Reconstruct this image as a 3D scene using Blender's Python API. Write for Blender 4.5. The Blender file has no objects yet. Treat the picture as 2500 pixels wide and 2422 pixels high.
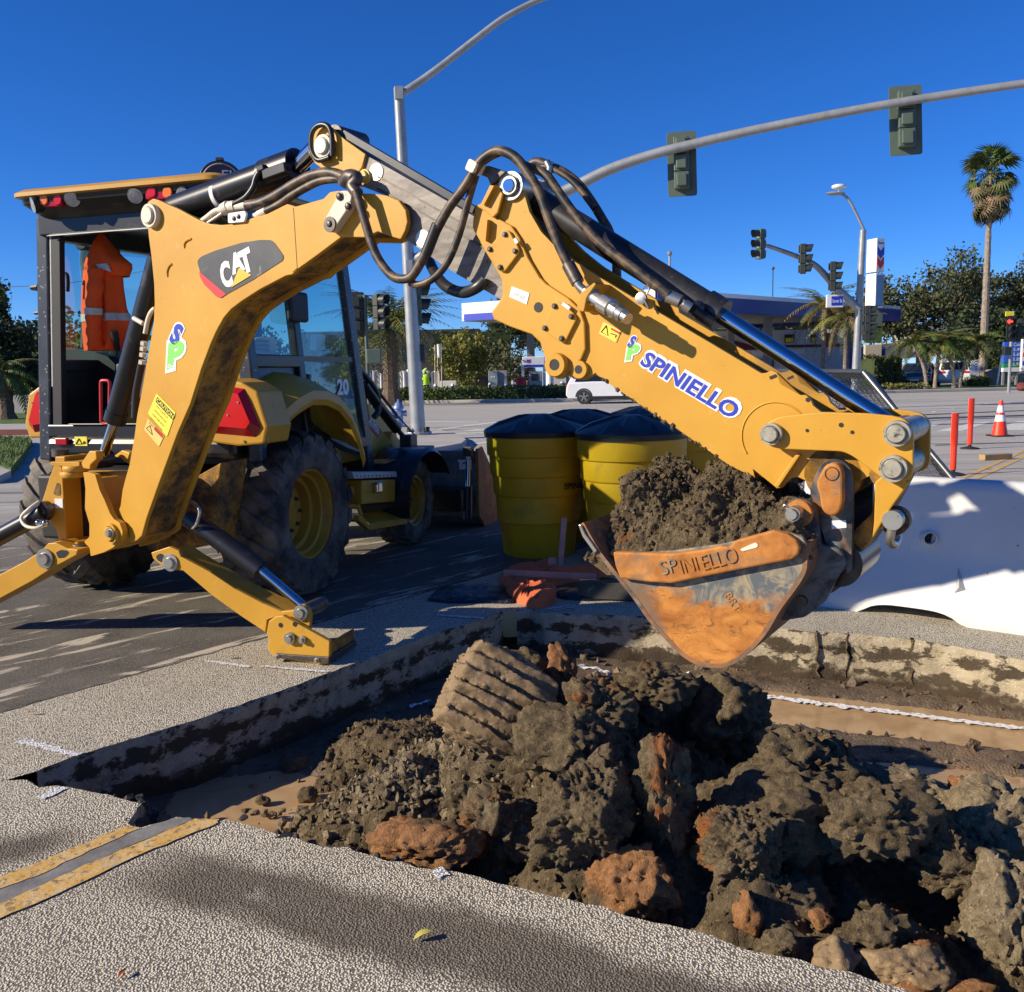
import bpy, bmesh, math, random
import numpy as np
from mathutils import Vector as V, Matrix, noise as MN
from mathutils.geometry import tessellate_polygon
from math import sin, cos, tan, atan, atan2, radians, pi, sqrt, hypot

scene = bpy.context.scene
COL = scene.collection
random.seed(7)

# ------------------------------------------------------------------ camera
FPX, PITCH, ROLL = 2300.0, atan(306 / 2300.0), 0.020
CAMP = V((0, 0, 1.6))
_F = V((0, cos(PITCH), -sin(PITCH)))
_U0 = V((0, sin(PITCH), cos(PITCH)))
_R = V((1, 0, 0)) * cos(ROLL) - _U0 * sin(ROLL)
_U = _U0 * cos(ROLL) + V((1, 0, 0)) * sin(ROLL)
cam = bpy.data.cameras.new('camera')
camo = bpy.data.objects.new('camera', cam)
COL.objects.link(camo)
camo.matrix_world = Matrix(((_R.x, _U.x, -_F.x, CAMP.x), (_R.y, _U.y, -_F.y, CAMP.y), (_R.z, _U.z, -_F.z, CAMP.z), (0, 0, 0, 1)))
cam.sensor_width = 36
cam.sensor_fit = 'HORIZONTAL'
cam.lens = 36 * FPX / 2500
cam.clip_start = 0.05
cam.clip_end = 3000
scene.camera = camo

# ------------------------------------------------------------------ light
SUN_EL = radians(26.0)
SUN_H = V((0.968, 0.25, 0)).normalized()          # horizontal travel direction of the light
SUN_D = V((SUN_H.x * cos(SUN_EL), SUN_H.y * cos(SUN_EL), -sin(SUN_EL)))
world = bpy.data.worlds.new('World')
scene.world = world
world.use_nodes = True
wn = world.node_tree
for n in list(wn.nodes):
    wn.nodes.remove(n)
wo = wn.nodes.new('ShaderNodeOutputWorld')
wb = wn.nodes.new('ShaderNodeBackground')
ws = wn.nodes.new('ShaderNodeTexSky')
ws.sky_type = 'NISHITA'
ws.sun_disc = False
ws.sun_elevation = SUN_EL
ws.sun_rotation = atan2(-SUN_H.x, -SUN_H.y)
ws.altitude = 500
ws.air_density = 0.75
ws.dust_density = 0.0
ws.ozone_density = 10.0
wh = wn.nodes.new('ShaderNodeHueSaturation')
wh.inputs['Saturation'].default_value = 1.10
wh.inputs['Hue'].default_value = 0.508
wh.inputs['Value'].default_value = 1.0
wb.inputs['Strength'].default_value = 0.11
wn.links.new(ws.outputs[0], wh.inputs['Color'])
wn.links.new(wh.outputs[0], wb.inputs['Color'])
wn.links.new(wb.outputs[0], wo.inputs[0])
sl = bpy.data.lights.new('sun', 'SUN')
sl.energy = 5.0
sl.angle = radians(0.5)
sl.color = (1.0, 0.885, 0.70)
so = bpy.data.objects.new('sun', sl)
COL.objects.link(so)
so.rotation_euler = SUN_D.to_track_quat('-Z', 'Y').to_euler()
vs = scene.view_settings
vs.view_transform = 'Standard'
vs.look = 'None'
vs.exposure = 0.45
vs.gamma = 1.0
vs.use_curve_mapping = False
scene.cycles.max_bounces = 6
scene.cycles.transparent_max_bounces = 12
scene.cycles.use_denoising = True

# ------------------------------------------------------------------ pixel -> place
CR = {0: (0, 0, 1), 1: (0, 380, 500 / 1531), 2: (0, 900, 500 / 1582), 3: (350, 280, 600 / 1899), 4: (850, 330, 600 / 1899),
      5: (1350, 580, 600 / 1899), 6: (1800, 900, 600 / 1899), 7: (1380, 1100, 800 / 1960), 8: (300, 1000, 600 / 1753),
      9: (480, 850, 800 / 1960), 10: (850, 850, 400 / 1899), 11: (830, 700, 600 / 1960), 12: (1600, 1500, 900 / 1854),
      13: (1050, 1350, 800 / 1960), 14: (0, 1400, 900 / 1960), 15: (800, 1500, 900 / 1960), 16: (0, 1900, 1200 / 1960),
      17: (1800, 500, 700 / 1960), 18: (2100, 900, 400 / 1899), 19: (2080, 780, 420 / 1960), 20: (480, 700, 420 / 1960),
      21: (1150, 950, 700 / 1960), 22: (1350, 150, 1150 / 1960), 23: (930, 0, 500 / 1960), 24: (2080, 1150, 420 / 1697),
      25: (1330, 340, 500 / 1960), 26: (1640, 780, 500 / 1960), 27: (0, 650, 150 / 712), 28: (0, 420, 220 / 1393),
      29: (2380, 740, 120 / 950), 30: (0, 880, 200 / 863), 31: (1120, 700, 380 / 1960)}


def px(c, x, y):
    a = CR[c]
    return a[0] + x * a[2], a[1] + y * a[2]


def ray(u, v):
    return _F + _R * ((u - 1250) / FPX) - _U * ((v - 1211) / FPX)


def hit(u, v, p, n):
    d = ray(u, v)
    return CAMP + d * ((p - CAMP).dot(n) / d.dot(n))


def G(u, v, z=0.0):
    return hit(u, v, V((0, 0, z)), V((0, 0, 1)))


def DY(u, v, y):
    return hit(u, v, V((0, y, 0)), V((0, 1, 0)))


X, Y, Z = V((1, 0, 0)), V((0, 1, 0)), V((0, 0, 1))


# ------------------------------------------------------------------ mesh tools
class MB:
    def __init__(s):
        s.v, s.f, s.m, s.cur = [], [], [], 0

    def face(s, pts):
        b = len(s.v)
        s.v += [V(p) for p in pts]
        s.f.append(list(range(b, b + len(pts))))
        s.m.append(s.cur)

    def prism(s, pts, vec, cap=True):
        pts = [V(p) for p in pts]
        vec = V(vec)
        n, b = len(pts), len(s.v)
        s.v += pts + [p + vec for p in pts]
        fs = [[b + i, b + (i + 1) % n, b + n + (i + 1) % n, b + n + i] for i in range(n)]
        if cap:
            fs += [list(range(b + n - 1, b - 1, -1)), list(range(b + n, b + 2 * n))]
        s.f += fs
        s.m += [s.cur] * len(fs)

    def loft(s, rings, closed=True, cap=True):
        b, n = len(s.v), len(rings[0])
        for r in rings:
            s.v += [V(p) for p in r]
        for k in range(len(rings) - 1):
            for i in range(n if closed else n - 1):
                j = (i + 1) % n
                s.f.append([b + k * n + i, b + k * n + j, b + (k + 1) * n + j, b + (k + 1) * n + i])
                s.m.append(s.cur)
        if cap and closed:
            s.f += [list(range(b + n - 1, b - 1, -1)), list(range(b + (len(rings) - 1) * n, b + len(rings) * n))]
            s.m += [s.cur] * 2

    def box(s, c, sx, sy, sz, ax=X, ay=Y, az=Z):
        c = V(c)
        p = [c + ax * (i * sx / 2) + ay * (j * sy / 2) - az * (sz / 2) for i, j in ((-1, -1), (1, -1), (1, 1), (-1, 1))]
        s.prism(p, az * sz)

    def bar(s, a, b, w, h, up=Z):
        a, b = V(a), V(b)
        d = (b - a).normalized()
        sd = d.cross(up).normalized()
        u = sd.cross(d).normalized()
        s.prism([a + sd * (i * w / 2) + u * (j * h / 2) for i, j in ((-1, -1), (1, -1), (1, 1), (-1, 1))], b - a)

    def tube(s, path, r, n=10, cap=True):
        path = [V(p) for p in path]
        m = len(path)
        rr = r if isinstance(r, (list, tuple)) else [r] * m
        t0 = (path[1] - path[0]).normalized()
        ref = t0.orthogonal().normalized()
        rings = []
        for i, p in enumerate(path):
            t = (path[min(i + 1, m - 1)] - path[max(i - 1, 0)])
            t = t.normalized() if t.length > 1e-9 else t0
            ref = (ref - t * ref.dot(t)).normalized()
            bi = t.cross(ref)
            rings.append([p + ref * (cos(2 * pi * k / n) * rr[i]) + bi * (sin(2 * pi * k / n) * rr[i]) for k in range(n)])
        s.loft(rings, True, cap)

    def cyl(s, a, b, r, n=24, r2=None):
        s.tube([a, b], [r, r if r2 is None else r2], n)

    def lathe(s, c, axis, prof, n=32, cap=True, ref=None):
        c, axis = V(c), V(axis).normalized()
        e1 = (V(ref) if ref is not None else axis.orthogonal()).normalized()
        e2 = axis.cross(e1)
        s.loft([[c + axis * a + (e1 * cos(2 * pi * k / n) + e2 * sin(2 * pi * k / n)) * r for k in range(n)] for r, a in prof], True, cap)

    def ball(s, c, rx, ry=None, rz=None, n=10, m=6):
        ry, rz = ry or rx, rz or rx
        c = V(c)
        s.loft([[c + V((rx * sin(t) * cos(2 * pi * k / n), ry * sin(t) * sin(2 * pi * k / n), rz * cos(t))) for k in range(n)]
                for t in [0.02 + (pi - 0.04) * i / m for i in range(m + 1)]])

    def build(s, name, mats, parent=None, bevel=0.0, smooth=None, fix=True, **tags):
        base = V((0, 0, 0))
        q = parent
        while q is not None:
            base += q.location
            q = q.parent
        me = bpy.data.meshes.new(name)
        me.from_pydata([tuple(v - base) for v in s.v], [], s.f)
        for m in (mats if isinstance(mats, (list, tuple)) else [mats]):
            me.materials.append(m)
        if any(s.m):
            me.polygons.foreach_set('material_index', s.m)
        if fix:
            bm = bmesh.new()
            bm.from_mesh(me)
            bmesh.ops.recalc_face_normals(bm, faces=bm.faces)
            bm.to_mesh(me)
            bm.free()
        if smooth:
            me.polygons.foreach_set('use_smooth', [True] * len(me.polygons))
            me.set_sharp_from_angle(angle=radians(smooth))
        me.update()
        o = bpy.data.objects.new(name, me)
        COL.objects.link(o)
        o.parent = parent
        if bevel:
            b = o.modifiers.new('b', 'BEVEL')
            b.width = bevel
            b.segments = 2
            b.limit_method = 'ANGLE'
            b.angle_limit = radians(35)
        for k, t in tags.items():
            o[k] = t
        return o


def thing(name, loc, label, cat, group=None):
    o = bpy.data.objects.new(name, None)
    o.empty_display_size = 0.1
    o.location = loc
    COL.objects.link(o)
    o['label'] = label
    o['category'] = cat
    if group:
        o['group'] = group
    return o


def sub(name, parent):
    o = bpy.data.objects.new(name, None)
    o.empty_display_size = 0.1
    COL.objects.link(o)
    o.parent = parent
    return o


def copy_tree(o, parent=None):
    c = o.copy()
    COL.objects.link(c)
    c.parent = parent
    for ch in list(o.children):
        copy_tree(ch, c)
    return c


def smoothpath(pts, k=6):
    pts = [V(p) for p in pts]
    out = []
    for i in range(len(pts) - 1):
        p0, p1, p2, p3 = pts[max(i - 1, 0)], pts[i], pts[i + 1], pts[min(i + 2, len(pts) - 1)]
        for j in range(k):
            t = j / k
            out.append(0.5 * ((2 * p1) + (p2 - p0) * t + (2 * p0 - 5 * p1 + 4 * p2 - p3) * t * t + (3 * p1 - p0 - 3 * p2 + p3) * t ** 3))
    out.append(pts[-1])
    return out


def rounded(pts, r, seg=3):
    """round the corners of a polygon of vectors"""
    pts = [V(p) for p in pts]
    out, n = [], len(pts)
    for i in range(n):
        a, b, c = pts[i - 1], pts[i], pts[(i + 1) % n]
        d1, d2 = (a - b), (c - b)
        k = min(r, d1.length * 0.45, d2.length * 0.45)
        if k < 1e-5 or d1.angle(d2, 0) > radians(172):
            out.append(b)
            continue
        p, q = b + d1.normalized() * k, b + d2.normalized() * k
        for j in range(seg + 1):
            t = j / seg
            out.append(p.lerp(b, t).lerp(b.lerp(q, t), t))
    return out


def inset2(pts, d):
    """offset a 2-D polygon inwards (d > 0)"""
    n = len(pts)
    area = sum(pts[i][0] * pts[(i + 1) % n][1] - pts[(i + 1) % n][0] * pts[i][1] for i in range(n))
    sg = 1 if area > 0 else -1
    out = []
    for i in range(n):
        a, b, c = pts[i - 1], pts[i], pts[(i + 1) % n]
        e1 = V((b[0] - a[0], b[1] - a[1])).normalized()
        e2 = V((c[0] - b[0], c[1] - b[1])).normalized()
        n1, n2 = V((-e1.y, e1.x)) * sg, V((-e2.y, e2.x)) * sg
        m = n1 + n2
        m = m / max(0.5, m.length_squared / 2 if m.length_squared > 0.5 else 0.5)
        out.append((b[0] + m.x * d, b[1] + m.y * d))
    return out


# ------------------------------------------------------------------ materials
class NT:
    def __init__(s, name):
        s.mat = bpy.data.materials.new(name)
        s.mat.use_nodes = True
        s.t = s.mat.node_tree
        s.b = s.t.nodes['Principled BSDF']
        s.geo = s.t.nodes.new('ShaderNodeNewGeometry')
        s.pos = s.geo.outputs['Position']

    def n(s, kind, **kw):
        o = s.t.nodes.new('ShaderNode' + kind)
        for k, v in kw.items():
            setattr(o, k, v)
        return o

    def l(s, a, b):
        s.t.links.new(a, b)

    def noise(s, scale, detail=4, rough=0.55, dist=0.0, vec=None):
        o = s.n('TexNoise')
        o.inputs['Scale'].default_value = scale
        o.inputs['Detail'].default_value = detail
        o.inputs['Roughness'].default_value = rough
        o.inputs['Distortion'].default_value = dist
        s.l(vec or s.pos, o.inputs['Vector'])
        return o.outputs['Fac']

    def voro(s, scale, feature='F1', out='Distance', rand=1.0, vec=None):
        o = s.n('TexVoronoi', feature=feature)
        o.inputs['Scale'].default_value = scale
        o.inputs['Randomness'].default_value = rand
        s.l(vec or s.pos, o.inputs['Vector'])
        return o.outputs[out]

    def ramp(s, fac, lo, hi, c0=(0, 0, 0), c1=(1, 1, 1)):
        o = s.n('ValToRGB')
        e = o.color_ramp.elements
        e[0].position, e[1].position = lo, hi
        e[0].color, e[1].color = (*c0, 1), (*c1, 1)
        s.l(fac, o.inputs[0])
        return o.outputs[0]

    def math(s, op, a, b=None, clamp=False):
        o = s.n('Math', operation=op, use_clamp=clamp)
        for i, q in enumerate((a, b)):
            if q is None:
                continue
            if isinstance(q, (int, float)):
                o.inputs[i].default_value = q
            else:
                s.l(q, o.inputs[i])
        return o.outputs[0]

    def mix(s, fac, a, b, mode='MIX'):
        o = s.n('MixRGB', blend_type=mode)
        for i, q in enumerate((fac, a, b)):
            if isinstance(q, (int, float)):
                o.inputs[i].default_value = q
            elif isinstance(q, tuple):
                o.inputs[i].default_value = (*q[:3], 1)
            else:
                s.l(q, o.inputs[i])
        return o.outputs[0]

    def scaled(s, sx, sy, sz, rotz=0.0, loc=(0, 0, 0)):
        o = s.n('Mapping')
        o.inputs['Scale'].default_value = (sx, sy, sz)
        o.inputs['Rotation'].default_value = (0, 0, rotz)
        o.inputs['Location'].default_value = loc
        s.l(s.pos, o.inputs['Vector'])
        return o.outputs[0]

    def bump(s, height, strength=0.3, dist=0.01, prev=None):
        o = s.n('Bump')
        o.inputs['Strength'].default_value = strength
        o.inputs['Distance'].default_value = dist
        s.l(height, o.inputs['Height'])
        if prev is not None:
            s.l(prev, o.inputs['Normal'])
        s.l(o.outputs[0], s.b.inputs['Normal'])
        return o.outputs[0]

    def out(s, col=None, rough=None, metal=None, **kw):
        for k, q in (('Base Color', col), ('Roughness', rough), ('Metallic', metal)):
            if q is None:
                continue
            if isinstance(q, (int, float)):
                s.b.inputs[k].default_value = q
            elif isinstance(q, tuple):
                s.b.inputs[k].default_value = (*q[:3], 1)
            else:
                s.l(q, s.b.inputs[k])
        for k, q in kw.items():
            s.b.inputs[k].default_value = q
        return s.mat


def M_basic(name, col, rough=0.6, metal=0.0, var=0.25, scale=3.0, dirt=None, dirt_lo=0.55, dirt_hi=0.75, dirt_scale=5.0, bump=0.0, bscale=80.0, bd=0.003, spec=0.5, coat=0.0):
    t = NT(name)
    dk = tuple(c * (1 - var) for c in col)
    lt = tuple(min(1, c * (1 + var * 0.6)) for c in col)
    c = t.mix(t.ramp(t.noise(scale, 5), 0.3, 0.72), dk, lt)
    if dirt:
        c = t.mix(t.ramp(t.noise(dirt_scale, 7, 0.65, 0.6), dirt_lo, dirt_hi), c, dirt)
    if bump:
        t.bump(t.noise(bscale, 4), bump, bd)
    kw = {'Specular IOR Level': spec}
    if coat:
        kw['Coat Weight'] = coat
    return t.out(c, rough, metal, **kw)


def M_yellow(name, grime=0.63, scr=0.665):
    t = NT(name)
    c = t.mix(t.ramp(t.noise(2.2, 5), 0.3, 0.7), (0.52, 0.255, 0.018), (0.61, 0.325, 0.032))
    # scuffs and faint drips
    sc = t.ramp(t.noise(16, 8, 0.7, 1.6, t.scaled(1, 1, 1.6, 0.3)), scr, scr + 0.05)
    c = t.mix(t.math('MULTIPLY', sc, 0.75), c, (0.19, 0.105, 0.035))
    ch = t.ramp(t.noise(38, 6, 0.7, 0.8), 0.665, 0.69)
    c = t.mix(t.math('MULTIPLY', t.math('MULTIPLY', ch, t.ramp(t.noise(3.1, 5), 0.5, 0.62)), 0.85), c, (0.10, 0.055, 0.025))
    sc2 = t.ramp(t.noise(5.5, 9, 0.75, 2.5), 0.60, 0.66)
    c = t.mix(t.math('MULTIPLY', sc2, 0.22), c, (0.82, 0.55, 0.22))
    d = t.ramp(t.noise(2.6, 8, 0.62, 0.4), grime, grime + 0.17)
    c = t.mix(t.math('MULTIPLY', d, 0.6), c, (0.21, 0.125, 0.05))
    t.bump(t.noise(45, 5), 0.06, 0.004)
    return t.out(c, t.math('ADD', t.math('MULTIPLY', t.noise(9, 4), 0.28), 0.36), 0.0, **{'Specular IOR Level': 0.4})


MT = {}
MT['yellow'] = M_yellow('yellow_paint')
MT['yellow_worn'] = M_yellow('yellow_paint_worn', 0.50, 0.60)
t = NT('yellow_paint_caked')
c = t.mix(t.ramp(t.noise(3, 5), 0.3, 0.7), (0.42, 0.20, 0.02), (0.54, 0.27, 0.03))
c = t.mix(t.ramp(t.noise(5.5, 10, 0.72, 0.15), 0.40, 0.60), c, (0.060, 0.040, 0.022))
c = t.mix(t.math('MULTIPLY', t.ramp(t.noise(24, 8, 0.7), 0.50, 0.62), 0.7), c, (0.035, 0.024, 0.015))
MT['yellow_caked'] = t.out(c, 0.75)
MT['yellow_machine'] = M_basic('yellow_body_panel', (0.56, 0.29, 0.025), 0.42, var=0.14, dirt=(0.26, 0.15, 0.05), dirt_lo=0.58, dirt_hi=0.85)
MT['black'] = M_basic('black_paint', (0.014, 0.014, 0.016), 0.32, var=0.4, dirt=(0.085, 0.075, 0.06), dirt_lo=0.57, dirt_hi=0.8, dirt_scale=9)
MT['black_matte'] = M_basic('black_plastic', (0.012, 0.012, 0.014), 0.6, var=0.3)
t = NT('black_steel_speckled')
c = t.mix(t.ramp(t.noise(7, 5), 0.4, 0.75), (0.014, 0.014, 0.016), (0.05, 0.046, 0.042))
c = t.mix(t.ramp(t.noise(60, 5, 0.7, 1.0, t.scaled(1, 1, 3)), 0.66, 0.70), c, (0.30, 0.28, 0.25))
MT['black_speck'] = t.out(c, 0.34)
t = NT('black_post_spotted')
c = t.mix(t.ramp(t.noise(6, 4), 0.4, 0.7), (0.022, 0.025, 0.033), (0.05, 0.055, 0.068))
c = t.mix(t.ramp(t.voro(26), 0.16, 0.20, (1, 1, 1), (0, 0, 0)), c, (0.24, 0.24, 0.25))
MT['post'] = t.out(c, 0.35)
MT['chrome'] = M_basic('polished_steel', (0.55, 0.57, 0.62), 0.10, 1.0, var=0.06)
MT['steel'] = M_basic('zinc_steel', (0.50, 0.48, 0.42), 0.36, 0.85, var=0.25, dirt=(0.10, 0.08, 0.06), dirt_lo=0.56, dirt_hi=0.7, dirt_scale=22)
MT['bolt'] = M_basic('dark_bolt_steel', (0.12, 0.10, 0.085), 0.45, 0.6, var=0.4, scale=40)
MT['pin'] = M_basic('greasy_pin_steel', (0.42, 0.39, 0.30), 0.42, 0.35, var=0.3, scale=25, dirt=(0.05, 0.04, 0.03), dirt_lo=0.54, dirt_hi=0.66, dirt_scale=40)
MT['white'] = M_basic('white_paint', (0.80, 0.79, 0.75), 0.45, var=0.08)
MT['cream'] = M_basic('cream_bracket', (0.72, 0.66, 0.50), 0.45, var=0.15, dirt=(0.2, 0.15, 0.1), dirt_lo=0.6, dirt_hi=0.8, dirt_scale=20)
t = NT('worn_grey_steel')
c = t.mix(t.ramp(t.noise(5, 7, 0.65, 1.2, t.scaled(0.6, 0.6, 2.6)), 0.3, 0.72), (0.11, 0.095, 0.08), (0.34, 0.30, 0.26))
c = t.mix(t.ramp(t.noise(26, 6, 0.7, 1.5), 0.60, 0.66), c, (0.05, 0.042, 0.035))
t.bump(t.noise(30, 5), 0.15, 0.004)
MT['grey_worn'] = t.out(c, 0.55, 0.15)
t = NT('hose_rubber')
c = t.mix(t.ramp(t.noise(14, 5, 0.6, 0.5), 0.42, 0.66), (0.022, 0.020, 0.018), (0.17, 0.105, 0.055))
MT['hose'] = t.out(c, 0.5)
MT['hose_black'] = M_basic('hose_sleeve', (0.02, 0.02, 0.02), 0.38, var=0.3)
MT['tyre'] = None
t = NT('tyre_rubber')
c = t.mix(t.ramp(t.noise(5, 7, 0.65), 0.38, 0.68), (0.018, 0.017, 0.016), (0.20, 0.165, 0.125))
t.bump(t.noise(40, 5), 0.25, 0.006)
MT['tyre'] = t.out(c, 0.75)
MT['rim'] = M_basic('wheel_rim_yellow', (0.50, 0.265, 0.028), 0.45, var=0.2, dirt=(0.16, 0.10, 0.05), dirt_lo=0.55, dirt_hi=0.8)
MT['red_lens'] = M_basic('red_lens', (0.62, 0.012, 0.012), 0.16, var=0.1)
MT['red_dark'] = M_basic('red_lens_bevel', (0.40, 0.006, 0.02), 0.18, var=0.1)
MT['amber_lens'] = M_basic('amber_lens', (0.85, 0.20, 0.012), 0.16, var=0.1)
MT['lamp_lens'] = M_basic('lamp_lens', (0.42, 0.42, 0.42), 0.1, 0.4, var=0.3, scale=90)
MT['red_paint'] = M_basic('red_paint', (0.52, 0.02, 0.03), 0.4)
MT['jacket'] = M_basic('orange_fabric', (0.95, 0.105, 0.008), 0.85, var=0.16, scale=6, bump=0.5, bscale=22, bd=0.01)
MT['reflect'] = M_basic('reflective_tape', (0.55, 0.54, 0.47), 0.45, var=0.2, scale=30)
MT['decal_dark'] = M_basic('dark_decal', (0.052, 0.052, 0.054), 0.42, var=0.3, scale=12, dirt=(0.17, 0.16, 0.15), dirt_lo=0.62, dirt_hi=0.68, dirt_scale=14)
MT['decal_white'] = M_basic('white_decal', (0.82, 0.82, 0.80), 0.5, var=0.05)
MT['decal_red'] = M_basic('red_decal', (0.60, 0.02, 0.02), 0.45, var=0.05)
MT['decal_yellow'] = M_basic('yellow_decal', (0.85, 0.45, 0.02), 0.45, var=0.06)
MT['decal_lemon'] = M_basic('lemon_decal', (0.85, 0.72, 0.05), 0.5, var=0.06)
MT['decal_cream'] = M_basic('cream_decal', (0.80, 0.55, 0.14), 0.5, var=0.1)
MT['decal_blue'] = M_basic('blue_decal', (0.020, 0.045, 0.46), 0.42, var=0.12)
MT['decal_green'] = M_basic('green_decal', (0.22, 0.66, 0.11), 0.45, var=0.06)
MT['decal_black'] = M_basic('black_decal', (0.02, 0.02, 0.018), 0.5, var=0.1)


def M_glass(name, tint, refl=0.12, opac=0.25):
    t = NT(name)
    tr = t.n('BsdfTransparent')
    tr.inputs[0].default_value = (*tint, 1)
    gl = t.n('BsdfGlossy')
    gl.inputs['Roughness'].default_value = 0.03
    gl.inputs[0].default_value = (0.9, 0.95, 1, 1)
    fr = t.n('Fresnel')
    fr.inputs[0].default_value = 1.5
    m = t.n('MixShader')
    k = t.math('ADD', fr.outputs[0], refl, True)
    t.l(k, m.inputs[0])
    t.l(tr.outputs[0], m.inputs[1])
    t.l(gl.outputs[0], m.inputs[2])
    df = t.n('BsdfDiffuse')
    df.inputs[0].default_value = (0.10, 0.22, 0.25, 1)
    m2 = t.n('MixShader')
    m2.inputs[0].default_value = opac
    t.l(m.outputs[0], m2.inputs[1])
    t.l(df.outputs[0], m2.inputs[2])
    t.l(m2.outputs[0], t.t.nodes['Material Output'].inputs[0])
    return t.mat


MT['glass'] = M_glass('tinted_glass', (0.62, 0.84, 0.80), 0.05, 0.04)


# ------------------------------------------------------------------ lettering
_dg = None


def text(name, body, org, xdir, ydir, w, h, mat, parent, bold=0.0, shear=0.0, depth=0.0012, lift=0.0, space=1.0):
    """lettering as a thin mesh: org is the lower left corner, w x h metres"""
    cu = bpy.data.curves.new(name, 'FONT')
    cu.body = body
    cu.size = 1
    cu.offset = bold
    cu.shear = shear
    cu.space_character = space
    cu.resolution_u = 3
    ob = bpy.data.objects.new(name + '_tmp', cu)
    COL.objects.link(ob)
    dg = bpy.context.evaluated_depsgraph_get()
    me = bpy.data.meshes.new_from_object(ob.evaluated_get(dg))
    bpy.data.objects.remove(ob)
    bpy.data.curves.remove(cu)
    vs_ = [v.co.copy() for v in me.vertices]
    x0, x1 = min(v.x for v in vs_), max(v.x for v in vs_)
    y0, y1 = min(v.y for v in vs_), max(v.y for v in vs_)
    xdir, ydir = V(xdir).normalized(), V(ydir).normalized()
    nn = xdir.cross(ydir)
    b = MB()
    b.v = [V(org) + xdir * ((v.x - x0) / (x1 - x0) * w) + ydir * ((v.y - y0) / (y1 - y0) * h) + nn * (lift + depth) for v in vs_]
    b.f = [list(p.vertices) for p in me.polygons]
    b.m = [0] * len(b.f)
    bpy.data.meshes.remove(me)
    return b.build(name, mat, parent, fix=False)


def sheet(name, pts, mat, parent=None, thick=0.0015, nrm=None, **kw):
    b = MB()
    b.prism(pts, V(nrm) * thick if nrm is not None else V((0, 0, thick)))
    return b.build(name, mat, parent, **kw)
# ================================================================== numpy noise
_rs = np.random.RandomState(11)
_PERM = np.concatenate([_rs.permutation(256)] * 3)
_GR = _rs.normal(size=(256, 3))
_GR /= np.linalg.norm(_GR, axis=1, keepdims=True)


def perlin(P):
    P = np.asarray(P, float)
    I = np.floor(P).astype(int)
    f = P - I
    u = f * f * f * (f * (f * 6 - 15) + 10)
    I &= 255
    out = 0
    for dx in (0, 1):
        wx = u[:, 0] if dx else 1 - u[:, 0]
        for dy in (0, 1):
            wy = u[:, 1] if dy else 1 - u[:, 1]
            for dz in (0, 1):
                wz = u[:, 2] if dz else 1 - u[:, 2]
                h = _PERM[_PERM[_PERM[(I[:, 0] + dx) & 255] + ((I[:, 1] + dy) & 255)] + ((I[:, 2] + dz) & 255)]
                g = _GR[h]
                out = out + wx * wy * wz * (g[:, 0] * (f[:, 0] - dx) + g[:, 1] * (f[:, 1] - dy) + g[:, 2] * (f[:, 2] - dz))
    return out


def fbm(P, s, octv=4, gain=0.5, billow=False):
    P = np.asarray(P, float) * s
    a, tot = 1.0, 0
    for i in range(octv):
        n = perlin(P + 17.3 * i)
        tot = tot + a * (np.abs(n) * 2 - 0.35 if billow else n)
        P = P * 2.03
        a *= gain
    return tot


def A2(*vs):
    return np.array([tuple(v) for v in vs])


# ================================================================== ground materials
def line_coord(t, p, q):
    """signed distance across and position along the ground line p->q, as shader sockets"""
    d = (q - p)
    d.z = 0
    d.normalize()
    n = V((-d.y, d.x, 0))
    res = []
    for ax in (n, d):
        o = t.n('VectorMath', operation='DOT_PRODUCT')
        o.inputs[1].default_value = tuple(ax)
        t.l(t.pos, o.inputs[0])
        res.append(t.math('SUBTRACT', o.outputs['Value'], p.dot(ax)))
    return res


def smoothmask(t, val, lo, hi):
    o = t.n('MapRange', interpolation_type='SMOOTHSTEP')
    o.inputs['From Min'].default_value = lo
    o.inputs['From Max'].default_value = hi
    t.l(val, o.inputs['Value'])
    return o.outputs[0]


t = NT('street_surface')
# coarse chip-seal stones
wv_ = t.n('MixRGB', blend_type='ADD')
wv_.inputs[0].default_value = 0.005
t.l(t.pos, wv_.inputs[1])
nw_ = t.n('TexNoise')
nw_.inputs['Scale'].default_value = 60
t.l(t.pos, nw_.inputs['Vector'])
t.l(nw_.outputs['Color'], wv_.inputs[2])
v1 = t.voro(125, 'F1', vec=wv_.outputs[0])
vc = t.voro(125, 'F1', 'Color', vec=wv_.outputs[0])
stone = t.mix(t.ramp(t.noise(70, 2), 0.3, 0.7), (0.55, 0.49, 0.36), (0.80, 0.73, 0.57))
stone = t.mix(0.42, stone, t.mix(vc, (0.36, 0.32, 0.24), (0.82, 0.75, 0.60)))
gap = t.ramp(v1, 0.46, 0.72)
chip = t.mix(t.math('MULTIPLY', gap, 0.92), stone, (0.105, 0.085, 0.062))
chip = t.mix(t.math('MULTIPLY', t.ramp(t.noise(1.3, 6, 0.6), 0.45, 0.75), 0.35), chip, (0.22, 0.18, 0.13))
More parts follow.
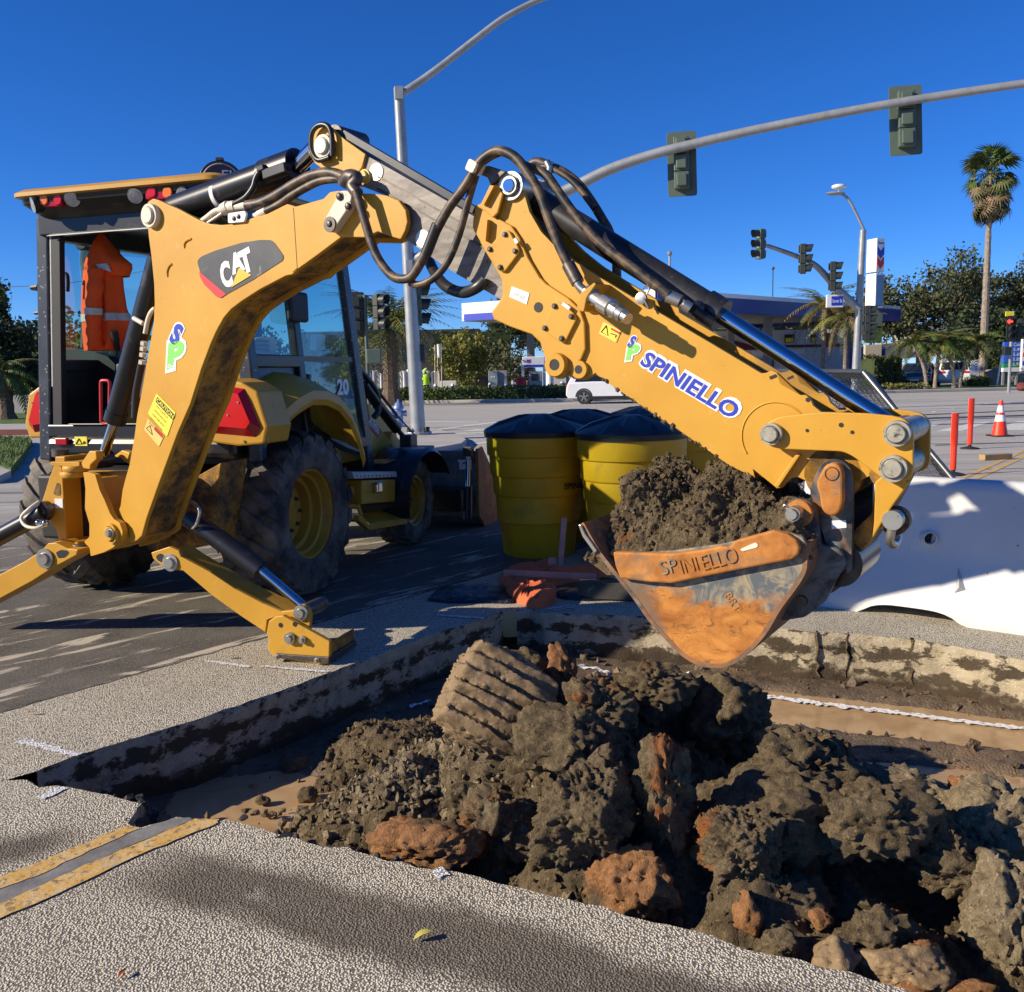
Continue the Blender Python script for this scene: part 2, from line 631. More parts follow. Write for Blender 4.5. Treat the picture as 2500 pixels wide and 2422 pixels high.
# soft-edged darker brown bands across the near slab
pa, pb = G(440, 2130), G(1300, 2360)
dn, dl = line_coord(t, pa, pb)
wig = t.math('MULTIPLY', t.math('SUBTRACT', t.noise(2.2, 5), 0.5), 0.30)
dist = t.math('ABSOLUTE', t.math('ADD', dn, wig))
dk_band1 = t.math('SUBTRACT', 1.0, smoothmask(t, dist, 0.08, 0.20))
dk_band1 = t.math('MULTIPLY', dk_band1, smoothmask(t, t.math('ADD', dl, wig), -0.25, 0.1))
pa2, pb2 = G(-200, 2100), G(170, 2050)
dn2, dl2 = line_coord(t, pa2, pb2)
dk_band2 = t.math('MULTIPLY', t.math('SUBTRACT', 1.0, smoothmask(t, t.math('ABSOLUTE', t.math('ADD', dn2, wig)), 0.03, 0.16)), t.math('SUBTRACT', 1.0, smoothmask(t, dl2, 0.35, 0.6)))
dk_band = t.math('MULTIPLY', t.math('MAXIMUM', dk_band1, dk_band2), t.ramp(t.noise(9, 5), 0.05, 0.42))
chip = t.mix(t.math('MULTIPLY', dk_band, 0.80), chip, (0.085, 0.066, 0.047))
# old dark asphalt behind the joint
ja, jb = G(0, 1740), G(643, 1558)
jn, jl = line_coord(t, ja, jb)
asp = t.mix(t.ramp(t.noise(3, 6, 0.6), 0.3, 0.75), (0.060, 0.054, 0.045), (0.15, 0.132, 0.105))
asp = t.mix(t.ramp(t.voro(150), 0.30, 0.55, (1, 1, 1), (0, 0, 0)), asp, (0.20, 0.18, 0.15))
ang = atan2((jb - ja).y, (jb - ja).x)
mp = t.n('Mapping')
mp.inputs['Rotation'].default_value = (0, 0, -ang + 0.10)
t.l(t.pos, mp.inputs['Vector'])
mp2 = t.n('Mapping')
mp2.inputs['Scale'].default_value = (0.7, 3.4, 1)
t.l(mp.outputs[0], mp2.inputs['Vector'])
stk = t.ramp(t.noise(1.6, 8, 0.68, 0.5, mp2.outputs[0]), 0.555, 0.61)
asp = t.mix(t.math('MULTIPLY', stk, 0.85), asp, (0.60, 0.52, 0.40))
jm = smoothmask(t, t.math('ADD', jn, t.math('MULTIPLY', t.math('SUBTRACT', t.noise(6, 5), 0.5), 0.05)), -0.012, 0.012)
jline = t.math('SUBTRACT', 1.0, smoothmask(t, t.math('ABSOLUTE', t.math('ADD', jn, t.math('MULTIPLY', t.math('SUBTRACT', t.noise(8, 6), 0.5), 0.08))), 0.004, 0.018))
col = t.mix(jm, chip, asp)
col = t.mix(t.math('MULTIPLY', jline, 0.85), col, (0.012, 0.011, 0.01))
# far street, paler and finer
sy = t.n('SeparateXYZ')
t.l(t.pos, sy.inputs[0])
far = smoothmask(t, t.math('ADD', sy.outputs[1], t.math('MULTIPLY', t.noise(0.3, 3), 3.0)), 9.0, 14.5)
mp3 = t.n('Mapping')
mp3.inputs['Scale'].default_value = (0.05, 1.3, 1)
t.l(t.pos, mp3.inputs['Vector'])
road = t.mix(t.ramp(t.noise(1.0, 6, 0.6, 0.2, mp3.outputs[0]), 0.32, 0.70), (0.34, 0.32, 0.285), (0.48, 0.455, 0.41))
road = t.mix(t.math('MULTIPLY', t.ramp(t.noise(1.8, 7, 0.6, 0.2, mp3.outputs[0]), 0.60, 0.64), 0.65), road, (0.06, 0.058, 0.056))
col = t.mix(far, col, road)
hgt_ = t.mix(jm, t.ramp(v1, 0.12, 0.62, (1, 1, 1), (0, 0, 0)), t.ramp(t.voro(150), 0.1, 0.6, (0.45, 0.45, 0.45), (0, 0, 0)))
bp = t.bump(hgt_, 0.9, 0.0042)
t.bump(t.noise(14, 6), 0.35, 0.005, bp)
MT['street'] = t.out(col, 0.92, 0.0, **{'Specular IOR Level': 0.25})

t = NT('cut_concrete')
sep = t.n('SeparateXYZ')
t.l(t.pos, sep.inputs[0])
c = t.mix(t.ramp(t.noise(9, 6, 0.6), 0.3, 0.7), (0.30, 0.245, 0.16), (0.52, 0.44, 0.30))
c = t.mix(t.ramp(t.voro(55), 0.16, 0.24, (1, 1, 1), (0, 0, 0)), c, (0.55, 0.52, 0.45))
nz = t.noise(6.5, 10, 0.70, 0.2, t.scaled(1.0, 1.0, 1.9))
lay = t.math('ADD', t.math('MULTIPLY', t.math('SINE', t.math('MULTIPLY', sep.outputs[2], 48.0)), 0.055), nz)
c = t.mix(t.ramp(lay, 0.49, 0.55), c, (0.075, 0.056, 0.036))
c = t.mix(t.ramp(t.noise(3.0, 8, 0.7, 0.6), 0.60, 0.66), c, (0.030, 0.024, 0.018))
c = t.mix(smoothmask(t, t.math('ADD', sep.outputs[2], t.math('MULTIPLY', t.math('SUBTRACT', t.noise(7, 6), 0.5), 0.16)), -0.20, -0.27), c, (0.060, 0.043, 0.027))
t.bump(t.noise(45, 7, 0.7), 0.8, 0.012)
MT['cut'] = t.out(c, 0.9, 0.0, **{'Specular IOR Level': 0.2})


def M_soil(name, dark, light, clay, clay_lo, rough=0.93, crumb=1.0):
    t = NT(name)
    c = t.mix(t.ramp(t.noise(14, 7, 0.66), 0.30, 0.72), dark, light)
    c = t.mix(t.math('MULTIPLY', t.ramp(t.noise(60, 5, 0.7), 0.56, 0.70), 0.5), c, tuple(min(1, x * 2.1) for x in light))
    c = t.mix(t.ramp(t.noise(4.2, 7, 0.6, 0.8), clay_lo, clay_lo + 0.09), c, clay)
    bp = t.bump(t.noise(62, 8, 0.75), 1.0 * crumb, 0.022)
    t.bump(t.voro(130), 0.55 * crumb, 0.006, bp)
    return t.out(c, rough, 0.0, **{'Specular IOR Level': 0.22})


MT['soil'] = M_soil('moist_soil', (0.080, 0.056, 0.031), (0.25, 0.187, 0.107), (0.26, 0.095, 0.03), 0.645)
MT['soil_tan'] = M_soil('gravelly_soil', (0.16, 0.12, 0.07), (0.42, 0.33, 0.205), (0.34, 0.17, 0.06), 0.66)
MT['soil_clay'] = M_soil('orange_clay', (0.20, 0.088, 0.034), (0.40, 0.20, 0.085), (0.11, 0.08, 0.045), 0.56, 0.8, 0.8)
MT['soil_smear'] = M_soil('smeared_clay', (0.17, 0.115, 0.062), (0.28, 0.195, 0.110), (0.31, 0.15, 0.065), 0.64, 0.62, 0.30)
MT['soil_rust'] = M_soil('rusty_soil', (0.10, 0.072, 0.04), (0.25, 0.19, 0.11), (0.32, 0.115, 0.035), 0.545)

t = NT('trench_mud')
c = t.mix(t.ramp(t.noise(9, 7, 0.65), 0.3, 0.7), (0.060, 0.042, 0.025), (0.17, 0.120, 0.075))
c = t.mix(t.ramp(t.noise(2.0, 6, 0.6), 0.5, 0.66), c, (0.21, 0.135, 0.075))
c = t.mix(t.math('MULTIPLY', t.ramp(t.voro(70), 0.10, 0.22, (1, 1, 1), (0, 0, 0)), 0.6), c, (0.30, 0.26, 0.20))
bp = t.bump(t.noise(50, 7, 0.7), 0.8, 0.012)
t.bump(t.voro(70), 0.5, 0.008, bp)
MT['mud'] = t.out(c, t.math('ADD', t.math('MULTIPLY', t.noise(5, 4), 0.7), 0.25), 0.0)
t = NT('puddle_water')
c = t.mix(t.ramp(t.noise(3.5, 5, 0.6, 1.2), 0.3, 0.75), (0.36, 0.215, 0.105), (0.52, 0.36, 0.20))
t.bump(t.noise(6, 3), 0.05, 0.01)
MT['puddle'] = t.out(c, 0.09, 0.0, **{'Specular IOR Level': 0.5})
t = NT('spray_chalk')
c = t.mix(t.ramp(t.noise(40, 5, 0.7), 0.36, 0.50), (0.20, 0.17, 0.13), (0.82, 0.82, 0.82))
MT['chalk'] = t.out(c, 0.9)
t = NT('white_spray')
c = t.mix(t.ramp(t.voro(125), 0.52, 0.72), (0.80, 0.80, 0.80), (0.22, 0.19, 0.15))
bp = t.bump(t.ramp(t.voro(125), 0.12, 0.62, (1, 1, 1), (0, 0, 0)), 0.8, 0.003)
MT['spray'] = t.out(c, 0.9)
t = NT('yellow_line_paint')
c = t.mix(t.ramp(t.noise(12, 7, 0.7, 0.8), 0.42, 0.66), (0.62, 0.36, 0.075), (0.64, 0.47, 0.24))
c = t.mix(t.ramp(t.noise(5, 9, 0.75, 1.2), 0.56, 0.66), c, (0.42, 0.34, 0.23))
c = t.mix(t.ramp(t.noise(34, 8, 0.75, 0.3), 0.53, 0.62), c, (0.16, 0.12, 0.08))
t.bump(t.noise(70, 5), 0.5, 0.005)
MT['line_yellow'] = t.out(c, 0.75)
t = NT('sealed_strip')
c = t.mix(t.ramp(t.noise(8, 7, 0.7), 0.3, 0.7), (0.11, 0.105, 0.10), (0.28, 0.27, 0.25))
t.bump(t.noise(60, 5), 0.4, 0.004)
MT['strip'] = t.out(c, 0.7)
MT['line_white'] = M_basic('white_line_paint', (0.66, 0.64, 0.58), 0.8, var=0.12, scale=4, dirt=(0.33, 0.31, 0.28), dirt_lo=0.52, dirt_hi=0.7, dirt_scale=6)

# ================================================================== ground with the trench cut out
near_px = [(14, 1905), (69, 1905), (96, 1919), (151, 1919), (220, 1932), (290, 1948), (340, 1962), (332, 1985), (314, 2008), (344, 2020), (390, 2006), (431, 1994), (480, 1996), (537, 1998), (580, 2008), (633, 2022), (700, 2042), (780, 2063), (850, 2070), (951, 2106), (1040, 2118), (1121, 2133), (1200, 2152), (1282, 2168), (1351, 2190), (1479, 2218), (1603, 2250), (1731, 2283), (1843, 2320), (1988, 2356), (2134, 2395), (2241, 2424), (2400, 2476), (2600, 2545)]
far_px = [(2700, 1660), (2500, 1612), (2360, 1583), (2231, 1561), (2085, 1548), (1969, 1541), (1800, 1524), (1690, 1514), (1560, 1504), (1440, 1500), (1330, 1497), (1296, 1488), (1262, 1490)]
left_px = [(1225, 1493), (1180, 1511), (1050, 1551), (900, 1607), (689, 1685), (459, 1763), (321, 1804), (197, 1841), (92, 1882)]


def dense(pxs, step, amp, seed):
    P = [G(u, v) for u, v in pxs]
    out = []
    for a, b_ in zip(P[:-1], P[1:]):
        n = max(1, int((b_ - a).length / step))
        out += [a.lerp(b_, k / n) for k in range(n)]
    out.append(P[-1])
    arr = A2(*out)
    nx, ny = fbm(arr + seed, 9, 3), fbm(arr + seed + 40, 9, 3)
    return [V((p.x + nx[i] * amp, p.y + ny[i] * amp, 0)) for i, p in enumerate(out)]


near_e = dense(near_px, 0.03, 0.035, 1)
far_e = dense(far_px, 0.04, 0.016, 5)
left_e = dense(left_px, 0.04, 0.020, 9)
ring = near_e + far_e + left_e
outer = [V((-400, -60, 0)), V((400, -60, 0)), V((400, 900, 0)), V((-400, 900, 0))]
tri = tessellate_polygon([outer, ring])
allp = outer + ring
b = MB()
b.v = [V(p) for p in allp]
b.f = [list(f) for f in tri]
b.m = [0] * len(b.f)
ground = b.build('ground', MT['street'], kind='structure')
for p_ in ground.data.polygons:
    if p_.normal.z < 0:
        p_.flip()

FLOOR = -0.30
for nm, E_, amp in (('trench_wall', near_e, 0.02), ('trench_wall', far_e, 0.020), ('trench_wall', left_e, 0.020)):
    zs = [0.0, -0.012, -0.04, -0.08, -0.12, -0.16, -0.20, -0.25, -0.30, -0.36]
    cen_ = V((0.6, 4.2, 0))
    P = []
    for j, z in enumerate(zs):
        for i, p in enumerate(E_):
            t_ = E_[min(i + 1, len(E_) - 1)] - E_[max(i - 1, 0)]
            n_ = V((-t_.y, t_.x, 0)).normalized()
            if n_.dot(cen_ - p) < 0:
                n_ = -n_
            P.append((p, n_, z, j))
    arr = A2(*[(p.x, p.y, z) for p, n_, z, j in P])
    nn = fbm(arr, 7, 4)
    b = MB()
    m_ = len(E_)
    b.v = [p + n_ * ((nn[i] * amp * 1.5 + (0.0 if j == 0 else 0.004) + 0.035 * max(0, -z - 0.2) * 3) if j else 0.0) + Z * z for i, (p, n_, z, j) in enumerate(P)]
    b.f = [[j * m_ + i, j * m_ + i + 1, (j + 1) * m_ + i + 1, (j + 1) * m_ + i] for j in range(len(zs) - 1) for i in range(m_ - 1)]
    b.m = [0] * len(b.f)
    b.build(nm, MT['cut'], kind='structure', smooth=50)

# saw cracks in the far wall
for u, v0, v1, w_ in ((1998, 1545, 1650, 0.016), (2072, 1548, 1645, 0.006), (2228, 1562, 1680, 0.018)):
    p = G(u, v0 - 2)
    nv = V((0.42, 0.9, 0))
    b = MB()
    L_, R_ = [], []
    for k in range(9):
        z = 0.0 - 0.27 * k / 8
        w = w_ * (0.5 + 0.8 * random.random())
        o_ = random.uniform(-0.014, 0.014)
        base = p - nv * 0.022 + Z * z
        L_.append(base + V((0.9, -0.42, 0)) * (o_ - w / 2))
        R_.append(base + V((0.9, -0.42, 0)) * (o_ + w / 2))
    b.prism(L_ + R_[::-1], nv * 0.05)
    b.build('wall_crack', MT['soil'], kind='structure')

# ================================================================== trench floor
pud = [(G(690, 1965, FLOOR), 0.42, 0.26, -0.35), (G(2230, 1760, FLOOR), 1.05, 0.20, -0.42), (G(1900, 1700, FLOOR), 0.45, 0.09, -0.42), (G(2420, 1905, FLOOR), 0.40, 0.09, -0.40), (G(640, 1985, FLOOR), 0.28, 0.16, -0.3)]
xs = np.arange(-2.4, 4.2, 0.026)
ys = np.arange(1.9, 6.6, 0.026)
GX, GY = np.meshgrid(xs, ys)
P = np.stack([GX.ravel(), GY.ravel(), np.zeros(GX.size)], 1)


def pmask(P, grow=1.0):
    m = np.zeros(len(P))
    for c0, ra, rb, an in pud:
        dx, dy = P[:, 0] - c0.x, P[:, 1] - c0.y
        a_ = dx * cos(an) + dy * sin(an)
        b_ = -dx * sin(an) + dy * cos(an)
        m = np.maximum(m, np.clip(1.6 - np.sqrt((a_ / (ra * grow)) ** 2 + (b_ / (rb * grow)) ** 2), 0, 0.6) / 0.6)
    return m


def floor_h(P):
    return FLOOR + 0.030 * fbm(P, 1.7, 4) + 0.016 * fbm(P, 14, 4, 0.6, True) - 0.050 * pmask(P) + 0.012


h = floor_h(P)
b = MB()
b.v = [V((P[i, 0], P[i, 1], h[i])) for i in range(len(P))]
nx, ny = len(xs), len(ys)
b.f = [[j * nx + i, j * nx + i + 1, (j + 1) * nx + i + 1, (j + 1) * nx + i] for j in range(ny - 1) for i in range(nx - 1)]
b.m = [0] * len(b.f)
b.build('trench_floor', MT['mud'], kind='structure', smooth=60, fix=False)
for i, (c0, ra, rb, an) in enumerate(pud):
    b = MB()
    b.face([V((c0.x + cos(an) * ra * 1.5 * cos(t_) - sin(an) * rb * 1.5 * sin(t_), c0.y + sin(an) * ra * 1.5 * cos(t_) + cos(an) * rb * 1.5 * sin(t_), FLOOR - 0.012 - 0.0013 * i)) for t_ in [2 * pi * k / 40 for k in range(40)]])
    b.build('puddle', MT['puddle'], kind='structure', fix=False)


def ribbon(name, pts, w, zf, mat, seed=0, step=0.03, amp=0.5, **kw):
    """a painted stripe with a ragged edge"""
    path = smoothpath(pts, max(2, int((pts[-1] - pts[0]).length / step / (len(pts) - 1))))
    L_, R_ = [], []
    rnd = random.Random(seed)
    for i, p in enumerate(path):
        t_ = path[min(i + 1, len(path) - 1)] - path[max(i - 1, 0)]
        n_ = V((-t_.y, t_.x, 0)).normalized()
        a_ = w / 2 * (1 + amp * (rnd.random() - 0.5))
        c_ = w / 2 * (1 + amp * (rnd.random() - 0.5))
        zz = zf(p) if callable(zf) else zf
        L_.append(V((p.x, p.y, zz)) + n_ * a_)
        R_.append(V((p.x, p.y, zz)) - n_ * c_)
    b = MB()
    m_ = len(L_)
    b.v = L_ + R_
    b.f = [[m_ + i, m_ + i + 1, i + 1, i] for i in range(m_ - 1)]
    b.m = [0] * len(b.f)
    return b.build(name, mat, fix=False, **kw)


fz = lambda p: max(float(floor_h(np.array([[p.x, p.y, 0]]))[0]) + 0.010, FLOOR - 0.004)
cl = [G(*px(12, x, y), FLOOR) for x, y in ((310, 368), (480, 398), (700, 425), (860, 448), (1100, 475), (1300, 500), (1600, 540), (1900, 575), (2200, 610))]
ribbon('chalk_line', cl, 0.055, fz, MT['chalk'], 3, 0.02, 1.3, kind='structure')
for (x0, y0, x1, y1), w_ in (((1080, 780, 1230, 800), 0.05), ((95, 312, 165, 318), 0.06)):
    ribbon('chalk_line', [G(*px(12, x0, y0), FLOOR), G(*px(12, x1, y1), FLOOR)], w_, fz, MT['chalk'], 5, 0.015, 1.5, kind='structure')
for x0, y0, x1, y1, w_ in ((0, 720, 60, 700, 0.05), (430, 515, 540, 465, 0.03), (1320, 290, 1500, 325, 0.05)):
    ribbon('chalk_line', [G(*px(15, x0, y0), FLOOR), G(*px(15, x1, y1), FLOOR)], w_, fz, MT['chalk'], 8, 0.015, 1.6, kind='structure')

# ================================================================== painted marks near the trench
def gsheet(name, c, pts, z, mat):
    b = MB()
    b.face([G(*px(c, x, y), z) for x, y in pts])
    o = b.build(name, mat, fix=False, kind='structure')
    for p_ in o.data.polygons:
        if p_.normal.z < 0:
            p_.flip()
    return o


def rag(pts, seed, amp=5, n=5):
    rnd = random.Random(seed)
    out = []
    for i in range(len(pts)):
        a, c_ = pts[i], pts[(i + 1) % len(pts)]
        for k in range(n):
            t_ = k / n
            out.append((a[0] + (c_[0] - a[0]) * t_ + rnd.uniform(-amp, amp) * (k > 0), a[1] + (c_[1] - a[1]) * t_ + rnd.uniform(-amp, amp) * 0.5 * (k > 0)))
    return out


gsheet('lane_line', 16, rag([(-120, 450), (0, 393), (330, 262), (512, 186), (556, 200), (360, 285), (180, 375), (0, 440), (-120, 492)], 1), 0.005, MT['line_yellow'])
gsheet('sealed_strip', 16, rag([(-120, 495), (0, 442), (330, 300), (560, 200), (690, 158), (760, 156), (770, 166), (500, 275), (250, 390), (0, 500), (-120, 550)], 2), 0.003, MT['strip'])
gsheet('lane_line', 16, rag([(-120, 552), (0, 500), (240, 390), (480, 285), (740, 180), (775, 160), (872, 162), (862, 182), (700, 245), (500, 330), (240, 455), (0, 558), (-120, 612)], 3), 0.005, MT['line_yellow'])
for i, (a, e, w_) in enumerate((((50, 1809), (192, 1845), 0.045), ((95, 1950), (158, 1924), 0.05), ((505, 1615), (610, 1630), 0.03), ((640, 1628), (800, 1642), 0.03), ((1068, 1503), (1182, 1511), 0.035), ((1060, 2140), (1090, 2130), 0.05), ((1330, 1490), (1395, 1480), 0.03), ((1352, 1492), (1400, 1484), 0.02))):
    ribbon('spray_mark', [G(*a), G(*e)], w_, 0.004 + 0.0004 * i, MT['spray'], 20 + i, 0.02, 0.9, kind='structure')
# ================================================================== excavated soil
def ico(sub_):
    bm = bmesh.new()
    bmesh.ops.create_icosphere(bm, subdivisions=sub_, radius=1)
    vv = np.array([tuple(v.co) for v in bm.verts])
    ff = [[v.index for v in f.verts] for f in bm.faces]
    bm.free()
    return vv, ff


ICO = {k: ico(k) for k in (1, 2, 3, 4, 5, 6)}
CLODS = []            # centre, radii for the heap underneath


def lump_mesh(cen, rx, ry, rz, seed, detail, rough=1.0, square=0.0, tilt=(0, 0, 0)):
    vv, ff = ICO[detail]
    U = vv.copy()
    if square:
        m = np.max(np.abs(U), axis=1, keepdims=True)
        U = U * (1 - square) + U / m * square * 0.86
    off = np.array([seed * 3.17, seed * 1.31, seed * 0.77])
    rp = np.random.RandomState(seed + 500)
    pn = rp.normal(size=(13, 3))
    pn /= np.linalg.norm(pn, axis=1, keepdims=True)
    dots = vv @ pn.T
    cut = np.where(dots > 0.05, rp.uniform(0.66, 1.0, 13)[None] / np.maximum(dots, 0.05), 9).min(1).clip(0, 1.25)
    U = U * (0.25 + 0.75 * cut)[:, None] * 1.12
    big = fbm(vv + off, 0.95, 3, 0.5)
    med = fbm(vv + off + 9, 2.6, 4, 0.55)
    d = 1 + 0.30 * big * rough + 0.17 * med * rough
    W_ = U * d[:, None] * np.array([rx, ry, rz])
    e = (rx + ry + rz) / 3
    R = Matrix.Rotation(tilt[2], 3, 'Z') @ Matrix.Rotation(tilt[1], 3, 'Y') @ Matrix.Rotation(tilt[0], 3, 'X')
    W_ = W_ @ np.array(R).T
    nrm = vv @ np.array(R).T
    world_ = W_ + np.array(cen)
    msk = (0.25 + 1.5 * np.clip(fbm(vv + off + 30, 1.4, 2) + 0.35, 0, 0.7))
    fine = (fbm(world_ + seed, 18, 4, 0.6, True) * 0.028 + fbm(world_ + seed, 60, 3, 0.65, True) * 0.010) * msk + fbm(world_ + seed, 34, 4, 0.62) * 0.016
    world_ = world_ + nrm * (fine * min(1.0, e / 0.12) * rough)[:, None]
    return world_, ff


def np_obj(name, verts, faces, mat, smooth=None, base=None, **tags):
    me = bpy.data.meshes.new(name)
    base = np.array(base) if base is not None else np.zeros(3)
    me.from_pydata((verts - base).tolist(), [], faces)
    for m in (mat if isinstance(mat, (list, tuple)) else [mat]):
        me.materials.append(m)
    if smooth:
        me.polygons.foreach_set('use_smooth', [True] * len(me.polygons))
        me.set_sharp_from_angle(angle=radians(smooth))
    o = bpy.data.objects.new(name, me)
    o.location = tuple(base)
    COL.objects.link(o)
    for k, v in tags.items():
        o[k] = v
    return o


def clod(u, v, z, w, h_, mat, seed, label, detail=5, dep=None, rough=1.0, square=0.0, tilt=(0, 0, 0), group=None):
    c0 = G(u, v, z)
    s = FPX / (c0 - CAMP).dot(_F)
    rx, rz = w / 2 / s, h_ / 2 / s
    ry = dep if dep else (rx + rz) / 2
    ve, ff = lump_mesh(c0, rx, ry, rz, seed, detail, rough, square, tilt)
    CLODS.append((c0, rx, ry, rz))
    tg = dict(label=label, category='soil clod')
    if group:
        tg['group'] = group
    return np_obj('soil_clod', ve, ff, MT[mat], 75, (c0.x, c0.y, c0.z - rz), **tg)


SM = 'small crumbly soil clod in the spoil'
OC = 'small chunk of orange clay lying among the spoil in the trench'
clod(1429, 1991, 0.10, 250, 255, 'soil', 2, 'large rounded grey-brown clod in the middle of the spoil heap', 6, rough=0.9)
clod(1397, 1812, 0.18, 230, 150, 'soil', 3, 'wide crumbly clod just below the ridged clay block', 5)
clod(1626, 1962, 0.12, 125, 260, 'soil_rust', 4, 'tall narrow clod standing upright on the spoil heap', 5)
clod(1040, 2062, -0.06, 230, 105, 'soil_clay', 5, 'jagged orange clay clod at the pavement edge beside the gravelly mound', 5, rough=0.8)
clod(1204, 2014, -0.04, 170, 150, 'soil_rust', 6, 'brown clod with an orange split face beside the large rounded clod', 5, rough=1.2)
clod(1535, 2165, -0.07, 205, 150, 'soil_clay', 7, 'hollow-faced orange and brown clod below the large rounded clod', 5, rough=0.8)
clod(1285, 1632, 0.30, 120, 80, 'soil_rust', 8, 'small clod leaning behind the top of the ridged clay block', 4)
clod(1374, 1632, 0.30, 62, 90, 'soil_clay', 9, 'small pointed orange clod sticking up behind the ridged block', 4, rough=1.2)
clod(1450, 1722, 0.24, 165, 105, 'soil_rust', 10, 'clod with orange flakes just to the side of the ridged block', 5)
clod(1580, 1680, 0.20, 190, 110, 'soil', 11, 'low dark clod under the tip of the digging bucket', 5)
clod(1760, 1745, 0.02, 230, 190, 'soil', 12, 'big dark clod mass below the digging bucket', 5)
clod(1660, 1800, -0.10, 150, 140, 'soil', 30, 'dark crumbly clod leaning on the mass below the bucket', 5)
clod(1950, 1879, 0.06, 230, 160, 'soil', 13, 'broad knobbly clod on the spoil nearest the brown puddle', 5, rough=1.1)
clod(2040, 1850, 0.06, 90, 95, 'soil_rust', 14, 'upright clod with an orange tip beside the brown puddle', 4, rough=1.1)
clod(1930, 1970, 0.08, 300, 165, 'soil', 15, 'long crumbly clod in the middle of the spoil, ahead of the knobbly one', 5, rough=1.1)
clod(2124, 2000, 0.10, 250, 165, 'soil', 16, 'smooth grey-brown clod overhanging the dark hollow in the spoil', 5)
clod(1823, 2068, 0.06, 185, 175, 'soil_rust', 17, 'clod with one grey and one rust-orange half on the spoil', 6, rough=0.95)
clod(2215, 1932, -0.03, 210, 80, 'soil_tan', 18, 'pale gravelly clod edging the brown puddle', 5)
clod(2352, 1922, -0.12, 66, 46, 'soil_clay', 19, 'small orange lump lying alone beside the puddle', 4)
clod(2430, 2030, -0.03, 240, 200, 'soil_tan', 20, 'large pale gravelly mound at the edge of the picture', 5)
clod(2294, 2080, 0.0, 95, 160, 'soil', 21, 'upright greenish-grey clod next to the pale gravelly mound', 5)
clod(2360, 2125, -0.05, 220, 150, 'soil', 22, 'crumbly clod under the pale gravelly mound', 5)
clod(2464, 2235, -0.08, 170, 290, 'soil_tan', 23, 'tall crumbly bank of soil in the lower corner of the picture', 5)
clod(1950, 2182, -0.08, 130, 90, 'soil', 25, 'knobbly clod on the near side of the spoil, below the rust-orange one', 4, rough=1.2)
clod(1818, 2240, -0.10, 70, 120, 'soil_clay', 26, 'tapered orange clay spike at the pavement edge', 4, rough=0.8)
clod(2134, 2288, -0.12, 170, 110, 'soil', 28, 'crumbly clod at the pavement edge in front of the dark hollow', 5, rough=1.2)
clod(2210, 2356, -0.14, 220, 80, 'soil_smear', 31, 'flat smooth slab of orange-brown clay at the pavement edge', 5, rough=0.55)
clod(2040, 2345, -0.12, 105, 72, 'soil_smear', 32, 'smooth curled flake of orange clay at the pavement edge', 4, rough=0.8)
for i, (u, v, z, w, h_, m) in enumerate(((1809, 2146, -0.05, 60, 55, 'soil_rust'), (1900, 2312, -0.12, 95, 62, 'soil_rust'), (1690, 2080, -0.05, 90, 60, 'soil'), (1420, 2150, -0.10, 90, 60, 'soil'), (1130, 1960, -0.03, 100, 90, 'soil'), (1290, 1900, 0.02, 120, 100, 'soil'), (1760, 1960, -0.02, 110, 100, 'soil'), (1880, 1890, 0.0, 90, 90, 'soil'))):
    clod(u, v, z, w, h_, m, 40 + i, SM + ', ' + ['below the rust-orange half clod', 'at the pavement edge below the flake', 'under the tall narrow clod', 'between the two front orange clods', 'on the gravelly mound', 'under the wide crumbly clod', 'beside the long crumbly clod', 'beside the knobbly clod'][i % 8], 4, rough=1.2, group='small clods in the spoil heap')
for i, (u, v, z, w, h_) in enumerate(((2003, 2245, -0.10, 52, 46), (2178, 2240, -0.08, 62, 40), (2255, 2322, -0.12, 62, 50), (2376, 2420, -0.16, 95, 44), (2228, 2412, -0.16, 100, 42), (1370, 1862, 0.02, 70, 60), (1340, 2040, -0.08, 70, 55), (1590, 2060, -0.06, 60, 50))):
    clod(u, v, z, w, h_, 'soil_clay', 60 + i, OC, 4, rough=0.85, group='orange clay chunks in the spoil heap')

# ridged clay block, the bucket's teeth marks across its face
c0 = G(1212, 1718, 0.24)
s = FPX / (c0 - CAMP).dot(_F)
e1 = (_R * 0.875 - _U * 0.485).normalized()
e2 = (_R * 0.43 + _U * 0.78 + _F * 0.42).normalized()
e2 = (e2 - e1 * e2.dot(e1)).normalized()
e3 = e1.cross(e2).normalized()
if e3.dot(_F) > 0:
    e3 = -e3
vv, ff = ICO[6]
m = np.max(np.abs(vv), axis=1, keepdims=True)
Q = vv * 0.52 + vv / m * 0.42
Q = Q * (1 + 0.10 * fbm(vv + 3, 1.1, 3))[:, None]
r1, r2, r3 = 148 / s, 132 / s, 115 / s
yy = Q[:, 1]
ph = (yy + 0.07 * fbm(vv, 1.6, 3)) * 3.6 + 0.15
saw = ph - np.floor(ph)
rid = np.where(saw < 0.78, saw / 0.78, (1 - saw) / 0.22)
face_m = np.clip((Q[:, 2] + 0.25) * 2.0, 0, 1)
L = np.stack([Q[:, 0] * r1, yy * r2, Q[:, 2] * r3], 1)
L[:, 2] += (rid - 0.5) * 0.036 * face_m * (1 + 0.8 * fbm(vv + 5, 2.2, 3)) + 0.02 * fbm(vv * np.array([0.5, 3.0, 1]), 2.5, 3) * face_m
wv = np.array(c0)[None] + L[:, :1] * np.array(e1)[None] + L[:, 1:2] * np.array(e2)[None] + L[:, 2:] * np.array(e3)[None]
nrm = (vv[:, :1] * np.array(e1)[None] + vv[:, 1:2] * np.array(e2)[None] + vv[:, 2:] * np.array(e3)[None])
crumb = np.where(rid < 0.3, 0.55, 0.06) * face_m + (1 - face_m)
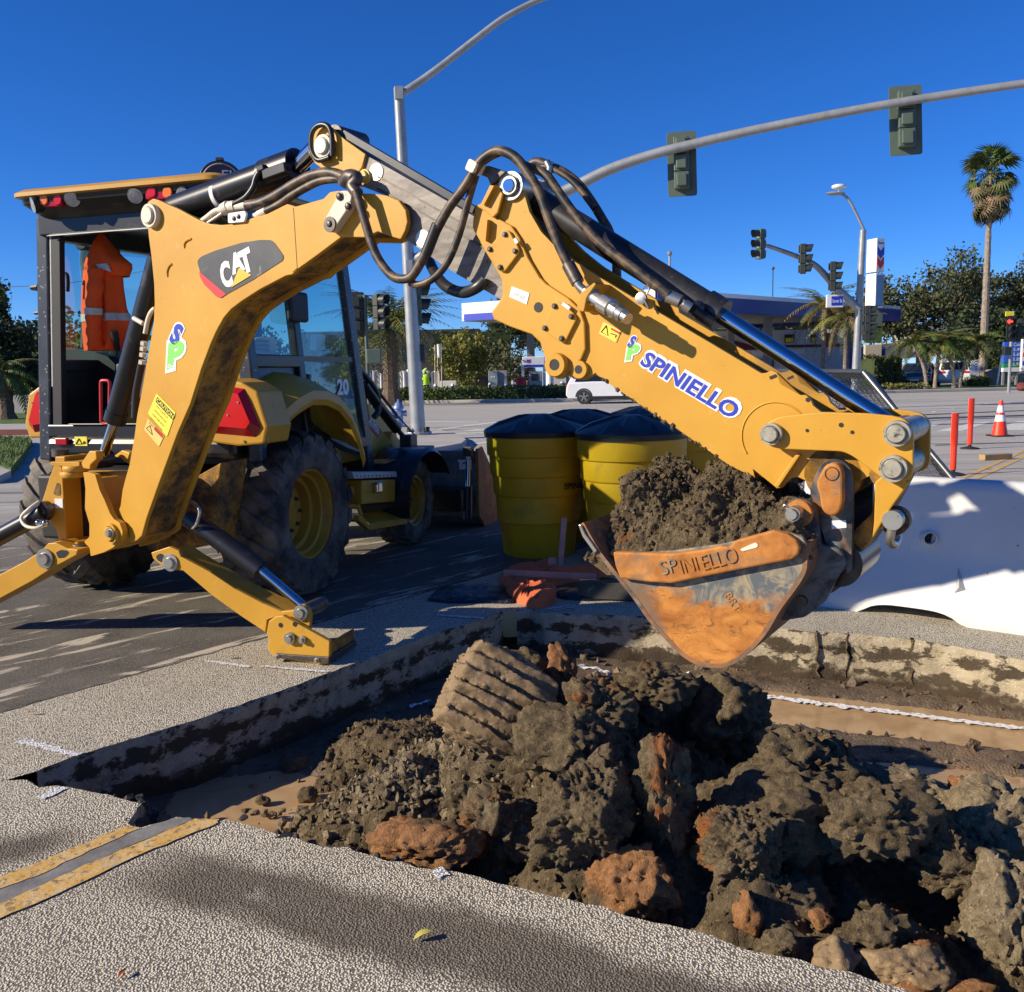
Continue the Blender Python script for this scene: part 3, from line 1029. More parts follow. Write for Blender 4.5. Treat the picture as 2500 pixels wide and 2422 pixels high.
wv = wv + nrm * ((fbm(wv, 45, 4, 0.65) * 0.030 + fbm(wv, 6, 3) * 0.03) * crumb)[:, None]
np_obj('clay_block', wv, ff, MT['soil_smear'], 70, (c0.x, c0.y, c0.z - r2), label='tilted clay block with parallel ridges scraped across it on top of the heap', category='clay block')
CLODS.append((c0, r1, r3, r2))
# gravelly mound on the near left of the heap
gc = G(985, 1915, -0.06)
CLODS.append((gc, 0.16, 0.16, 0.16))

# ---- the loose heap under the clods
xs = np.arange(-0.95, 3.3, 0.0155)
ys = np.arange(2.0, 5.0, 0.0155)
GX, GY = np.meshgrid(xs, ys)
P = np.stack([GX.ravel(), GY.ravel(), np.zeros(GX.size)], 1)
hh = np.full(len(P), -0.5)
wob = fbm(P, 3.0, 3)
for c0, rx, ry, rz in CLODS:
    dd = np.sqrt((P[:, 0] - c0.x) ** 2 + (P[:, 1] - c0.y) ** 2)
    R_ = (rx + ry) / 2
    hh = np.maximum(hh, c0.z - rz * 0.40 - np.clip(dd - R_ * 0.45, 0, None) * (0.95 + 0.5 * wob))
# gravel fan to the left
dd = np.sqrt((P[:, 0] - gc.x) ** 2 + (P[:, 1] - gc.y) ** 2)
hh = np.maximum(hh, 0.02 - np.clip(dd - 0.05, 0, None) * (0.62 + 0.4 * wob))
g2 = G(960, 1770, -0.15)
dd = np.sqrt((P[:, 0] - g2.x) ** 2 + (P[:, 1] - g2.y) ** 2)
hh = np.maximum(hh, -0.16 - np.clip(dd - 0.1, 0, None) * (0.42 + 0.3 * wob))
fl = floor_h(P)
hh = hh + 0.05 * fbm(P, 6, 4) + 0.028 * fbm(P, 21, 4, 0.62, True) + 0.010 * fbm(P, 70, 2, 0.6, True)
# keep the heap inside the trench: distance from the near edge
ne = A2(*near_e)[:, :2]
nd = np.interp(P[:, 0], ne[np.argsort(ne[:, 0]), 0], ne[np.argsort(ne[:, 0]), 1])
inside = P[:, 1] - nd
hol = np.sqrt(((P[:, 0] - G(2180, 2200, -0.2).x) / 0.36) ** 2 + ((P[:, 1] - G(2180, 2200, -0.2).y) / 0.30) ** 2)
hh = hh - 0.22 * np.clip(1.25 - hol, 0, 1)
val = np.sqrt(((P[:, 0] - G(1640, 1850, -0.2).x) / 0.30) ** 2 + ((P[:, 1] - G(1640, 1850, -0.2).y) / 0.45) ** 2)
hh = hh - 0.18 * np.clip(1.25 - val, 0, 1)
hh = np.where(inside < 0.16, np.minimum(hh, -0.12 + np.clip(inside, -0.2, 0.16) * 0.9), hh)
keep = (hh > fl - 0.02) & (inside > 0.012)
nx, ny = len(xs), len(ys)
idx = -np.ones(len(P), int)
K = keep.reshape(ny, nx)
fm = K[:-1, :-1] & K[:-1, 1:] & K[1:, 1:] & K[1:, :-1]
jj, ii = np.nonzero(fm)
quads = np.stack([jj * nx + ii, jj * nx + ii + 1, (jj + 1) * nx + ii + 1, (jj + 1) * nx + ii], 1)
used = np.unique(quads)
idx[used] = np.arange(len(used))
HV = np.stack([P[used, 0], P[used, 1], hh[used]], 1)
np_obj('loose_soil', HV, idx[quads].tolist(), MT['soil'], 60, None, label='loose dark soil and gravel heaped in the trench under the clods', category='soil', kind='stuff')

# ---- crumbs and stones
rs = np.random.RandomState(3)
I1, F1 = ICO[1]


def crumbs(name, centers, sizes, mat, label, cat):
    n = len(centers)
    V_, F_ = [], []
    fa = np.array(F1)
    for k in range(n):
        q = I1 * (1 + 0.35 * rs.normal(size=(len(I1), 1)).clip(-1.5, 1.5)) * sizes[k] * rs.uniform(0.6, 1.25, 3)
        V_.append(q + centers[k])
        F_.append(fa + k * len(I1))
    return np_obj(name, np.concatenate(V_), np.concatenate(F_).tolist(), mat, None, None, label=label, category=cat, kind='stuff')


sel = rs.randint(0, len(HV), 5200)
sz = rs.gamma(2.0, 0.0042, 5200).clip(0.003, 0.028)
cen = HV[sel] + rs.normal(size=(5200, 3)) * 0.006
crumbs('soil_crumbs', cen, sz, MT['soil'], 'fine soil crumbs strewn over the spoil heap', 'soil')
# gravel on the left mound
n = 3600
a_ = rs.uniform(0, 2 * pi, n)
r_ = np.abs(rs.normal(size=n)) * 0.30
gx, gy = gc.x + np.cos(a_) * r_ * 1.0, gc.y + 0.06 + np.sin(a_) * r_ * 1.0
tree_x = np.clip(((gx - xs[0]) / 0.0155).astype(int), 0, nx - 1)
tree_y = np.clip(((gy - ys[0]) / 0.0155).astype(int), 0, ny - 1)
gz = np.maximum(hh.reshape(ny, nx)[tree_y, tree_x], floor_h(np.stack([gx, gy, gx * 0], 1)))
ok = (inside.reshape(ny, nx)[tree_y, tree_x] > 0.03)
cen = np.stack([gx, gy, gz + 0.003], 1)[ok]
crumbs('gravel', cen, rs.gamma(3.0, 0.0034, len(cen)).clip(0.004, 0.024), MT['soil_tan'], 'small angular gravel covering the mound beside the puddle', 'gravel')
# scattered bits on the trench floor and along the walls
n = 2600
bx, by = rs.uniform(-1.9, 3.4, n), rs.uniform(2.3, 6.1, n)
loc = np.stack([bx, by, bx * 0], 1)
okm = []
from mathutils.geometry import intersect_point_line
ringa = A2(*ring)[:, :2]


def inpoly(x, y):
    x0, y0 = ringa[:, 0], ringa[:, 1]
    x1, y1 = np.roll(x0, -1), np.roll(y0, -1)
    c_ = ((y0 > y) != (y1 > y)) & (x < (x1 - x0) * (y - y0) / (y1 - y0 + 1e-12) + x0)
    return c_.sum() % 2 == 1


okm = np.array([inpoly(x, y) for x, y in zip(bx, by)])
pm = pmask(loc)
okm &= (rs.uniform(size=n) > pm * 0.9)
loc = loc[okm]
loc[:, 2] = floor_h(loc) + 0.004
crumbs('mud_crumbs', loc, rs.gamma(1.8, 0.006, len(loc)).clip(0.003, 0.034), MT['mud'], 'muddy gravel strewn over the trench floor', 'gravel')
# broken asphalt crumbs along the near edge
pts = []
for p in near_e:
    if p.x < -0.25 and p.x > -1.75:
        for k in range(16):
            d = abs(rs.normal()) * 0.055
            pts.append((p.x + rs.normal() * 0.03 + 0.4 * d, p.y + 0.02 + d, -0.03 - d * 2.2 + rs.normal() * 0.015))
pts = np.array(pts)
crumbs('broken_asphalt', pts, rs.gamma(2.2, 0.0055, len(pts)).clip(0.004, 0.03), M_basic('asphalt_crumb', (0.05, 0.045, 0.04), 0.9, var=0.5, scale=40, bump=0.5), 'black broken asphalt crumbs along the torn pavement edge', 'rubble')
# single stones in the puddle
for i, (u, v, w) in enumerate(((750, 1946, 46), (640, 1960, 30), (565, 1850, 34), (720, 1870, 60), (830, 1855, 60), (600, 1984, 18), (625, 1987, 14))):
    q = G(u, v, FLOOR)
    s = FPX / (q - CAMP).dot(_F)
    ve, ff = lump_mesh(q + Z * 0.01, w / 2 / s, w / 2.4 / s, w / 3 / s, 80 + i, 3, 1.0)
    np_obj('mud_lump', ve, ff, MT['soil'], 70, tuple(q), label='small dark lump sitting in the near puddle', category='soil clod', group='lumps in the near puddle')
# ================================================================== backhoe loader
TH = radians(17.5)
MHv = V((sin(TH), cos(TH), 0))            # forward
MRv = V((cos(TH), -sin(TH), 0))           # right
_p = DY(773, 1269, 6.72)
MO = _p - MRv * 1.06
MO.z = 0


def MP(r, h, z):
    return MO + MRv * r + MHv * h + Z * z


def MH(c, x, y, h):
    return hit(*px(c, x, y), MO + MHv * h, MHv)


def MR(c, x, y, r):
    return hit(*px(c, x, y), MO + MRv * r, MRv)


BA = radians(32)
Bv = V((cos(BA), -sin(BA), 0))            # along the boom plane, outwards
Wv = V((sin(BA), cos(BA), 0))             # across the boom, away from the viewer
BP0 = DY(270, 1305, 5.6)
BP0.z = 0


def b2(c, x, y, off=0.0):
    q = hit(*px(c, x, y), BP0 + Wv * off, Wv) - BP0
    return (q.dot(Bv), q.z)


def b3(p, off=0.0):
    return BP0 + Bv * p[0] + Wv * off + Z * p[1]


def bq(c, x, y, off=0.0):
    return b3(b2(c, x, y, off), off)


def outline(c, pts, off, rnd=0.0):
    o = [b2(c, x, y, off) if not isinstance(x, tuple) else None for x, y in pts]
    if rnd:
        o = [(p.x, p.y) for p in rounded([V((a, b, 0)) for a, b in o], rnd)]
    return o


def multi(parts, off, rnd=0.0):
    o = []
    for c, pts in parts:
        o += [b2(c, x, y, off) for x, y in pts]
    if rnd:
        o = [(p.x, p.y) for p in rounded([V((a, b, 0)) for a, b in o], rnd)]
    return o


def plate(name, o, off0, off1, mat, parent, bevel=0.004):
    b = MB()
    b.prism([b3(p, off0) for p in o], Wv * (off1 - off0))
    return b.build(name, mat, parent, bevel=bevel)


def pinset(name, p, r, off0, off1, parent, mat=None, cap=None, rim=True):
    """a pin across the boom: flange and end cap on the near side"""
    b = MB()
    b.lathe(b3(p, off0), Wv, [(0.001, 0), (r * 0.62, 0), (r * 0.70, 0.006), (r * 0.70, 0.02), (r * 0.74, 0.02), (r * 0.78, 0.014), (r * 0.97, 0.014), (r, 0.022), (r, off1 - off0)], 32)
    return b.build(name, mat or MT['pin'], parent, smooth=35)


def bolt(p, off, parent, r=0.0095, hgt=0.013):
    b = MB()
    b.lathe(b3(p, off - hgt), Wv, [(0.001, 0), (r * 0.8, 0), (r, hgt * 0.25), (r, hgt * 0.7), (r * 1.35, hgt * 0.72), (r * 1.35, hgt + 0.002)], 8)
    return b.build('bolt', MT['bolt'], parent, smooth=50)


def hole(p, off, r, parent):
    b = MB()
    b.lathe(b3(p, off - 0.0015), Wv, [(0.001, 0.0), (r, 0.0), (r, 0.0022)], 20)
    return b.build('hole', MT['black_matte'], parent)


BH = thing('backhoe_loader', MP(0, 0, 0), 'yellow backhoe loader with its digging arm swung out over the trench', 'backhoe')

# ---- boom -----------------------------------------------------------
o = multi([(3, [(25, 720), (35, 670), (75, 648), (120, 662), (280, 735), (430, 815), (500, 843), (600, 852), (700, 845), (820, 805), (960, 765), (1085, 702), (1110, 690), (1175, 710), (1300, 675), (1390, 650), (1440, 598), (1500, 588), (1580, 590)]),
           (4, [(40, 455), (130, 450), (220, 455), (300, 468), (390, 505), (445, 580), (458, 670), (440, 740), (405, 805), (330, 785), (230, 745), (130, 790)]),
           (3, [(1530, 945), (1350, 1080), (1190, 1195), (1150, 1235), (1100, 1245), (900, 1350), (760, 1440), (680, 1500), (620, 1570), (560, 1680), (520, 1770)]),
           (2, [(1555, 0), (1470, 270), (1370, 500), (1240, 850), (1130, 1160), (1095, 1290), (1060, 1325), (1005, 1350), (1000, 1280), (960, 1215), (895, 1150), (930, 1060), (945, 940), (965, 860), (1000, 740), (1015, 650), (1035, 540), (1060, 350), (1090, 200)]),
           (1, [(1148, 1250), (1155, 1100), (1150, 950), (1130, 750), (1110, 600), (1098, 450)])], 0.0)
boom_o = o
boom = plate('boom', o, 0.0, 0.028, MT['yellow'], BH, 0.004)
plate('far_plate', o, 0.252, 0.28, MT['yellow_worn'], boom, 0.004)
plate('web', inset2(o, 0.022), 0.0285, 0.2515, MT['yellow_caked'], boom, 0)
# seam strip and embossed marks
sm = multi([(3, [(1105, 694), (1165, 712), (1195, 1190), (1150, 1228)])], 0.0)
plate('weld_strip', inset2(sm, 0.004), -0.0025, 0.002, MT['yellow'], boom, 0.001)
for arc in ([(1375, 690), (1385, 650), (1410, 630), (1430, 622)], [(1250, 905), (1253, 860), (1268, 825), (1285, 810)]):
    b = MB()
    b.tube(smoothpath([bq(1, x, y, -0.001) for x, y in arc], 4), 0.006, 6)
    b.build('weld_bead', MT['yellow_worn'], boom, smooth=60)
pinset('pin', b2(1, 1145, 452), 0.064, -0.045, 0.33, boom, MT['cream'])
# worn patches under the boom: bolts on the underside
# CAT badge
bd = multi([(3, [(415, 1130), (450, 1095), (560, 1050), (760, 990), (900, 968), (985, 968), (1010, 985), (1085, 1090), (1080, 1125), (840, 1280), (640, 1390), (600, 1415), (570, 1410), (470, 1310)])], -0.001, 0.02)
badge = plate('badge', bd, -0.003, -0.0005, MT['decal_dark'], boom, 0)
plate('stripe', multi([(3, [(432, 1212), (620, 1370), (640, 1388), (600, 1415), (570, 1408), (470, 1312), (440, 1255)])], -0.003), -0.0045, -0.0031, MT['decal_red'], badge, 0)


def decal_text(name, body, c, p0, p1, p2, mat, parent, off=-0.003, **kw):
    """p0 lower left, p1 lower right, p2 upper left (crop pixels)"""
    a, b_, d = bq(c, *p0, off), bq(c, *p1, off), bq(c, *p2, off)
    xd = (b_ - a)
    nn = -Wv
    yd = nn.cross(xd).normalized()
    h = (d - a).dot(yd)
    sh = (d - a).dot(xd.normalized())
    return text(name, body, a, xd, yd, xd.length, h, mat, parent, **kw)


decal_text('lettering', 'C', 3, (620, 1352), (700, 1318), (585, 1150), MT['decal_white'], badge, -0.0035, bold=0.05)
decal_text('lettering', 'A', 3, (690, 1240), (790, 1196), (672, 1080), MT['decal_white'], badge, -0.0035, bold=0.05)
decal_text('lettering', 'T', 3, (770, 1242), (860, 1196), (738, 1060), MT['decal_white'], badge, -0.0035, bold=0.06)
plate('triangle', multi([(3, [(680, 1335), (740, 1183), (835, 1240)])], -0.005), -0.0065, -0.0052, MT['decal_yellow'], badge, 0)


def sp_logo(c, s0, s1, s2, p0, p1, p2, parent, off):
    """blue S over a green P with white edges"""
    root = None
    for body, q, m in (('P', (p0, p1, p2), MT['decal_green']), ('S', (s0, s1, s2), MT['decal_blue'])):
        a, b_, d = [bq(c, *k, off) for k in q]
        xd = b_ - a
        yd = (-Wv).cross(xd).normalized()
        e = xd.length * 0.11
        h = (d - a).dot(yd)
        u = xd.normalized()
        text('logo_edge', body, a - u * e - yd * e, xd, yd, xd.length + 2 * e, h + 2 * e, MT['decal_white'], parent, bold=0.13, lift=0.0, shear=0.25)
        text('logo_letter', body, a, xd, yd, xd.length, h, m, parent, bold=0.055, lift=0.0012, shear=0.25)
    return root


sp_logo(1, (1262, 1390), (1340, 1440), (1318, 1240), (1248, 1600), (1400, 1560), (1310, 1390), boom, -0.001)
for k in range(2):
    plate('logo_stripe', multi([(1, [(1262 - k * 8, 1555 + k * 16), (1305 - k * 8, 1582 + k * 16), (1302 - k * 8, 1590 + k * 16), (1258 - k * 8, 1563 + k * 16)])], -0.004), -0.0052, -0.0045, MT['decal_white'], boom, 0)
# caution stickers
st = plate('caution_sticker', multi([(2, [(1212, 192), (1358, 340), (1292, 525), (1146, 345)])], -0.001), -0.0035, -0.001, MT['decal_lemon'], boom, 0)
plate('sticker_band', multi([(2, [(1215, 218), (1345, 352), (1332, 395), (1202, 256)])], -0.004), -0.005, -0.0038, MT['decal_black'], st, 0)
decal_text('lettering', 'CAUTION', 2, (1208, 252), (1334, 388), (1220, 226), MT['decal_lemon'], st, -0.0055, bold=0.02)
for k in range(5):
    a = (1192 - k * 14 + 12, 290 + k * 32)
    decal_text('lettering', ['STAY CLEAR OF', 'SWINGING BOOM AND', 'LOAD KEEP BACK', 'FROM THE MACHINE', 'WHEN WORKING'][k], 2, a, (a[0] + 90, a[1] + 98), (a[0] + 4, a[1] - 12), MT['decal_black'], st, -0.004)
st = plate('warning_sticker', multi([(2, [(1145, 385), (1270, 520), (1230, 602), (1116, 470)])], -0.001), -0.0035, -0.001, MT['decal_cream'], boom, 0)
plate('sticker_band', multi([(2, [(1200, 450), (1262, 516), (1252, 536), (1190, 470)])], -0.004), -0.005, -0.0038, MT['decal_red'], st, 0)
b = MB()
tri = [bq(2, 1160, 440, -0.004), bq(2, 1178, 512, -0.004), bq(2, 1130, 460, -0.004)]
b.tube(tri + [tri[0]], 0.0028, 4)
b.build('warning_triangle', MT['decal_black'], st)

# boom lift cylinder
cy = sub('lift_cylinder', BH)
b = MB()
a, e = bq(2, 892, 385, 0.14), bq(1, 1190, 760, 0.14)
b.cyl(a, e, 0.062, 28)
d = (e - a).normalized()
b.cyl(a - d * 0.02, a + d * 0.05, 0.066, 28)
b.build('cylinder_barrel', MT['black'], cy, smooth=40)
b = MB()
b.cyl(bq(2, 795, 690, 0.14), a, 0.030, 24)
b.build('cylinder_rod', MT['chrome'], cy, smooth=40)
b = MB()
b.lathe(b3(b2(2, 785, 700, 0.14), 0.08), Wv, [(0.02, 0), (0.055, 0), (0.055, 0.12), (0.02, 0.12)], 20)
b.build('rod_eye', MT['black'], cy, smooth=40)
b = MB()
b.tube(smoothpath([bq(1, 1160, 1140, 0.02), bq(1, 1130, 1170, 0.02), bq(1, 1105, 1230, 0.03), bq(1, 1085, 1330, 0.03)], 4), 0.013, 8)
b.tube([bq(1, 1000, 1215, 0.075), bq(1, 1070, 1255, 0.075)], 0.014, 8)
b.build('steel_pipe', MT['cream'], cy, smooth=50)
for yy in (1390, 1430, 1475, 1530):
    b = MB()
    b.cyl(bq(1, 1078 - (yy - 1390) * 0.1, yy, 0.03), bq(1, 1075 - (yy - 1390) * 0.1, yy + 28, 0.03), 0.021, 6)
    b.build('fitting', MT['cream'], cy)
b = MB()
b.tube(smoothpath([bq(1, 1060, 1555, 0.03), bq(1, 1040, 1650, 0.04), bq(2, 1050, 200, 0.05), bq(2, 1040, 380, 0.05)], 4), 0.022, 8)
b.build('hose', MT['hose_black'], cy, smooth=50)

# crowd cylinder (boom to dipper head)
cy = sub('crowd_cylinder', BH)
a, e = bq(3, 250, 735, 0.14), bq(3, 1195, 395, 0.14)
d = (e - a).normalized()
b = MB()
b.cyl(a, e, 0.078, 32)
b.cyl(e - d * 0.22, e + d * 0.0, 0.088, 32)
b.build('cylinder_barrel', MT['black'], cy, smooth=40)
b = MB()
b.cyl(e, bq(3, 1365, 245, 0.14) - d * 0.03, 0.042, 24)
b.build('cylinder_rod', MT['chrome'], cy, smooth=40)
b = MB()
m = bq(3, 612, 620, 0.14)
b.cyl(m - d * 0.013, m + d * 0.013, 0.0815, 32)
b.build('band_clamp', MT['white'], cy, smooth=40)
b = MB()
b.tube(smoothpath([bq(3, 700, 690, 0.02), bq(3, 790, 640, 0.02), bq(3, 850, 560, 0.03), bq(3, 870, 490, 0.04), bq(3, 910, 430, 0.05), bq(3, 960, 420, 0.06)], 5), 0.016, 8)
b.build('hose', MT['hose_black'], cy, smooth=50)
b = MB()
b.box(bq(3, 1030, 440, 0.06), 0.16, 0.05, 0.05, d, Wv, d.cross(Wv))
b.box(bq(3, 915, 415, 0.045), 0.05, 0.03, 0.03, d, Wv, d.cross(Wv))
b.build('port_block', MT['black'], cy, bevel=0.006)

# pipes and hoses on top of the boom
hs = sub('boom_hoses', BH)
for pth, r, mt in (([(440, 835), (500, 790), (560, 745), (620, 735)], 0.016, 'cream'), ([(500, 840), (560, 800), (640, 745)], 0.012, 'steel')):
    b = MB()
    b.tube(smoothpath([bq(3, x, y, 0.04) for x, y in pth], 4), r, 8)
    b.build('steel_pipe', MT[mt], hs, smooth=50)
for a, e, r in (((618, 735), (660, 710), 0.032), ((665, 712), (715, 705), 0.028), ((720, 710), (805, 700), 0.022), ((860, 790), (890, 775), 0.018), ((890, 775), (955, 740), 0.021)):
    b = MB()
    b.cyl(bq(3, *a, 0.03), bq(3, *e, 0.03), r, 10)
    b.build('fitting', MT['cream'], hs, smooth=40)
for pth, r in (([(800, 702), (900, 685), (1000, 640), (1150, 550), (1280, 480), (1400, 450), (1480, 455), (1570, 490)], 0.026),
               ([(950, 745), (1050, 695), (1150, 625), (1300, 540), (1400, 505), (1540, 495)], 0.020)):
    b = MB()
    b.tube(smoothpath([bq(3, x, y, 0.02) for x, y in pth], 6), r, 10)
    b.build('hose', MT['hose'], hs, smooth=60)
br = plate('pipe_bracket', multi([(3, [(668, 765), (800, 745), (810, 770), (795, 830), (670, 842)])], -0.002, 0.01), -0.016, -0.002, MT['decal_white'], hs, 0.002)
for x, y in ((720, 805), (755, 790)):
    bolt(b2(3, x, y), -0.016, br, 0.010, 0.008)
# swivel bracket at the boom nose
br = plate('hose_clamp', multi([(3, [(1510, 620), (1555, 590), (1615, 595), (1640, 640), (1605, 735), (1560, 800), (1490, 905), (1450, 912), (1420, 880), (1420, 830), (1490, 700), (1515, 660)])], -0.03, 0.02), -0.055, -0.002, MT['cream'], hs, 0.005)
for x, y in ((1525, 632), (1592, 708), (1450, 845)):
    bolt(b2(3, x, y, -0.05), -0.055, br, 0.016, 0.014)
b = MB()
b.lathe(b3(b2(3, 1450, 850, -0.05), -0.062), Wv, [(0.012, 0), (0.036, 0), (0.036, 0.008)], 20)
b.build('washer', MT['bolt'], br, smooth=40)
b = MB()
b.tube(smoothpath([bq(3, 1555, 540, -0.02), bq(3, 1590, 480, -0.03), bq(3, 1650, 500, -0.04), bq(4, 30, 390, -0.05), bq(4, 75, 455, -0.06)], 5), [0.035] * 10 + [0.028] * 11, 12)
b.build('elbow', MT['bolt'], br, smooth=50)

# ---- dipper ----------------------------------------------------------
dp = multi([(3, [(1275, 290), (1290, 180), (1330, 110), (1390, 80), (1450, 95), (1500, 145), (1560, 195), (1715, 305)]),
            (4, [(130, 150), (600, 415), (960, 620), (1300, 815), (1300, 1350), (1170, 1265), (800, 1050), (530, 865), (440, 800), (330, 620), (300, 470), (120, 400)]),
            (3, [(1640, 480), (1560, 500), (1470, 510), (1400, 430), (1330, 380)])], 0.05)
dipper = plate('dipper', dp, 0.05, 0.23, MT['grey_worn'], BH, 0.006)
hd = multi([(3, [(1275, 290), (1290, 180), (1330, 110), (1390, 80), (1450, 95), (1500, 145), (1560, 195), (1715, 305), (1690, 400), (1640, 480), (1560, 500), (1470, 510), (1400, 430), (1330, 380)])], 0.035)
plate('head_plate', hd, 0.035, 0.0505, MT['yellow'], dipper, 0.003)
plate('head_plate', hd, 0.2295, 0.245, MT['yellow_worn'], dipper, 0.003)
pinset('pin', b2(3, 1372, 240, 0.0), 0.055, -0.005, 0.30, dipper, MT['cream'])
b = MB()
b.tube(smoothpath([bq(3, 1440, 330, 0.01), bq(3, 1350, 350, 0.01), bq(3, 1300, 270, 0.01), bq(3, 1300, 150, 0.01), bq(3, 1350, 85, 0.01), bq(3, 1420, 85, 0.01), bq(3, 1455, 160, 0.01), bq(3, 1460, 320, 0.01)], 6), 0.013, 8)
b.build('grease_hose', MT['hose_black'], dipper, smooth=60)
b = MB()
b.lathe(b3(b2(3, 1560, 190, 0.14), 0.06), Wv, [(0.01, 0), (0.052, 0), (0.052, 0.2), (0.01, 0.2)], 28)
b.build('hose_drum', MT['bolt'], dipper, smooth=40)
pinset('wear_pad', b2(3, 1690, 470, 0.02), 0.032, 0.02, 0.06, dipper, MT['decal_cream'])
b = MB()
for of in (0.07, 0.21):
    b.bar(bq(3, 1560, 165, of) + Z * 0.01, bq(4, 985, 600, of) + Z * 0.01, 0.035, 0.03)
b.build('top_rail', MT['black_speck'], dipper)
for xx, yy, rr in ((215, 285, 0.040), (575, 800, 0.040)):
    b = MB()
    b.lathe(b3(b2(4, xx, yy, 0.046), 0.046), Wv, [(0.001, 0), (rr, 0), (rr * 1.03, 0.004)], 24)
    b.build('wear_pad', MT['steel'], dipper, smooth=40)
for k, (y0, y1) in enumerate(((0.34, 0.30), (0.62, 0.60))):
    a0, a1 = b2(4, 130 + 100, 150 + 58 + 330 * y0, 0.05), b2(4, 1150, 720 + 330 * y0, 0.05)
    b = MB()
    b.bar(b3(a0, 0.047), b3(a1, 0.047), 0.006, 0.008)
    b.build('groove_edge', MT['bolt'], dipper)

# outer stick
so_ = multi([(4, [(962, 720), (968, 640), (985, 545), (1030, 528), (1065, 450), (1110, 370), (1160, 300), (1230, 278), (1320, 300), (1345, 400), (1400, 590), (1490, 745), (1590, 850), (1700, 940)]),
             (5, [(165, 185), (330, 290), (620, 465), (660, 450), (770, 485), (785, 560), (1200, 805), (1610, 1050), (1650, 1045), (1690, 1028), (1730, 1045), (1752, 1085), (1765, 1150)]),
             (6, [(330, 115), (490, 205), (530, 205), (565, 235), (585, 285), (660, 345), (900, 350), (1050, 420), (1060, 700), (1020, 830), (940, 870), (760, 870), (620, 890), (540, 870), (470, 838), (420, 845), (380, 880), (350, 918), (305, 925), (270, 895), (120, 775)]),
             (5, [(1560, 1855), (1370, 1765), (1160, 1620), (960, 1480), (780, 1365), (600, 1240), (450, 1140), (370, 1080), (330, 1045), (245, 1100), (160, 1092), (110, 1060), (60, 1092), (0, 1080)]),
             (4, [(1555, 1820), (1515, 1700), (1485, 1600), (1420, 1540), (1250, 1480), (1130, 1425), (1108, 1370), (1160, 1300), (1195, 1240), (1190, 1120), (1150, 1045), (1050, 880)])], 0.0)
stick = plate('stick', so_, 0.0, 0.025, MT['yellow'], BH, 0.004)
plate('far_plate', so_, 0.255, 0.28, MT['yellow_worn'], stick, 0.004)
web = multi([(5, [(0, 300), (600, 640), (1300, 1100), (1900, 1560), (1899, 1899), (1560, 1838), (960, 1460), (600, 1222), (300, 980), (0, 700)])], 0.03)
plate('web', web, 0.0255, 0.2545, MT['yellow_caked'], stick, 0)
webu = multi([(4, [(1090, 430), (1200, 330), (1280, 420), (1330, 600), (1500, 850), (1650, 980), (1650, 1200), (1500, 1500), (1250, 1440), (1240, 1100), (1000, 720)])], 0.03)
plate('web', webu, 0.0255, 0.2545, MT['yellow_caked'], stick, 0)
webe = multi([(6, [(270, 870), (310, 905), (420, 830), (640, 870), (640, 500), (200, 500), (100, 740)])], 0.03)
plate('web', webe, 0.0255, 0.2545, MT['yellow_worn'], stick, 0)
ov = multi([(4, [(962, 720), (968, 640), (985, 545), (1030, 528), (1060, 560), (1085, 585), (1150, 640), (1260, 700), (1320, 790), (1390, 950), (1480, 1100), (1530, 1150), (1700, 1260), (1790, 1350), (1825, 1450), (1832, 1650), (1800, 1730), (1700, 1830), (1640, 1885), (1590, 1880), (1555, 1820), (1515, 1700), (1485, 1600), (1420, 1540), (1250, 1480), (1130, 1425), (1108, 1370), (1160, 1300), (1195, 1240), (1190, 1120), (1150, 1045), (1050, 880)])], -0.018)
plate('overlay_plate', ov, -0.018, -0.0005, MT['yellow'], stick, 0.005)
fl = multi([(4, [(985, 545), (1030, 528), (1100, 385), (1150, 395), (1200, 455), (1160, 600), (1120, 640), (1065, 590)])], -0.03)
plate('head_gusset', fl, -0.035, -0.019, MT['yellow'], stick, 0.004)
b = MB()
b.prism([bq(4, 1045, 540, -0.06), bq(4, 1130, 380, -0.06), bq(4, 1150, 395, -0.02), bq(4, 1065, 560, -0.02)], Wv * 0.02)
b.build('gusset_rib', MT['yellow'], stick, bevel=0.003)
b = MB()
b.prism([bq(4, 1060, 820, -0.05), bq(4, 1075, 650, -0.05), bq(4, 1095, 655, -0.02), bq(4, 1080, 830, -0.02)], Wv * 0.02)
b.build('gusset_rib', MT['yellow'], stick, bevel=0.003)
for pts, bl in (([(1075, 885), (1200, 735), (1245, 735), (1332, 895), (1210, 1058), (1160, 1050)], ((1210, 765), (1095, 880), (1290, 895), (1175, 1020))),
                ([(1500, 1500), (1590, 1285), (1650, 1295), (1745, 1375), (1768, 1420), (1672, 1612), (1620, 1590)], ((1595, 1320), (1725, 1400), (1520, 1490), (1650, 1570)))):
    cp = plate('cover_plate', multi([(4, pts)], -0.03, 0.02), -0.034, -0.0185, MT['yellow'], stick, 0.004)
    for x, y in bl:
        bolt(b2(4, x, y, -0.034), -0.034, cp)
for x0, y0, x1, y1 in ((1290, 800, 1310, 835), (1660, 1300, 1715, 1340)):
    b = MB()
    b.bar(bq(4, x0, y0, -0.036), bq(4, x1, y1, -0.036), 0.014, 0.012, Wv)
    b.build('weld_tab', MT['decal_white'], stick)
hole(b2(4, 1470, 1330, -0.018), -0.0185, 0.021, stick)
b = MB()
b.lathe(b3(b2(4, 1612, 1775, -0.03), -0.05), Wv, [(0.022, 0.004), (0.024, 0), (0.046, 0), (0.050, 0.006), (0.050, 0.035)], 32)
b.build('lock_boss', MT['yellow'], stick, smooth=40)
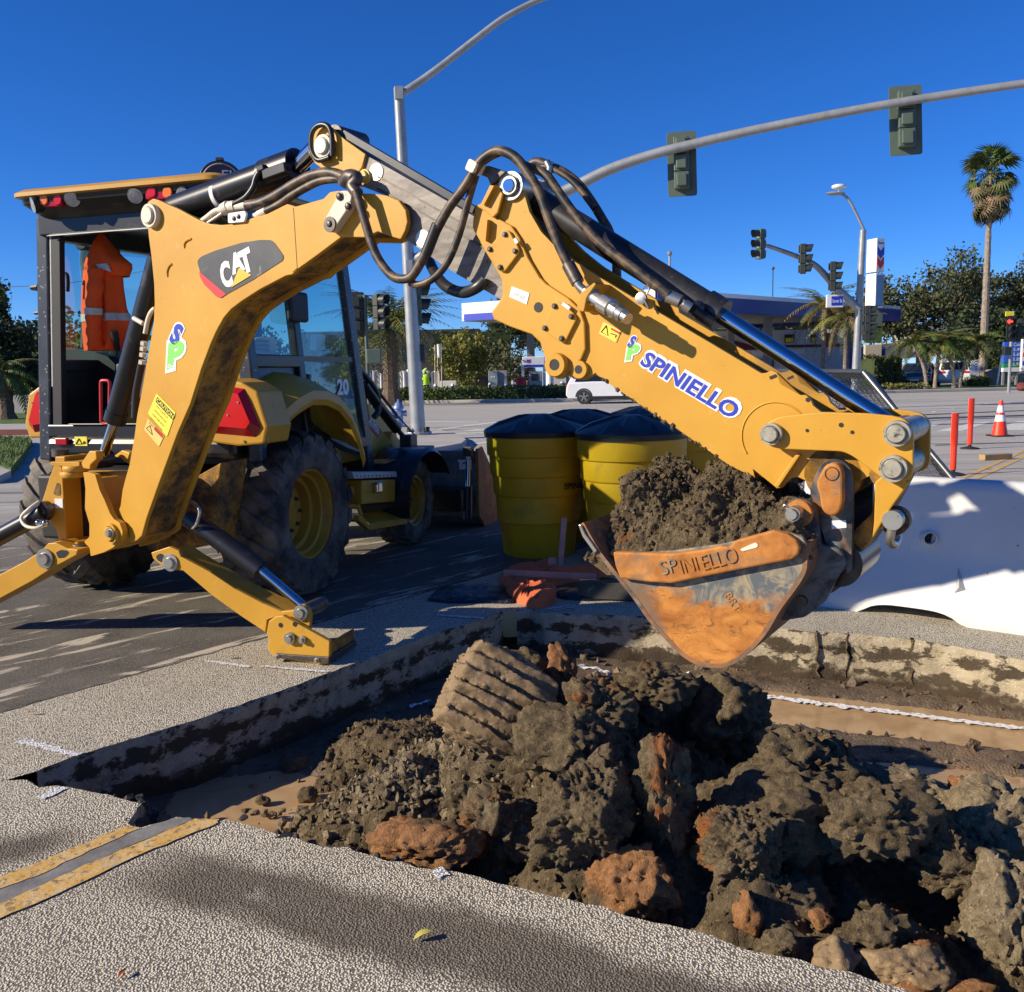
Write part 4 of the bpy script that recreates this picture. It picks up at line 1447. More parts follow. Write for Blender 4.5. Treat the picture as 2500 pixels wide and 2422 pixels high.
hole(b2(4, 1612, 1775, -0.03), -0.046, 0.025, stick)
b = MB()
b.lathe(b3(b2(5, 215, 1020, 0.0), -0.02), Wv, [(0.016, 0.004), (0.018, 0), (0.036, 0), (0.038, 0.006), (0.038, 0.02)], 24)
b.build('lug_ring', MT['yellow'], stick, smooth=40)
hole(b2(5, 215, 1020, 0.0), -0.018, 0.018, stick)
pinset('pin', b2(4, 1250, 390, -0.02), 0.060, -0.03, 0.31, stick, MT['steel'])
b = MB()
b.lathe(b3(b2(4, 1250, 390, -0.02), -0.036), Wv, [(0.001, 0), (0.026, 0), (0.029, 0.006), (0.029, 0.02)], 24)
b.build('pin_end', MT['chrome'], stick, smooth=40)
st = plate('instruction_label', multi([(4, [(1265, 1168), (1402, 1220), (1380, 1308), (1246, 1250)])], -0.019), -0.0205, -0.0186, MT['decal_white'], stick, 0)
for x, y in ((1300, 1225), (1345, 1245)):
    decal_text('pictogram', '#', 4, (x - 22, y + 14), (x + 16, y + 28), (x - 14, y - 14), MT['steel'], st, -0.021)
st = plate('warning_sticker', multi([(5, [(392, 650), (528, 722), (490, 812), (355, 742)])], -0.001, 0.006), -0.003, -0.0005, MT['decal_cream'], stick, 0)
plate('sticker_face', multi([(5, [(398, 664), (516, 726), (484, 800), (366, 738)])], -0.003), -0.0042, -0.0031, MT['decal_lemon'], st, 0)
plate('sticker_band', multi([(5, [(452, 696), (518, 731), (512, 746), (446, 711)])], -0.004), -0.0056, -0.0043, MT['decal_red'], st, 0)
b = MB()
tri = [bq(5, 412, 680, -0.005), bq(5, 425, 758, -0.005), bq(5, 372, 730, -0.005)]
b.tube(tri + [tri[0]], 0.0025, 4)
b.tube([bq(5, 445, 740, -0.005), bq(5, 490, 755, -0.005), bq(5, 480, 772, -0.005)], 0.003, 4)
b.build('warning_triangle', MT['decal_black'], st)
hole(b2(6, 270, 505, 0.0), -0.0006, 0.02, stick)
for a_, e_ in (((250, 72), (300, 52)), ((388, 80), (435, 60))):
    b = MB()
    b.bar(bq(6, *a_, -0.0015), bq(6, *e_, -0.0015), 0.004, 0.010, Wv.cross(bq(6, *e_, 0) - bq(6, *a_, 0)))
    b.build('slot', MT['black_matte'], stick)
hole(b2(6, 545, 240, 0.0), -0.001, 0.008, stick)
# ring weld on the stick end
b = MB()
cc = b2(6, 290, 520, 0.0)
b.tube([b3((cc[0] + 0.125 * cos(t_), cc[1] + 0.125 * sin(t_)), 0.0) for t_ in [0.5 + k * 0.14 for k in range(24)]], 0.004, 6)
b.build('weld_bead', MT['yellow'], stick, smooth=60)
rib = multi([(6, [(455, 665), (490, 668), (320, 920), (290, 905)])], -0.02)
plate('end_rib', rib, -0.03, -0.0005, MT['yellow'], stick, 0.003)
# lettering on the stick
decal_edge = sub('company_decal', stick)
p0, p1 = (668, 985), (1390, 1418)
for bd_, ex, mt_, lf in ((0.085, 16, 'decal_white', 0.0), (0.03, 0, 'decal_blue', 0.0012)):
    a, e = bq(5, p0[0] - ex * 0.9, p0[1] + ex * 0.5 - 6, -0.001), bq(5, p1[0] + ex, p1[1] + ex * 1.2 - 6, -0.001)
    u = (e - a).normalized()
    yd = (-Wv).cross(u).normalized()
    hh = (bq(5, 700, 858, -0.001) - bq(5, 668, 985, -0.001)).dot(yd)
    text('lettering_edge' if lf == 0 else 'lettering', 'SPINIELLO', a, u, yd, (e - a).length, hh + (0.018 if lf == 0 else 0), MT[mt_], decal_edge, bold=bd_, lift=lf, shear=0.12)
sp_logo(5, (572, 845), (625, 862), (600, 750), (562, 950), (680, 930), (610, 830), decal_edge, -0.001)

V_, F_ = [], []
_r = np.random.RandomState(8)
i0, f0 = ICO[1]
ed = [b2(5, x, y, 0.0) for x, y in ((370, 1080), (600, 1240), (780, 1365), (960, 1480), (1160, 1620), (1370, 1765), (1560, 1855))]
for k in range(420):
    j = _r.randint(0, 6)
    f_ = _r.uniform()
    q_ = b3((ed[j][0] + (ed[j + 1][0] - ed[j][0]) * f_, ed[j][1] + (ed[j + 1][1] - ed[j][1]) * f_ + _r.uniform(-0.004, 0.004)), _r.uniform(0, 0.03))
    V_.append(i0 * _r.uniform(0.6, 1.3, 3) * _r.gamma(3, 0.0016) + np.array(q_) - np.array(BH.location))
    F_.append(np.array(f0) + k * len(i0))
cru = np_obj('dirt_crust', np.concatenate(V_), np.concatenate(F_).tolist(), MT['soil'], None, None, kind='stuff')
cru.parent = stick
# quick coupler on the stick
qc = sub('hose_coupler', stick)
plate('coupler_bracket', multi([(5, [(292, 440), (400, 358), (412, 372), (340, 470), (318, 585), (262, 560)])], -0.05, 0.01), -0.14, -0.001, MT['yellow_worn'], qc, 0.003)
ax_ = (bq(5, 480, 565, -0.16) - bq(5, 265, 430, -0.09))
a0 = bq(5, 265, 430, -0.09)
b = MB()
b.lathe(a0, ax_, [(0.030, 0), (0.034, 0.004), (0.034, 0.045), (0.030, 0.05), (0.027, 0.052), (0.027, 0.10), (0.037, 0.105), (0.037, 0.165), (0.030, 0.17), (0.030, 0.21), (0.027, 0.213), (0.027, 0.24), (0.022, 0.243), (0.022, 0.27), (0.012, 0.27)], 12)
b.build('coupler_body', MT['steel'], qc, smooth=30)
for x, y in ((340, 390), (280, 535)):
    bolt(b2(5, x, y, -0.01), -0.012, qc, 0.016, 0.02)
b = MB()
b.tube(smoothpath([bq(5, 190, 350, -0.09), bq(5, 210, 385, -0.09), bq(5, 265, 430, -0.09)], 5), 0.018, 10)
b.build('elbow', MT['steel'], qc, smooth=60)
# lynch pin
lp = sub('lynch_pin', stick)
b = MB()
b.lathe(bq(5, 675, 470, -0.03), Wv, [(0.003, 0), (0.012, 0), (0.023, 0.002), (0.023, 0.016), (0.012, 0.02)], 18)
b.tube(smoothpath([bq(5, 690, 450, -0.02), bq(5, 695, 400, -0.02), bq(5, 720, 375, -0.02), bq(5, 745, 390, -0.02), bq(5, 725, 440, -0.02)], 5), 0.0035, 6)
b.tube([bq(5, 700, 470, -0.03), bq(5, 735, 548, -0.03)], 0.004, 6)
b.build('pin_wire', MT['steel'], lp, smooth=50)

# bucket cylinder
cy = sub('bucket_cylinder', BH)
a, e = bq(4, 1290, 400, 0.14), bq(5, 1290, 595, 0.14)
d = (e - a).normalized()
b = MB()
b.cyl(a, e, 0.056, 32)
b.cyl(e - d * 0.07, e + d * 0.01, 0.066, 32)
b.build('cylinder_barrel', MT['black_speck'], cy, smooth=40)
b = MB()
b.cyl(e, bq(6, 1240, 470, 0.14), 0.032, 28)
b.build('cylinder_rod', MT['chrome'], cy, smooth=40)
b = MB()
b.lathe(b3(b2(6, 1245, 500, 0.14), 0.02), Wv, [(0.02, 0), (0.058, 0), (0.058, 0.27), (0.02, 0.27)], 28)
b.build('rod_eye', MT['black'], cy, smooth=40)
b = MB()
b.ball(bq(5, 1120, 545, 0.05), 0.03, 0.03, 0.03)
b.tube([bq(5, 1090, 560, 0.02), bq(5, 1150, 600, 0.04), bq(5, 1230, 650, 0.05)], 0.02, 8)
b.build('port_block', MT['black'], cy, smooth=50)
for a_, e_, r_ in (((885, 450), (985, 495), 0.026), ((990, 500), (1010, 515), 0.017), ((1010, 515), (1060, 550), 0.023)):
    b = MB()
    b.cyl(bq(5, *a_, -0.01), bq(5, *e_, -0.0), r_, 10)
    b.build('fitting', MT['steel'], cy, smooth=40)

# dipper hoses
hs = sub('dipper_hoses', BH)


def hose(pts, r, off, mt='hose', n=10, k=6):
    P = [bq(c, x, y, o_) for (c, x, y), o_ in zip(pts, off if isinstance(off, list) else [off] * len(pts))]
    b = MB()
    b.tube(smoothpath(P, k), r, n)
    return b.build('hose', MT[mt], hs, smooth=60)


hose([(4, 60, 430), (4, 110, 600), (4, 170, 800), (4, 230, 950), (4, 330, 1080), (4, 420, 1112), (4, 500, 1080), (4, 590, 930), (4, 680, 740), (4, 780, 560), (4, 900, 400), (4, 965, 290), (4, 1030, 195), (4, 1120, 130), (4, 1200, 125), (4, 1300, 180), (4, 1400, 310), (4, 1480, 450), (4, 1550, 650), (4, 1620, 830), (4, 1700, 1000)], 0.0205, -0.07)
hose([(4, 480, 1140), (4, 560, 1155), (4, 680, 1090), (4, 780, 960), (4, 860, 760), (4, 920, 540), (4, 965, 380), (4, 990, 310)], 0.0165, -0.05)
hose([(4, 620, 960), (4, 680, 1080), (4, 760, 1170), (4, 880, 1215), (4, 990, 1180), (4, 1060, 1120)], 0.026, [0.3, 0.2, 0.1, 0.05, 0.02, 0.03], 'hose_black')
hose([(4, 1000, 230), (4, 1120, 150), (4, 1230, 130), (4, 1350, 230), (25, 0, 330), (25, 170, 560), (25, 350, 800), (25, 550, 1010), (25, 750, 1160), (25, 950, 1310), (25, 1185, 1490)], 0.019, -0.02)
hose([(4, 1400, 240), (4, 1460, 205), (25, 60, 262), (25, 200, 330), (25, 330, 440), (25, 450, 600), (25, 560, 780), (25, 620, 890), (25, 680, 1100), (25, 690, 1330)], 0.0205, 0.30)
hose([(4, 1420, 245), (4, 1480, 250), (4, 1560, 250), (4, 1700, 330), (4, 1800, 430), (4, 1899, 560)], 0.014, 0.27)
for pth, r_, m_ in (([(4, 690, 690), (4, 625, 860), (4, 600, 920)], 0.025, 'hose_black'),):
    b = MB()
    b.tube(smoothpath([bq(c, x, y, -0.07) for c, x, y in pth], 5), r_, 10)
    b.build('hose_sleeve', MT[m_], hs, smooth=60)
b = MB()
b.tube([bq(4, 1700, 1000, -0.07), bq(4, 1775, 1140, -0.08)], 0.027, 12)
b.build('fitting', MT['bolt'], hs, smooth=40)
b = MB()
b.tube(smoothpath([bq(4, 1775, 1140, -0.08), bq(4, 1800, 1190, -0.085), bq(4, 1845, 1225, -0.09)], 4), 0.017, 10)
b.build('fitting', MT['steel'], hs, smooth=40)
cl = plate('hose_clamp', multi([(4, [(975, 190), (1040, 225), (1000, 308), (940, 275)])], -0.06, 0.01), -0.10, -0.03, MT['cream'], hs, 0.004)
plate('clamp_arm', multi([(4, [(1030, 235), (1100, 240), (1230, 285), (1180, 330), (1110, 390), (1085, 330), (1010, 300)])], -0.02), -0.03, 0.0, MT['bolt'], hs, 0.004)
b = MB()
b.tube([bq(4, 1535, 205, 0.26), bq(4, 1560, 250, 0.26), bq(4, 1545, 330, 0.26)], 0.016, 8)
b.build('steel_pipe', MT['steel'], hs, smooth=50)

# ---- bucket linkage --------------------------------------------------
lk = multi([(6, [(205, 500), (212, 455), (235, 420), (330, 370), (650, 335), (1000, 345), (1200, 365), (1290, 385), (1345, 440), (1362, 500), (1360, 800), (1330, 860), (1260, 882), (1190, 880), (1110, 840), (900, 680), (820, 640), (320, 620), (230, 590)])], -0.05, 0.02)
link = plate('guide_link', lk, -0.055, -0.03, MT['yellow'], BH, 0.004)
plate('far_plate', lk, 0.31, 0.335, MT['yellow_worn'], link, 0.004)
for x, y, r_ in ((270, 505, 0.041), (1240, 500, 0.045), (1210, 770, 0.047)):
    pinset('pin', b2(6, x, y, -0.06), r_, -0.095, 0.36, link, MT['pin'])
for x, y, r_ in ((540, 478, 0.006), (802, 435, 0.008), (888, 491, 0.0065)):
    hole(b2(6, x, y, -0.055), -0.0556, r_, link)
b = MB()
b.lathe(b3(b2(6, 1210, 770, 0.14), 0.0), Wv, [(0.03, 0), (0.058, 0), (0.058, 0.28), (0.03, 0.28)], 28)
b.build('link_boss', MT['yellow_caked'], link, smooth=40)
kl = multi([(6, [(1110, 835), (1260, 850), (1340, 860), (1395, 880), (1230, 1100), (1060, 1290), (870, 1520), (840, 1560), (820, 1480), (1040, 1250), (1062, 1180), (1065, 880)])], -0.02, 0.01)
klink = plate('bucket_link', multi([(6, [(1065, 880), (1120, 830), (1280, 850), (1330, 880), (1190, 1075), (1045, 1310), (1058, 1190), (1064, 1000)])], -0.02), -0.025, 0.0, MT['yellow'], BH, 0.004)
plate('link_body', multi([(6, [(1090, 830), (1300, 845), (1190, 1060), (1050, 1300), (860, 1560), (800, 1500), (900, 1250), (1040, 1120)])], 0.03), 0.02, 0.26, MT['yellow_caked'], klink, 0.004)
plate('far_plate', multi([(6, [(1120, 830), (1320, 850), (1200, 1075), (1050, 1310), (850, 1600), (780, 1540), (1000, 1190)])], 0.26), 0.28, 0.305, MT['yellow_worn'], klink, 0.004)
# lifting shackle
sk = sub('lifting_shackle', klink)
b = MB()
b.lathe(b3(b2(6, 1245, 1155, 0.1), 0.02), Wv, [(0.012, 0), (0.05, 0), (0.05, 0.05), (0.012, 0.05)], 24)
b.build('lifting_eye', MT['yellow_caked'], sk, smooth=40)
b = MB()
b.lathe(b3(b2(6, 1210, 1165, 0.0), -0.03), Wv, [(0.001, 0), (0.034, 0), (0.036, 0.004), (0.036, 0.12)], 24)
b.tube(smoothpath([bq(6, 1212, 1170, -0.0), bq(6, 1195, 1240, 0.0), bq(6, 1180, 1320, 0.01), bq(6, 1205, 1360, 0.04), bq(6, 1235, 1320, 0.08), bq(6, 1240, 1250, 0.09), bq(6, 1240, 1180, 0.09)], 5), 0.016, 10)
b.build('shackle_bow', MT['steel'], sk, smooth=60)

# ---- coupler and bucket ----------------------------------------------
t = NT('coupler_steel')
c = t.mix(t.ramp(t.noise(5, 7, 0.65, 0.8), 0.42, 0.58), (0.025, 0.027, 0.03), (0.16, 0.165, 0.16))
c = t.mix(t.ramp(t.noise(3.5, 7, 0.6, 0.6), 0.56, 0.66), c, (0.30, 0.125, 0.035))
MT['coupler'] = t.out(c, 0.55, 0.2)
t = NT('rusted_steel')
c = t.mix(t.ramp(t.noise(9, 8, 0.65, 0.6), 0.32, 0.70), (0.29, 0.095, 0.018), (0.58, 0.245, 0.055))
c = t.mix(t.ramp(t.noise(4.0, 7, 0.6, 1.2, t.scaled(1, 1, 2.0)), 0.54, 0.68), c, (0.20, 0.135, 0.085))
c = t.mix(t.math('MULTIPLY', t.ramp(t.noise(30, 8, 0.75, 1.5), 0.60, 0.66), 0.7), c, (0.10, 0.045, 0.02))
t.bump(t.noise(38, 6), 0.2, 0.004)
MT['rust'] = t.out(c, 0.7, 0.0, **{'Specular IOR Level': 0.3})
# bucket side: rust below, blue-grey worn paint and pale clay in a band under the side bar
t = NT('bucket_side_rust')
c = t.mix(t.ramp(t.noise(7, 8, 0.66, 0.9, t.scaled(1, 1, 1.6)), 0.30, 0.70), (0.27, 0.085, 0.016), (0.60, 0.25, 0.05))
c = t.mix(t.math('MULTIPLY', t.ramp(t.noise(16, 9, 0.78, 1.2, t.scaled(1, 1, 2.0)), 0.54, 0.62), 0.75), c, (0.13, 0.055, 0.022))
c = t.mix(t.math('MULTIPLY', t.ramp(t.noise(26, 9, 0.78, 2.5), 0.60, 0.65), 0.6), c, (0.62, 0.38, 0.15))
pl_a, pl_b = bq(7, 370, 800, -0.24), bq(7, 1400, 800, -0.24)
pl_c = bq(7, 700, 1150, -0.24)
nrm_up = Z
dot = t.n('VectorMath', operation='DOT_PRODUCT')
q0, q1 = bq(7, 400, 830, -0.24), bq(7, 1300, 950, -0.24)
dirv = (q1 - q0).normalized()
upv = (-Wv).cross(dirv).normalized()
dot.inputs[1].default_value = tuple(upv)
t.l(t.pos, dot.inputs[0])
hgt = t.math('SUBTRACT', dot.outputs['Value'], q0.dot(upv))
wob = t.math('ADD', t.math('MULTIPLY', hgt, 6.0), t.math('MULTIPLY', t.math('SUBTRACT', t.noise(6, 8, 0.7, 1.0), 0.5), 2.2))
band = t.ramp(t.math('ADD', wob, 0.5), 0.40, 0.62)
gcol = t.mix(t.ramp(t.noise(12, 8, 0.7, 1.5), 0.42, 0.60), (0.10, 0.115, 0.125), (0.33, 0.27, 0.17))
c = t.mix(band, c, gcol)
dl = t.n('VectorMath', operation='DOT_PRODUCT')
dl.inputs[1].default_value = tuple(Bv)
t.l(t.pos, dl.inputs[0])
lft = t.math('SUBTRACT', dl.outputs['Value'], bq(7, 640, 1000, -0.24).dot(Bv))
lw = t.math('ADD', t.math('MULTIPLY', lft, -5.0), t.math('MULTIPLY', t.math('SUBTRACT', t.noise(5, 8, 0.7), 0.5), 2.0))
c = t.mix(t.math('MULTIPLY', t.ramp(t.math('ADD', lw, 0.3), 0.45, 0.7), 0.8), c, (0.17, 0.115, 0.075))
t.bump(t.noise(30, 7), 0.25, 0.005)
MT['bucket_side'] = t.out(c, 0.72, 0.0, **{'Specular IOR Level': 0.3})

t = NT('bucket_back_steel')
c = t.mix(t.ramp(t.noise(6, 8, 0.7, 0.5), 0.40, 0.62), (0.30, 0.13, 0.045), (0.075, 0.06, 0.05))
c = t.mix(t.ramp(t.noise(20, 8, 0.7), 0.52, 0.66), c, (0.22, 0.17, 0.11))
t.bump(t.noise(30, 6), 0.3, 0.004)
MT['bucket_back'] = t.out(c, 0.7)
ON, OF = -0.235, 0.515                     # near and far bucket sides
bk = multi([(7, [(330, 775), (300, 620), (640, 600), (930, 560), (1000, 545), (1250, 480), (1330, 490), (1420, 520), (1440, 560), (1446, 700), (1400, 800), (1290, 950), (1200, 1100), (1080, 1230), (980, 1288), (900, 1300), (800, 1285), (700, 1230), (600, 1130), (500, 1020), (420, 905)])], ON)
bucket = plate('bucket', bk, ON, ON + 0.022, MT['bucket_side'], BH, 0.003)
plate('far_side', bk, OF - 0.022, OF, MT['rust'], bucket, 0.003)
prof = [b2(7, x, y, ON) for x, y in ((92, 440), (190, 610), (330, 790), (420, 905), (500, 1020), (600, 1130), (700, 1230), (800, 1285), (900, 1300), (980, 1288), (1080, 1230), (1200, 1100), (1290, 950), (1400, 800), (1446, 700), (1442, 560))]
prof = [(p.x, p.y) for p in smoothpath([V((a_, b_, 0)) for a_, b_ in prof], 4)]
cen = (sum(p[0] for p in prof) / len(prof), sum(p[1] for p in prof) / len(prof))
inner = []
for i, p in enumerate(prof):
    t0, t1 = prof[max(i - 1, 0)], prof[min(i + 1, len(prof) - 1)]
    n_ = V((-(t1[1] - t0[1]), t1[0] - t0[0])).normalized()
    inner.append((p[0] + n_.x * 0.016, p[1] + n_.y * 0.016))
b = MB()
b.prism([b3(p, ON - 0.002) for p in prof + inner[::-1]], Wv * (OF - ON + 0.004))
b.build('wrapper', MT['bucket_back'], bucket, smooth=30)
# cutting edge
b = MB()
ce = [b2(7, x, y, ON) for x, y in ((88, 442), (112, 512), (185, 612), (200, 596), (130, 498), (102, 440))]
b.prism([b3(p, ON - 0.015) for p in ce], Wv * (OF - ON + 0.03))
b.build('cutting_edge', MT['steel'], bucket, bevel=0.003)
sb_ = multi([(7, [(285, 605), (470, 612), (640, 615), (830, 592), (930, 570), (985, 578), (1010, 540), (1100, 515), (1250, 475), (1330, 498), (1385, 535), (1402, 580), (1395, 620), (1360, 650), (1000, 720), (630, 795), (480, 785), (330, 765), (300, 690)])], ON - 0.03)
bar = plate('side_cutter', sb_, ON - 0.034, ON - 0.001, MT['rust'], bucket, 0.008)
decal_text('weld_lettering', 'SP', 7, (582, 745), (680, 722), (575, 660), MT['bucket_side'], bar, ON - 0.036, depth=0.003)
decal_text('weld_lettering', 'INI', 7, (700, 735), (800, 712), (693, 650), MT['rust'], bar, ON - 0.036, depth=0.003)
decal_text('weld_lettering', 'ELLO', 7, (830, 715), (1040, 665), (822, 620), MT['rust'], bar, ON - 0.036, depth=0.004)
sl_ = multi([(7, [(1045, 590), (1140, 548), (1155, 565), (1148, 580), (1060, 603)])], ON - 0.035, 0.006)
plate('slot', sl_, ON - 0.0365, ON - 0.033, MT['cream'], bar, 0)
decal_text('weld_lettering', 'BRT', 7, (950, 870), (1020, 970), (985, 840), MT['rust'], bucket, ON - 0.001, depth=0.002)
# hinge plates on the back of the bucket
hp = multi([(7, [(1240, 450), (1290, 390), (1340, 300), (1400, 280), (1470, 300), (1510, 350), (1530, 560), (1660, 590), (1680, 680), (1630, 760), (1560, 900), (1440, 990), (1300, 1010), (1290, 960), (1400, 800), (1445, 700), (1440, 560), (1400, 510)])], -0.07, 0.012)
hinge = plate('hinge_plate', hp, -0.09, -0.055, MT['coupler'], bucket, 0.004)
plate('hinge_plate', hp, 0.335, 0.37, MT['coupler'], bucket, 0.004)
b = MB()
c0 = b2(7, 1400, 375, -0.1)
b.lathe(b3(c0, -0.115), Wv, [(0.03, 0), (0.047, 0), (0.049, 0.004), (0.049, 0.05)], 28)
b.build('pin_collar', MT['rust'], hinge, smooth=40)
pinset('pin', b2(7, 1365, 380, -0.16), 0.027, -0.185, 0.36, hinge, MT['steel'])
b = MB()
b.tube(smoothpath([bq(6, 400, 1085, -0.16), bq(6, 370, 1052, -0.16), bq(6, 355, 1070, -0.16), bq(6, 385, 1090, -0.16), bq(6, 420, 1100, -0.16)], 5), 0.0045, 6)
b.build('cotter_ring', MT['steel'], hinge, smooth=60)
pinset('pin', b2(6, 495, 1800, -0.1), 0.030, -0.10, 0.38, hinge, MT['bolt'])
pinset('pin', b2(6, 770, 1520, -0.06), 0.030, -0.075, 0.38, hinge, MT['bolt'])
# quick coupler on the stick end
cpo = multi([(6, [(555, 960), (585, 860), (650, 730), (740, 692), (830, 715), (875, 770), (890, 850), (888, 1300), (878, 1560), (845, 1590), (832, 1470), (760, 1400), (690, 1370), (650, 1240), (600, 1050)])], -0.05, 0.02)
cpl = plate('coupler', cpo, -0.05, -0.02, MT['coupler'], BH, 0.006)
plate('far_plate', cpo, 0.30, 0.33, MT['coupler'], cpl, 0.006)
pill = [(605, 890), (650, 800), (680, 745), (740, 725), (795, 750), (815, 820), (815, 1040), (790, 1110), (735, 1145), (670, 1115), (645, 1060), (640, 980)]
cap = plate('pin_cap', multi([(6, pill)], -0.10, 0.02), -0.105, -0.051, MT['rust'], cpl, 0.008)
b = MB()
rc = b2(6, 732, 813, -0.105)
b.tube([b3((rc[0] + 0.023 * cos(t_), rc[1] + 0.023 * sin(t_)), -0.1055) for t_ in [k * pi / 12 for k in range(25)]], 0.0022, 6)
b.build('pin_ring', MT['bolt'], cap, smooth=60)
plate('part_label', multi([(6, [(725, 1175), (840, 1170), (845, 1228), (732, 1240)])], -0.051), -0.053, -0.0505, MT['decal_white'], cpl, 0)
b = MB()
b.lathe(b3(b2(6, 735, 815, 0.0), 0.0), Wv, [(0.03, 0), (0.10, 0), (0.10, 0.28), (0.03, 0.28)], 32)
b.build('stick_boss', MT['yellow_caked'], cpl, smooth=40)
b = MB()
b.lathe(b3(b2(6, 790, 1500, 0.0), -0.02), Wv, [(0.02, 0), (0.085, 0), (0.085, 0.32), (0.02, 0.32)], 28)
b.build('lower_boss', MT['black'], cpl, smooth=40)

# ---- swing casting, frame, stabilisers -------------------------------
cs = multi([(2, [(640, 800), (690, 805), (735, 820), (770, 940), (805, 1010), (850, 1120), (880, 1165), (925, 1195), (948, 1260), (935, 1330), (870, 1385), (800, 1420), (700, 1450), (692, 1385), (648, 1340), (690, 1300), (690, 1200), (655, 1080), (660, 900)])], -0.05, 0.01)
swing = plate('swing_casting', cs, -0.05, -0.012, MT['yellow'], BH, 0.006)
plate('casting_body', multi([(2, [(645, 830), (730, 850), (790, 1030), (860, 1180), (900, 1300), (840, 1390), (710, 1430), (700, 1330), (690, 1180), (665, 1000)])], 0.0), 0.0, 0.28, MT['yellow_worn'], swing, 0.006)
plate('far_ear', cs, 0.29, 0.33, MT['yellow_worn'], swing, 0.006)
pinset('pin', b2(2, 860, 1275, -0.06), 0.062, -0.085, 0.36, swing, MT['yellow_worn'])
pinset('pin', b2(2, 850, 1270, -0.08), 0.032, -0.10, 0.0, swing, MT['steel'])
b = MB()
b.prism([bq(2, x, y, -0.02) for x, y in ((625, 730), (690, 635), (740, 640), (745, 700), (700, 740), (690, 780), (640, 770))], Wv * 0.05)
b.build('lock_hook', MT['yellow'], swing, bevel=0.006)
b = MB()
b.prism([bq(2, x, y, 0.25) for x, y in ((870, 680), (940, 630), (1000, 650), (1000, 740), (960, 720), (930, 690))], Wv * 0.05)
b.build('lock_hook', MT['yellow'], swing, bevel=0.006)
for x, y, w_, h_ in ((610, 1390, 110, 30), (640, 1360, 150, 26), (590, 760, 120, 26), (570, 805, 110, 34)):
    b = MB()
    cc = MH(2, x, y, -1.28)
    b.lathe(cc - Z * 0.025, Z, [(0.02, 0), (0.075, 0), (0.08, 0.01), (0.08, 0.03), (0.075, 0.036), (0.02, 0.036)], 24)
    b.build('pivot_ring', MT['bolt'] if y > 1000 else MT['yellow_worn'], swing, smooth=40)

fr = sub('swing_frame', BH)


def mplate(name, c, pts, h0, thick, mat, parent, bevel=0.005, rnd=0.0):
    P = [MH(c, x, y, h0) for x, y in pts]
    if rnd:
        P = rounded(P, rnd)
    b = MB()
    b.prism(P, MHv * thick)
    return b.build(name, mat, parent, bevel=bevel)


tw = mplate('tower', 2, [(425, 680), (500, 680), (500, 740), (478, 760), (492, 1000), (512, 1345), (455, 1340), (435, 1245), (405, 1205), (385, 1160), (312, 1115), (310, 1065), (345, 960), (378, 850), (412, 760), (425, 730)], -1.25, 0.22, MT['yellow'], fr)
mplate('top_flange', 2, [(385, 720), (615, 722), (612, 752), (530, 756), (390, 748)], -1.30, 0.30, MT['yellow'], fr, rnd=0.01)
mplate('bottom_flange', 2, [(405, 1340), (600, 1342), (605, 1385), (420, 1388)], -1.32, 0.34, MT['yellow'], fr, rnd=0.01)
mplate('back_plate', 2, [(545, 800), (1200, 800), (1230, 1330), (580, 1335)], -1.0, 0.12, MT['yellow'], fr)
b = MB()
b.cyl(MH(2, 465, 680, -1.15), MH(2, 465, 620, -1.15), 0.05, 16)
b.build('swing_post', MT['bolt'], fr, smooth=40)
for x, y in ((605, 1020), (605, 1105), (648, 1235)):
    b = MB()
    cc = MH(2, x, y, -1.06)
    b.lathe(cc, MHv, [(0.001, 0), (0.045, 0), (0.055, 0.01), (0.055, 0.06)], 16)
    b.build('frame_bolt', MT['steel'], fr, smooth=40)
lb = mplate('inspection_label', 2, [(420, 1005), (482, 1005), (485, 1075), (425, 1078)], -1.2535, 0.003, MT['white'], fr, 0)
b = MB()
P = rounded([MH(2, x, y, -1.2525) for x, y in ((412, 960), (440, 880), (462, 890), (468, 960), (462, 980), (425, 978))], 0.01)
b.prism(P, MHv * 0.002)
b.build('lightening_hole', MT['yellow_caked'], fr)
# right frame end seen past the boom
mplate('far_tower', 8, [(120, 700), (700, 380), (660, 700), (640, 960), (420, 1010), (180, 1000)], -0.85, 0.3, MT['yellow_caked'], fr)


def mpin(name, p, r, hgt, parent, mat):
    b = MB()
    b.lathe(p - MHv * hgt, MHv, [(0.001, 0), (r * 0.55, 0), (r * 0.6, 0.008), (r * 0.6, 0.015), (r, 0.016), (r, hgt + 0.01)], 24)
    return b.build(name, mat, parent, smooth=40)


# left stabiliser
sl_ = mplate('stabilizer_leg', 2, [(-260, 1910), (-260, 1730), (0, 1590), (180, 1495), (320, 1405), (370, 1350), (430, 1345), (520, 1390), (600, 1400), (592, 1440), (480, 1500), (420, 1530), (250, 1640), (0, 1775)], -1.42, 0.17, MT['yellow'], BH)
mpin('pin', MH(2, 355, 1465, -1.42), 0.062, 0.03, sl_, MT['steel'])
mplate('lightening_hole', 2, [(430, 1420), (470, 1400), (520, 1405), (535, 1425), (500, 1460), (450, 1465)], -1.4215, 0.003, MT['black_matte'], sl_, 0, 0.01)
b = MB()
b.cyl(MH(2, 345, 1110, -1.32), MH(2, -230, 1420, -1.35), 0.056, 24)
b.build('stabilizer_cylinder', MT['black'], sl_, smooth=40)
mpin('pin', MH(2, 355, 1095, -1.28), 0.060, 0.06, sl_, MT['bolt'])
b = MB()
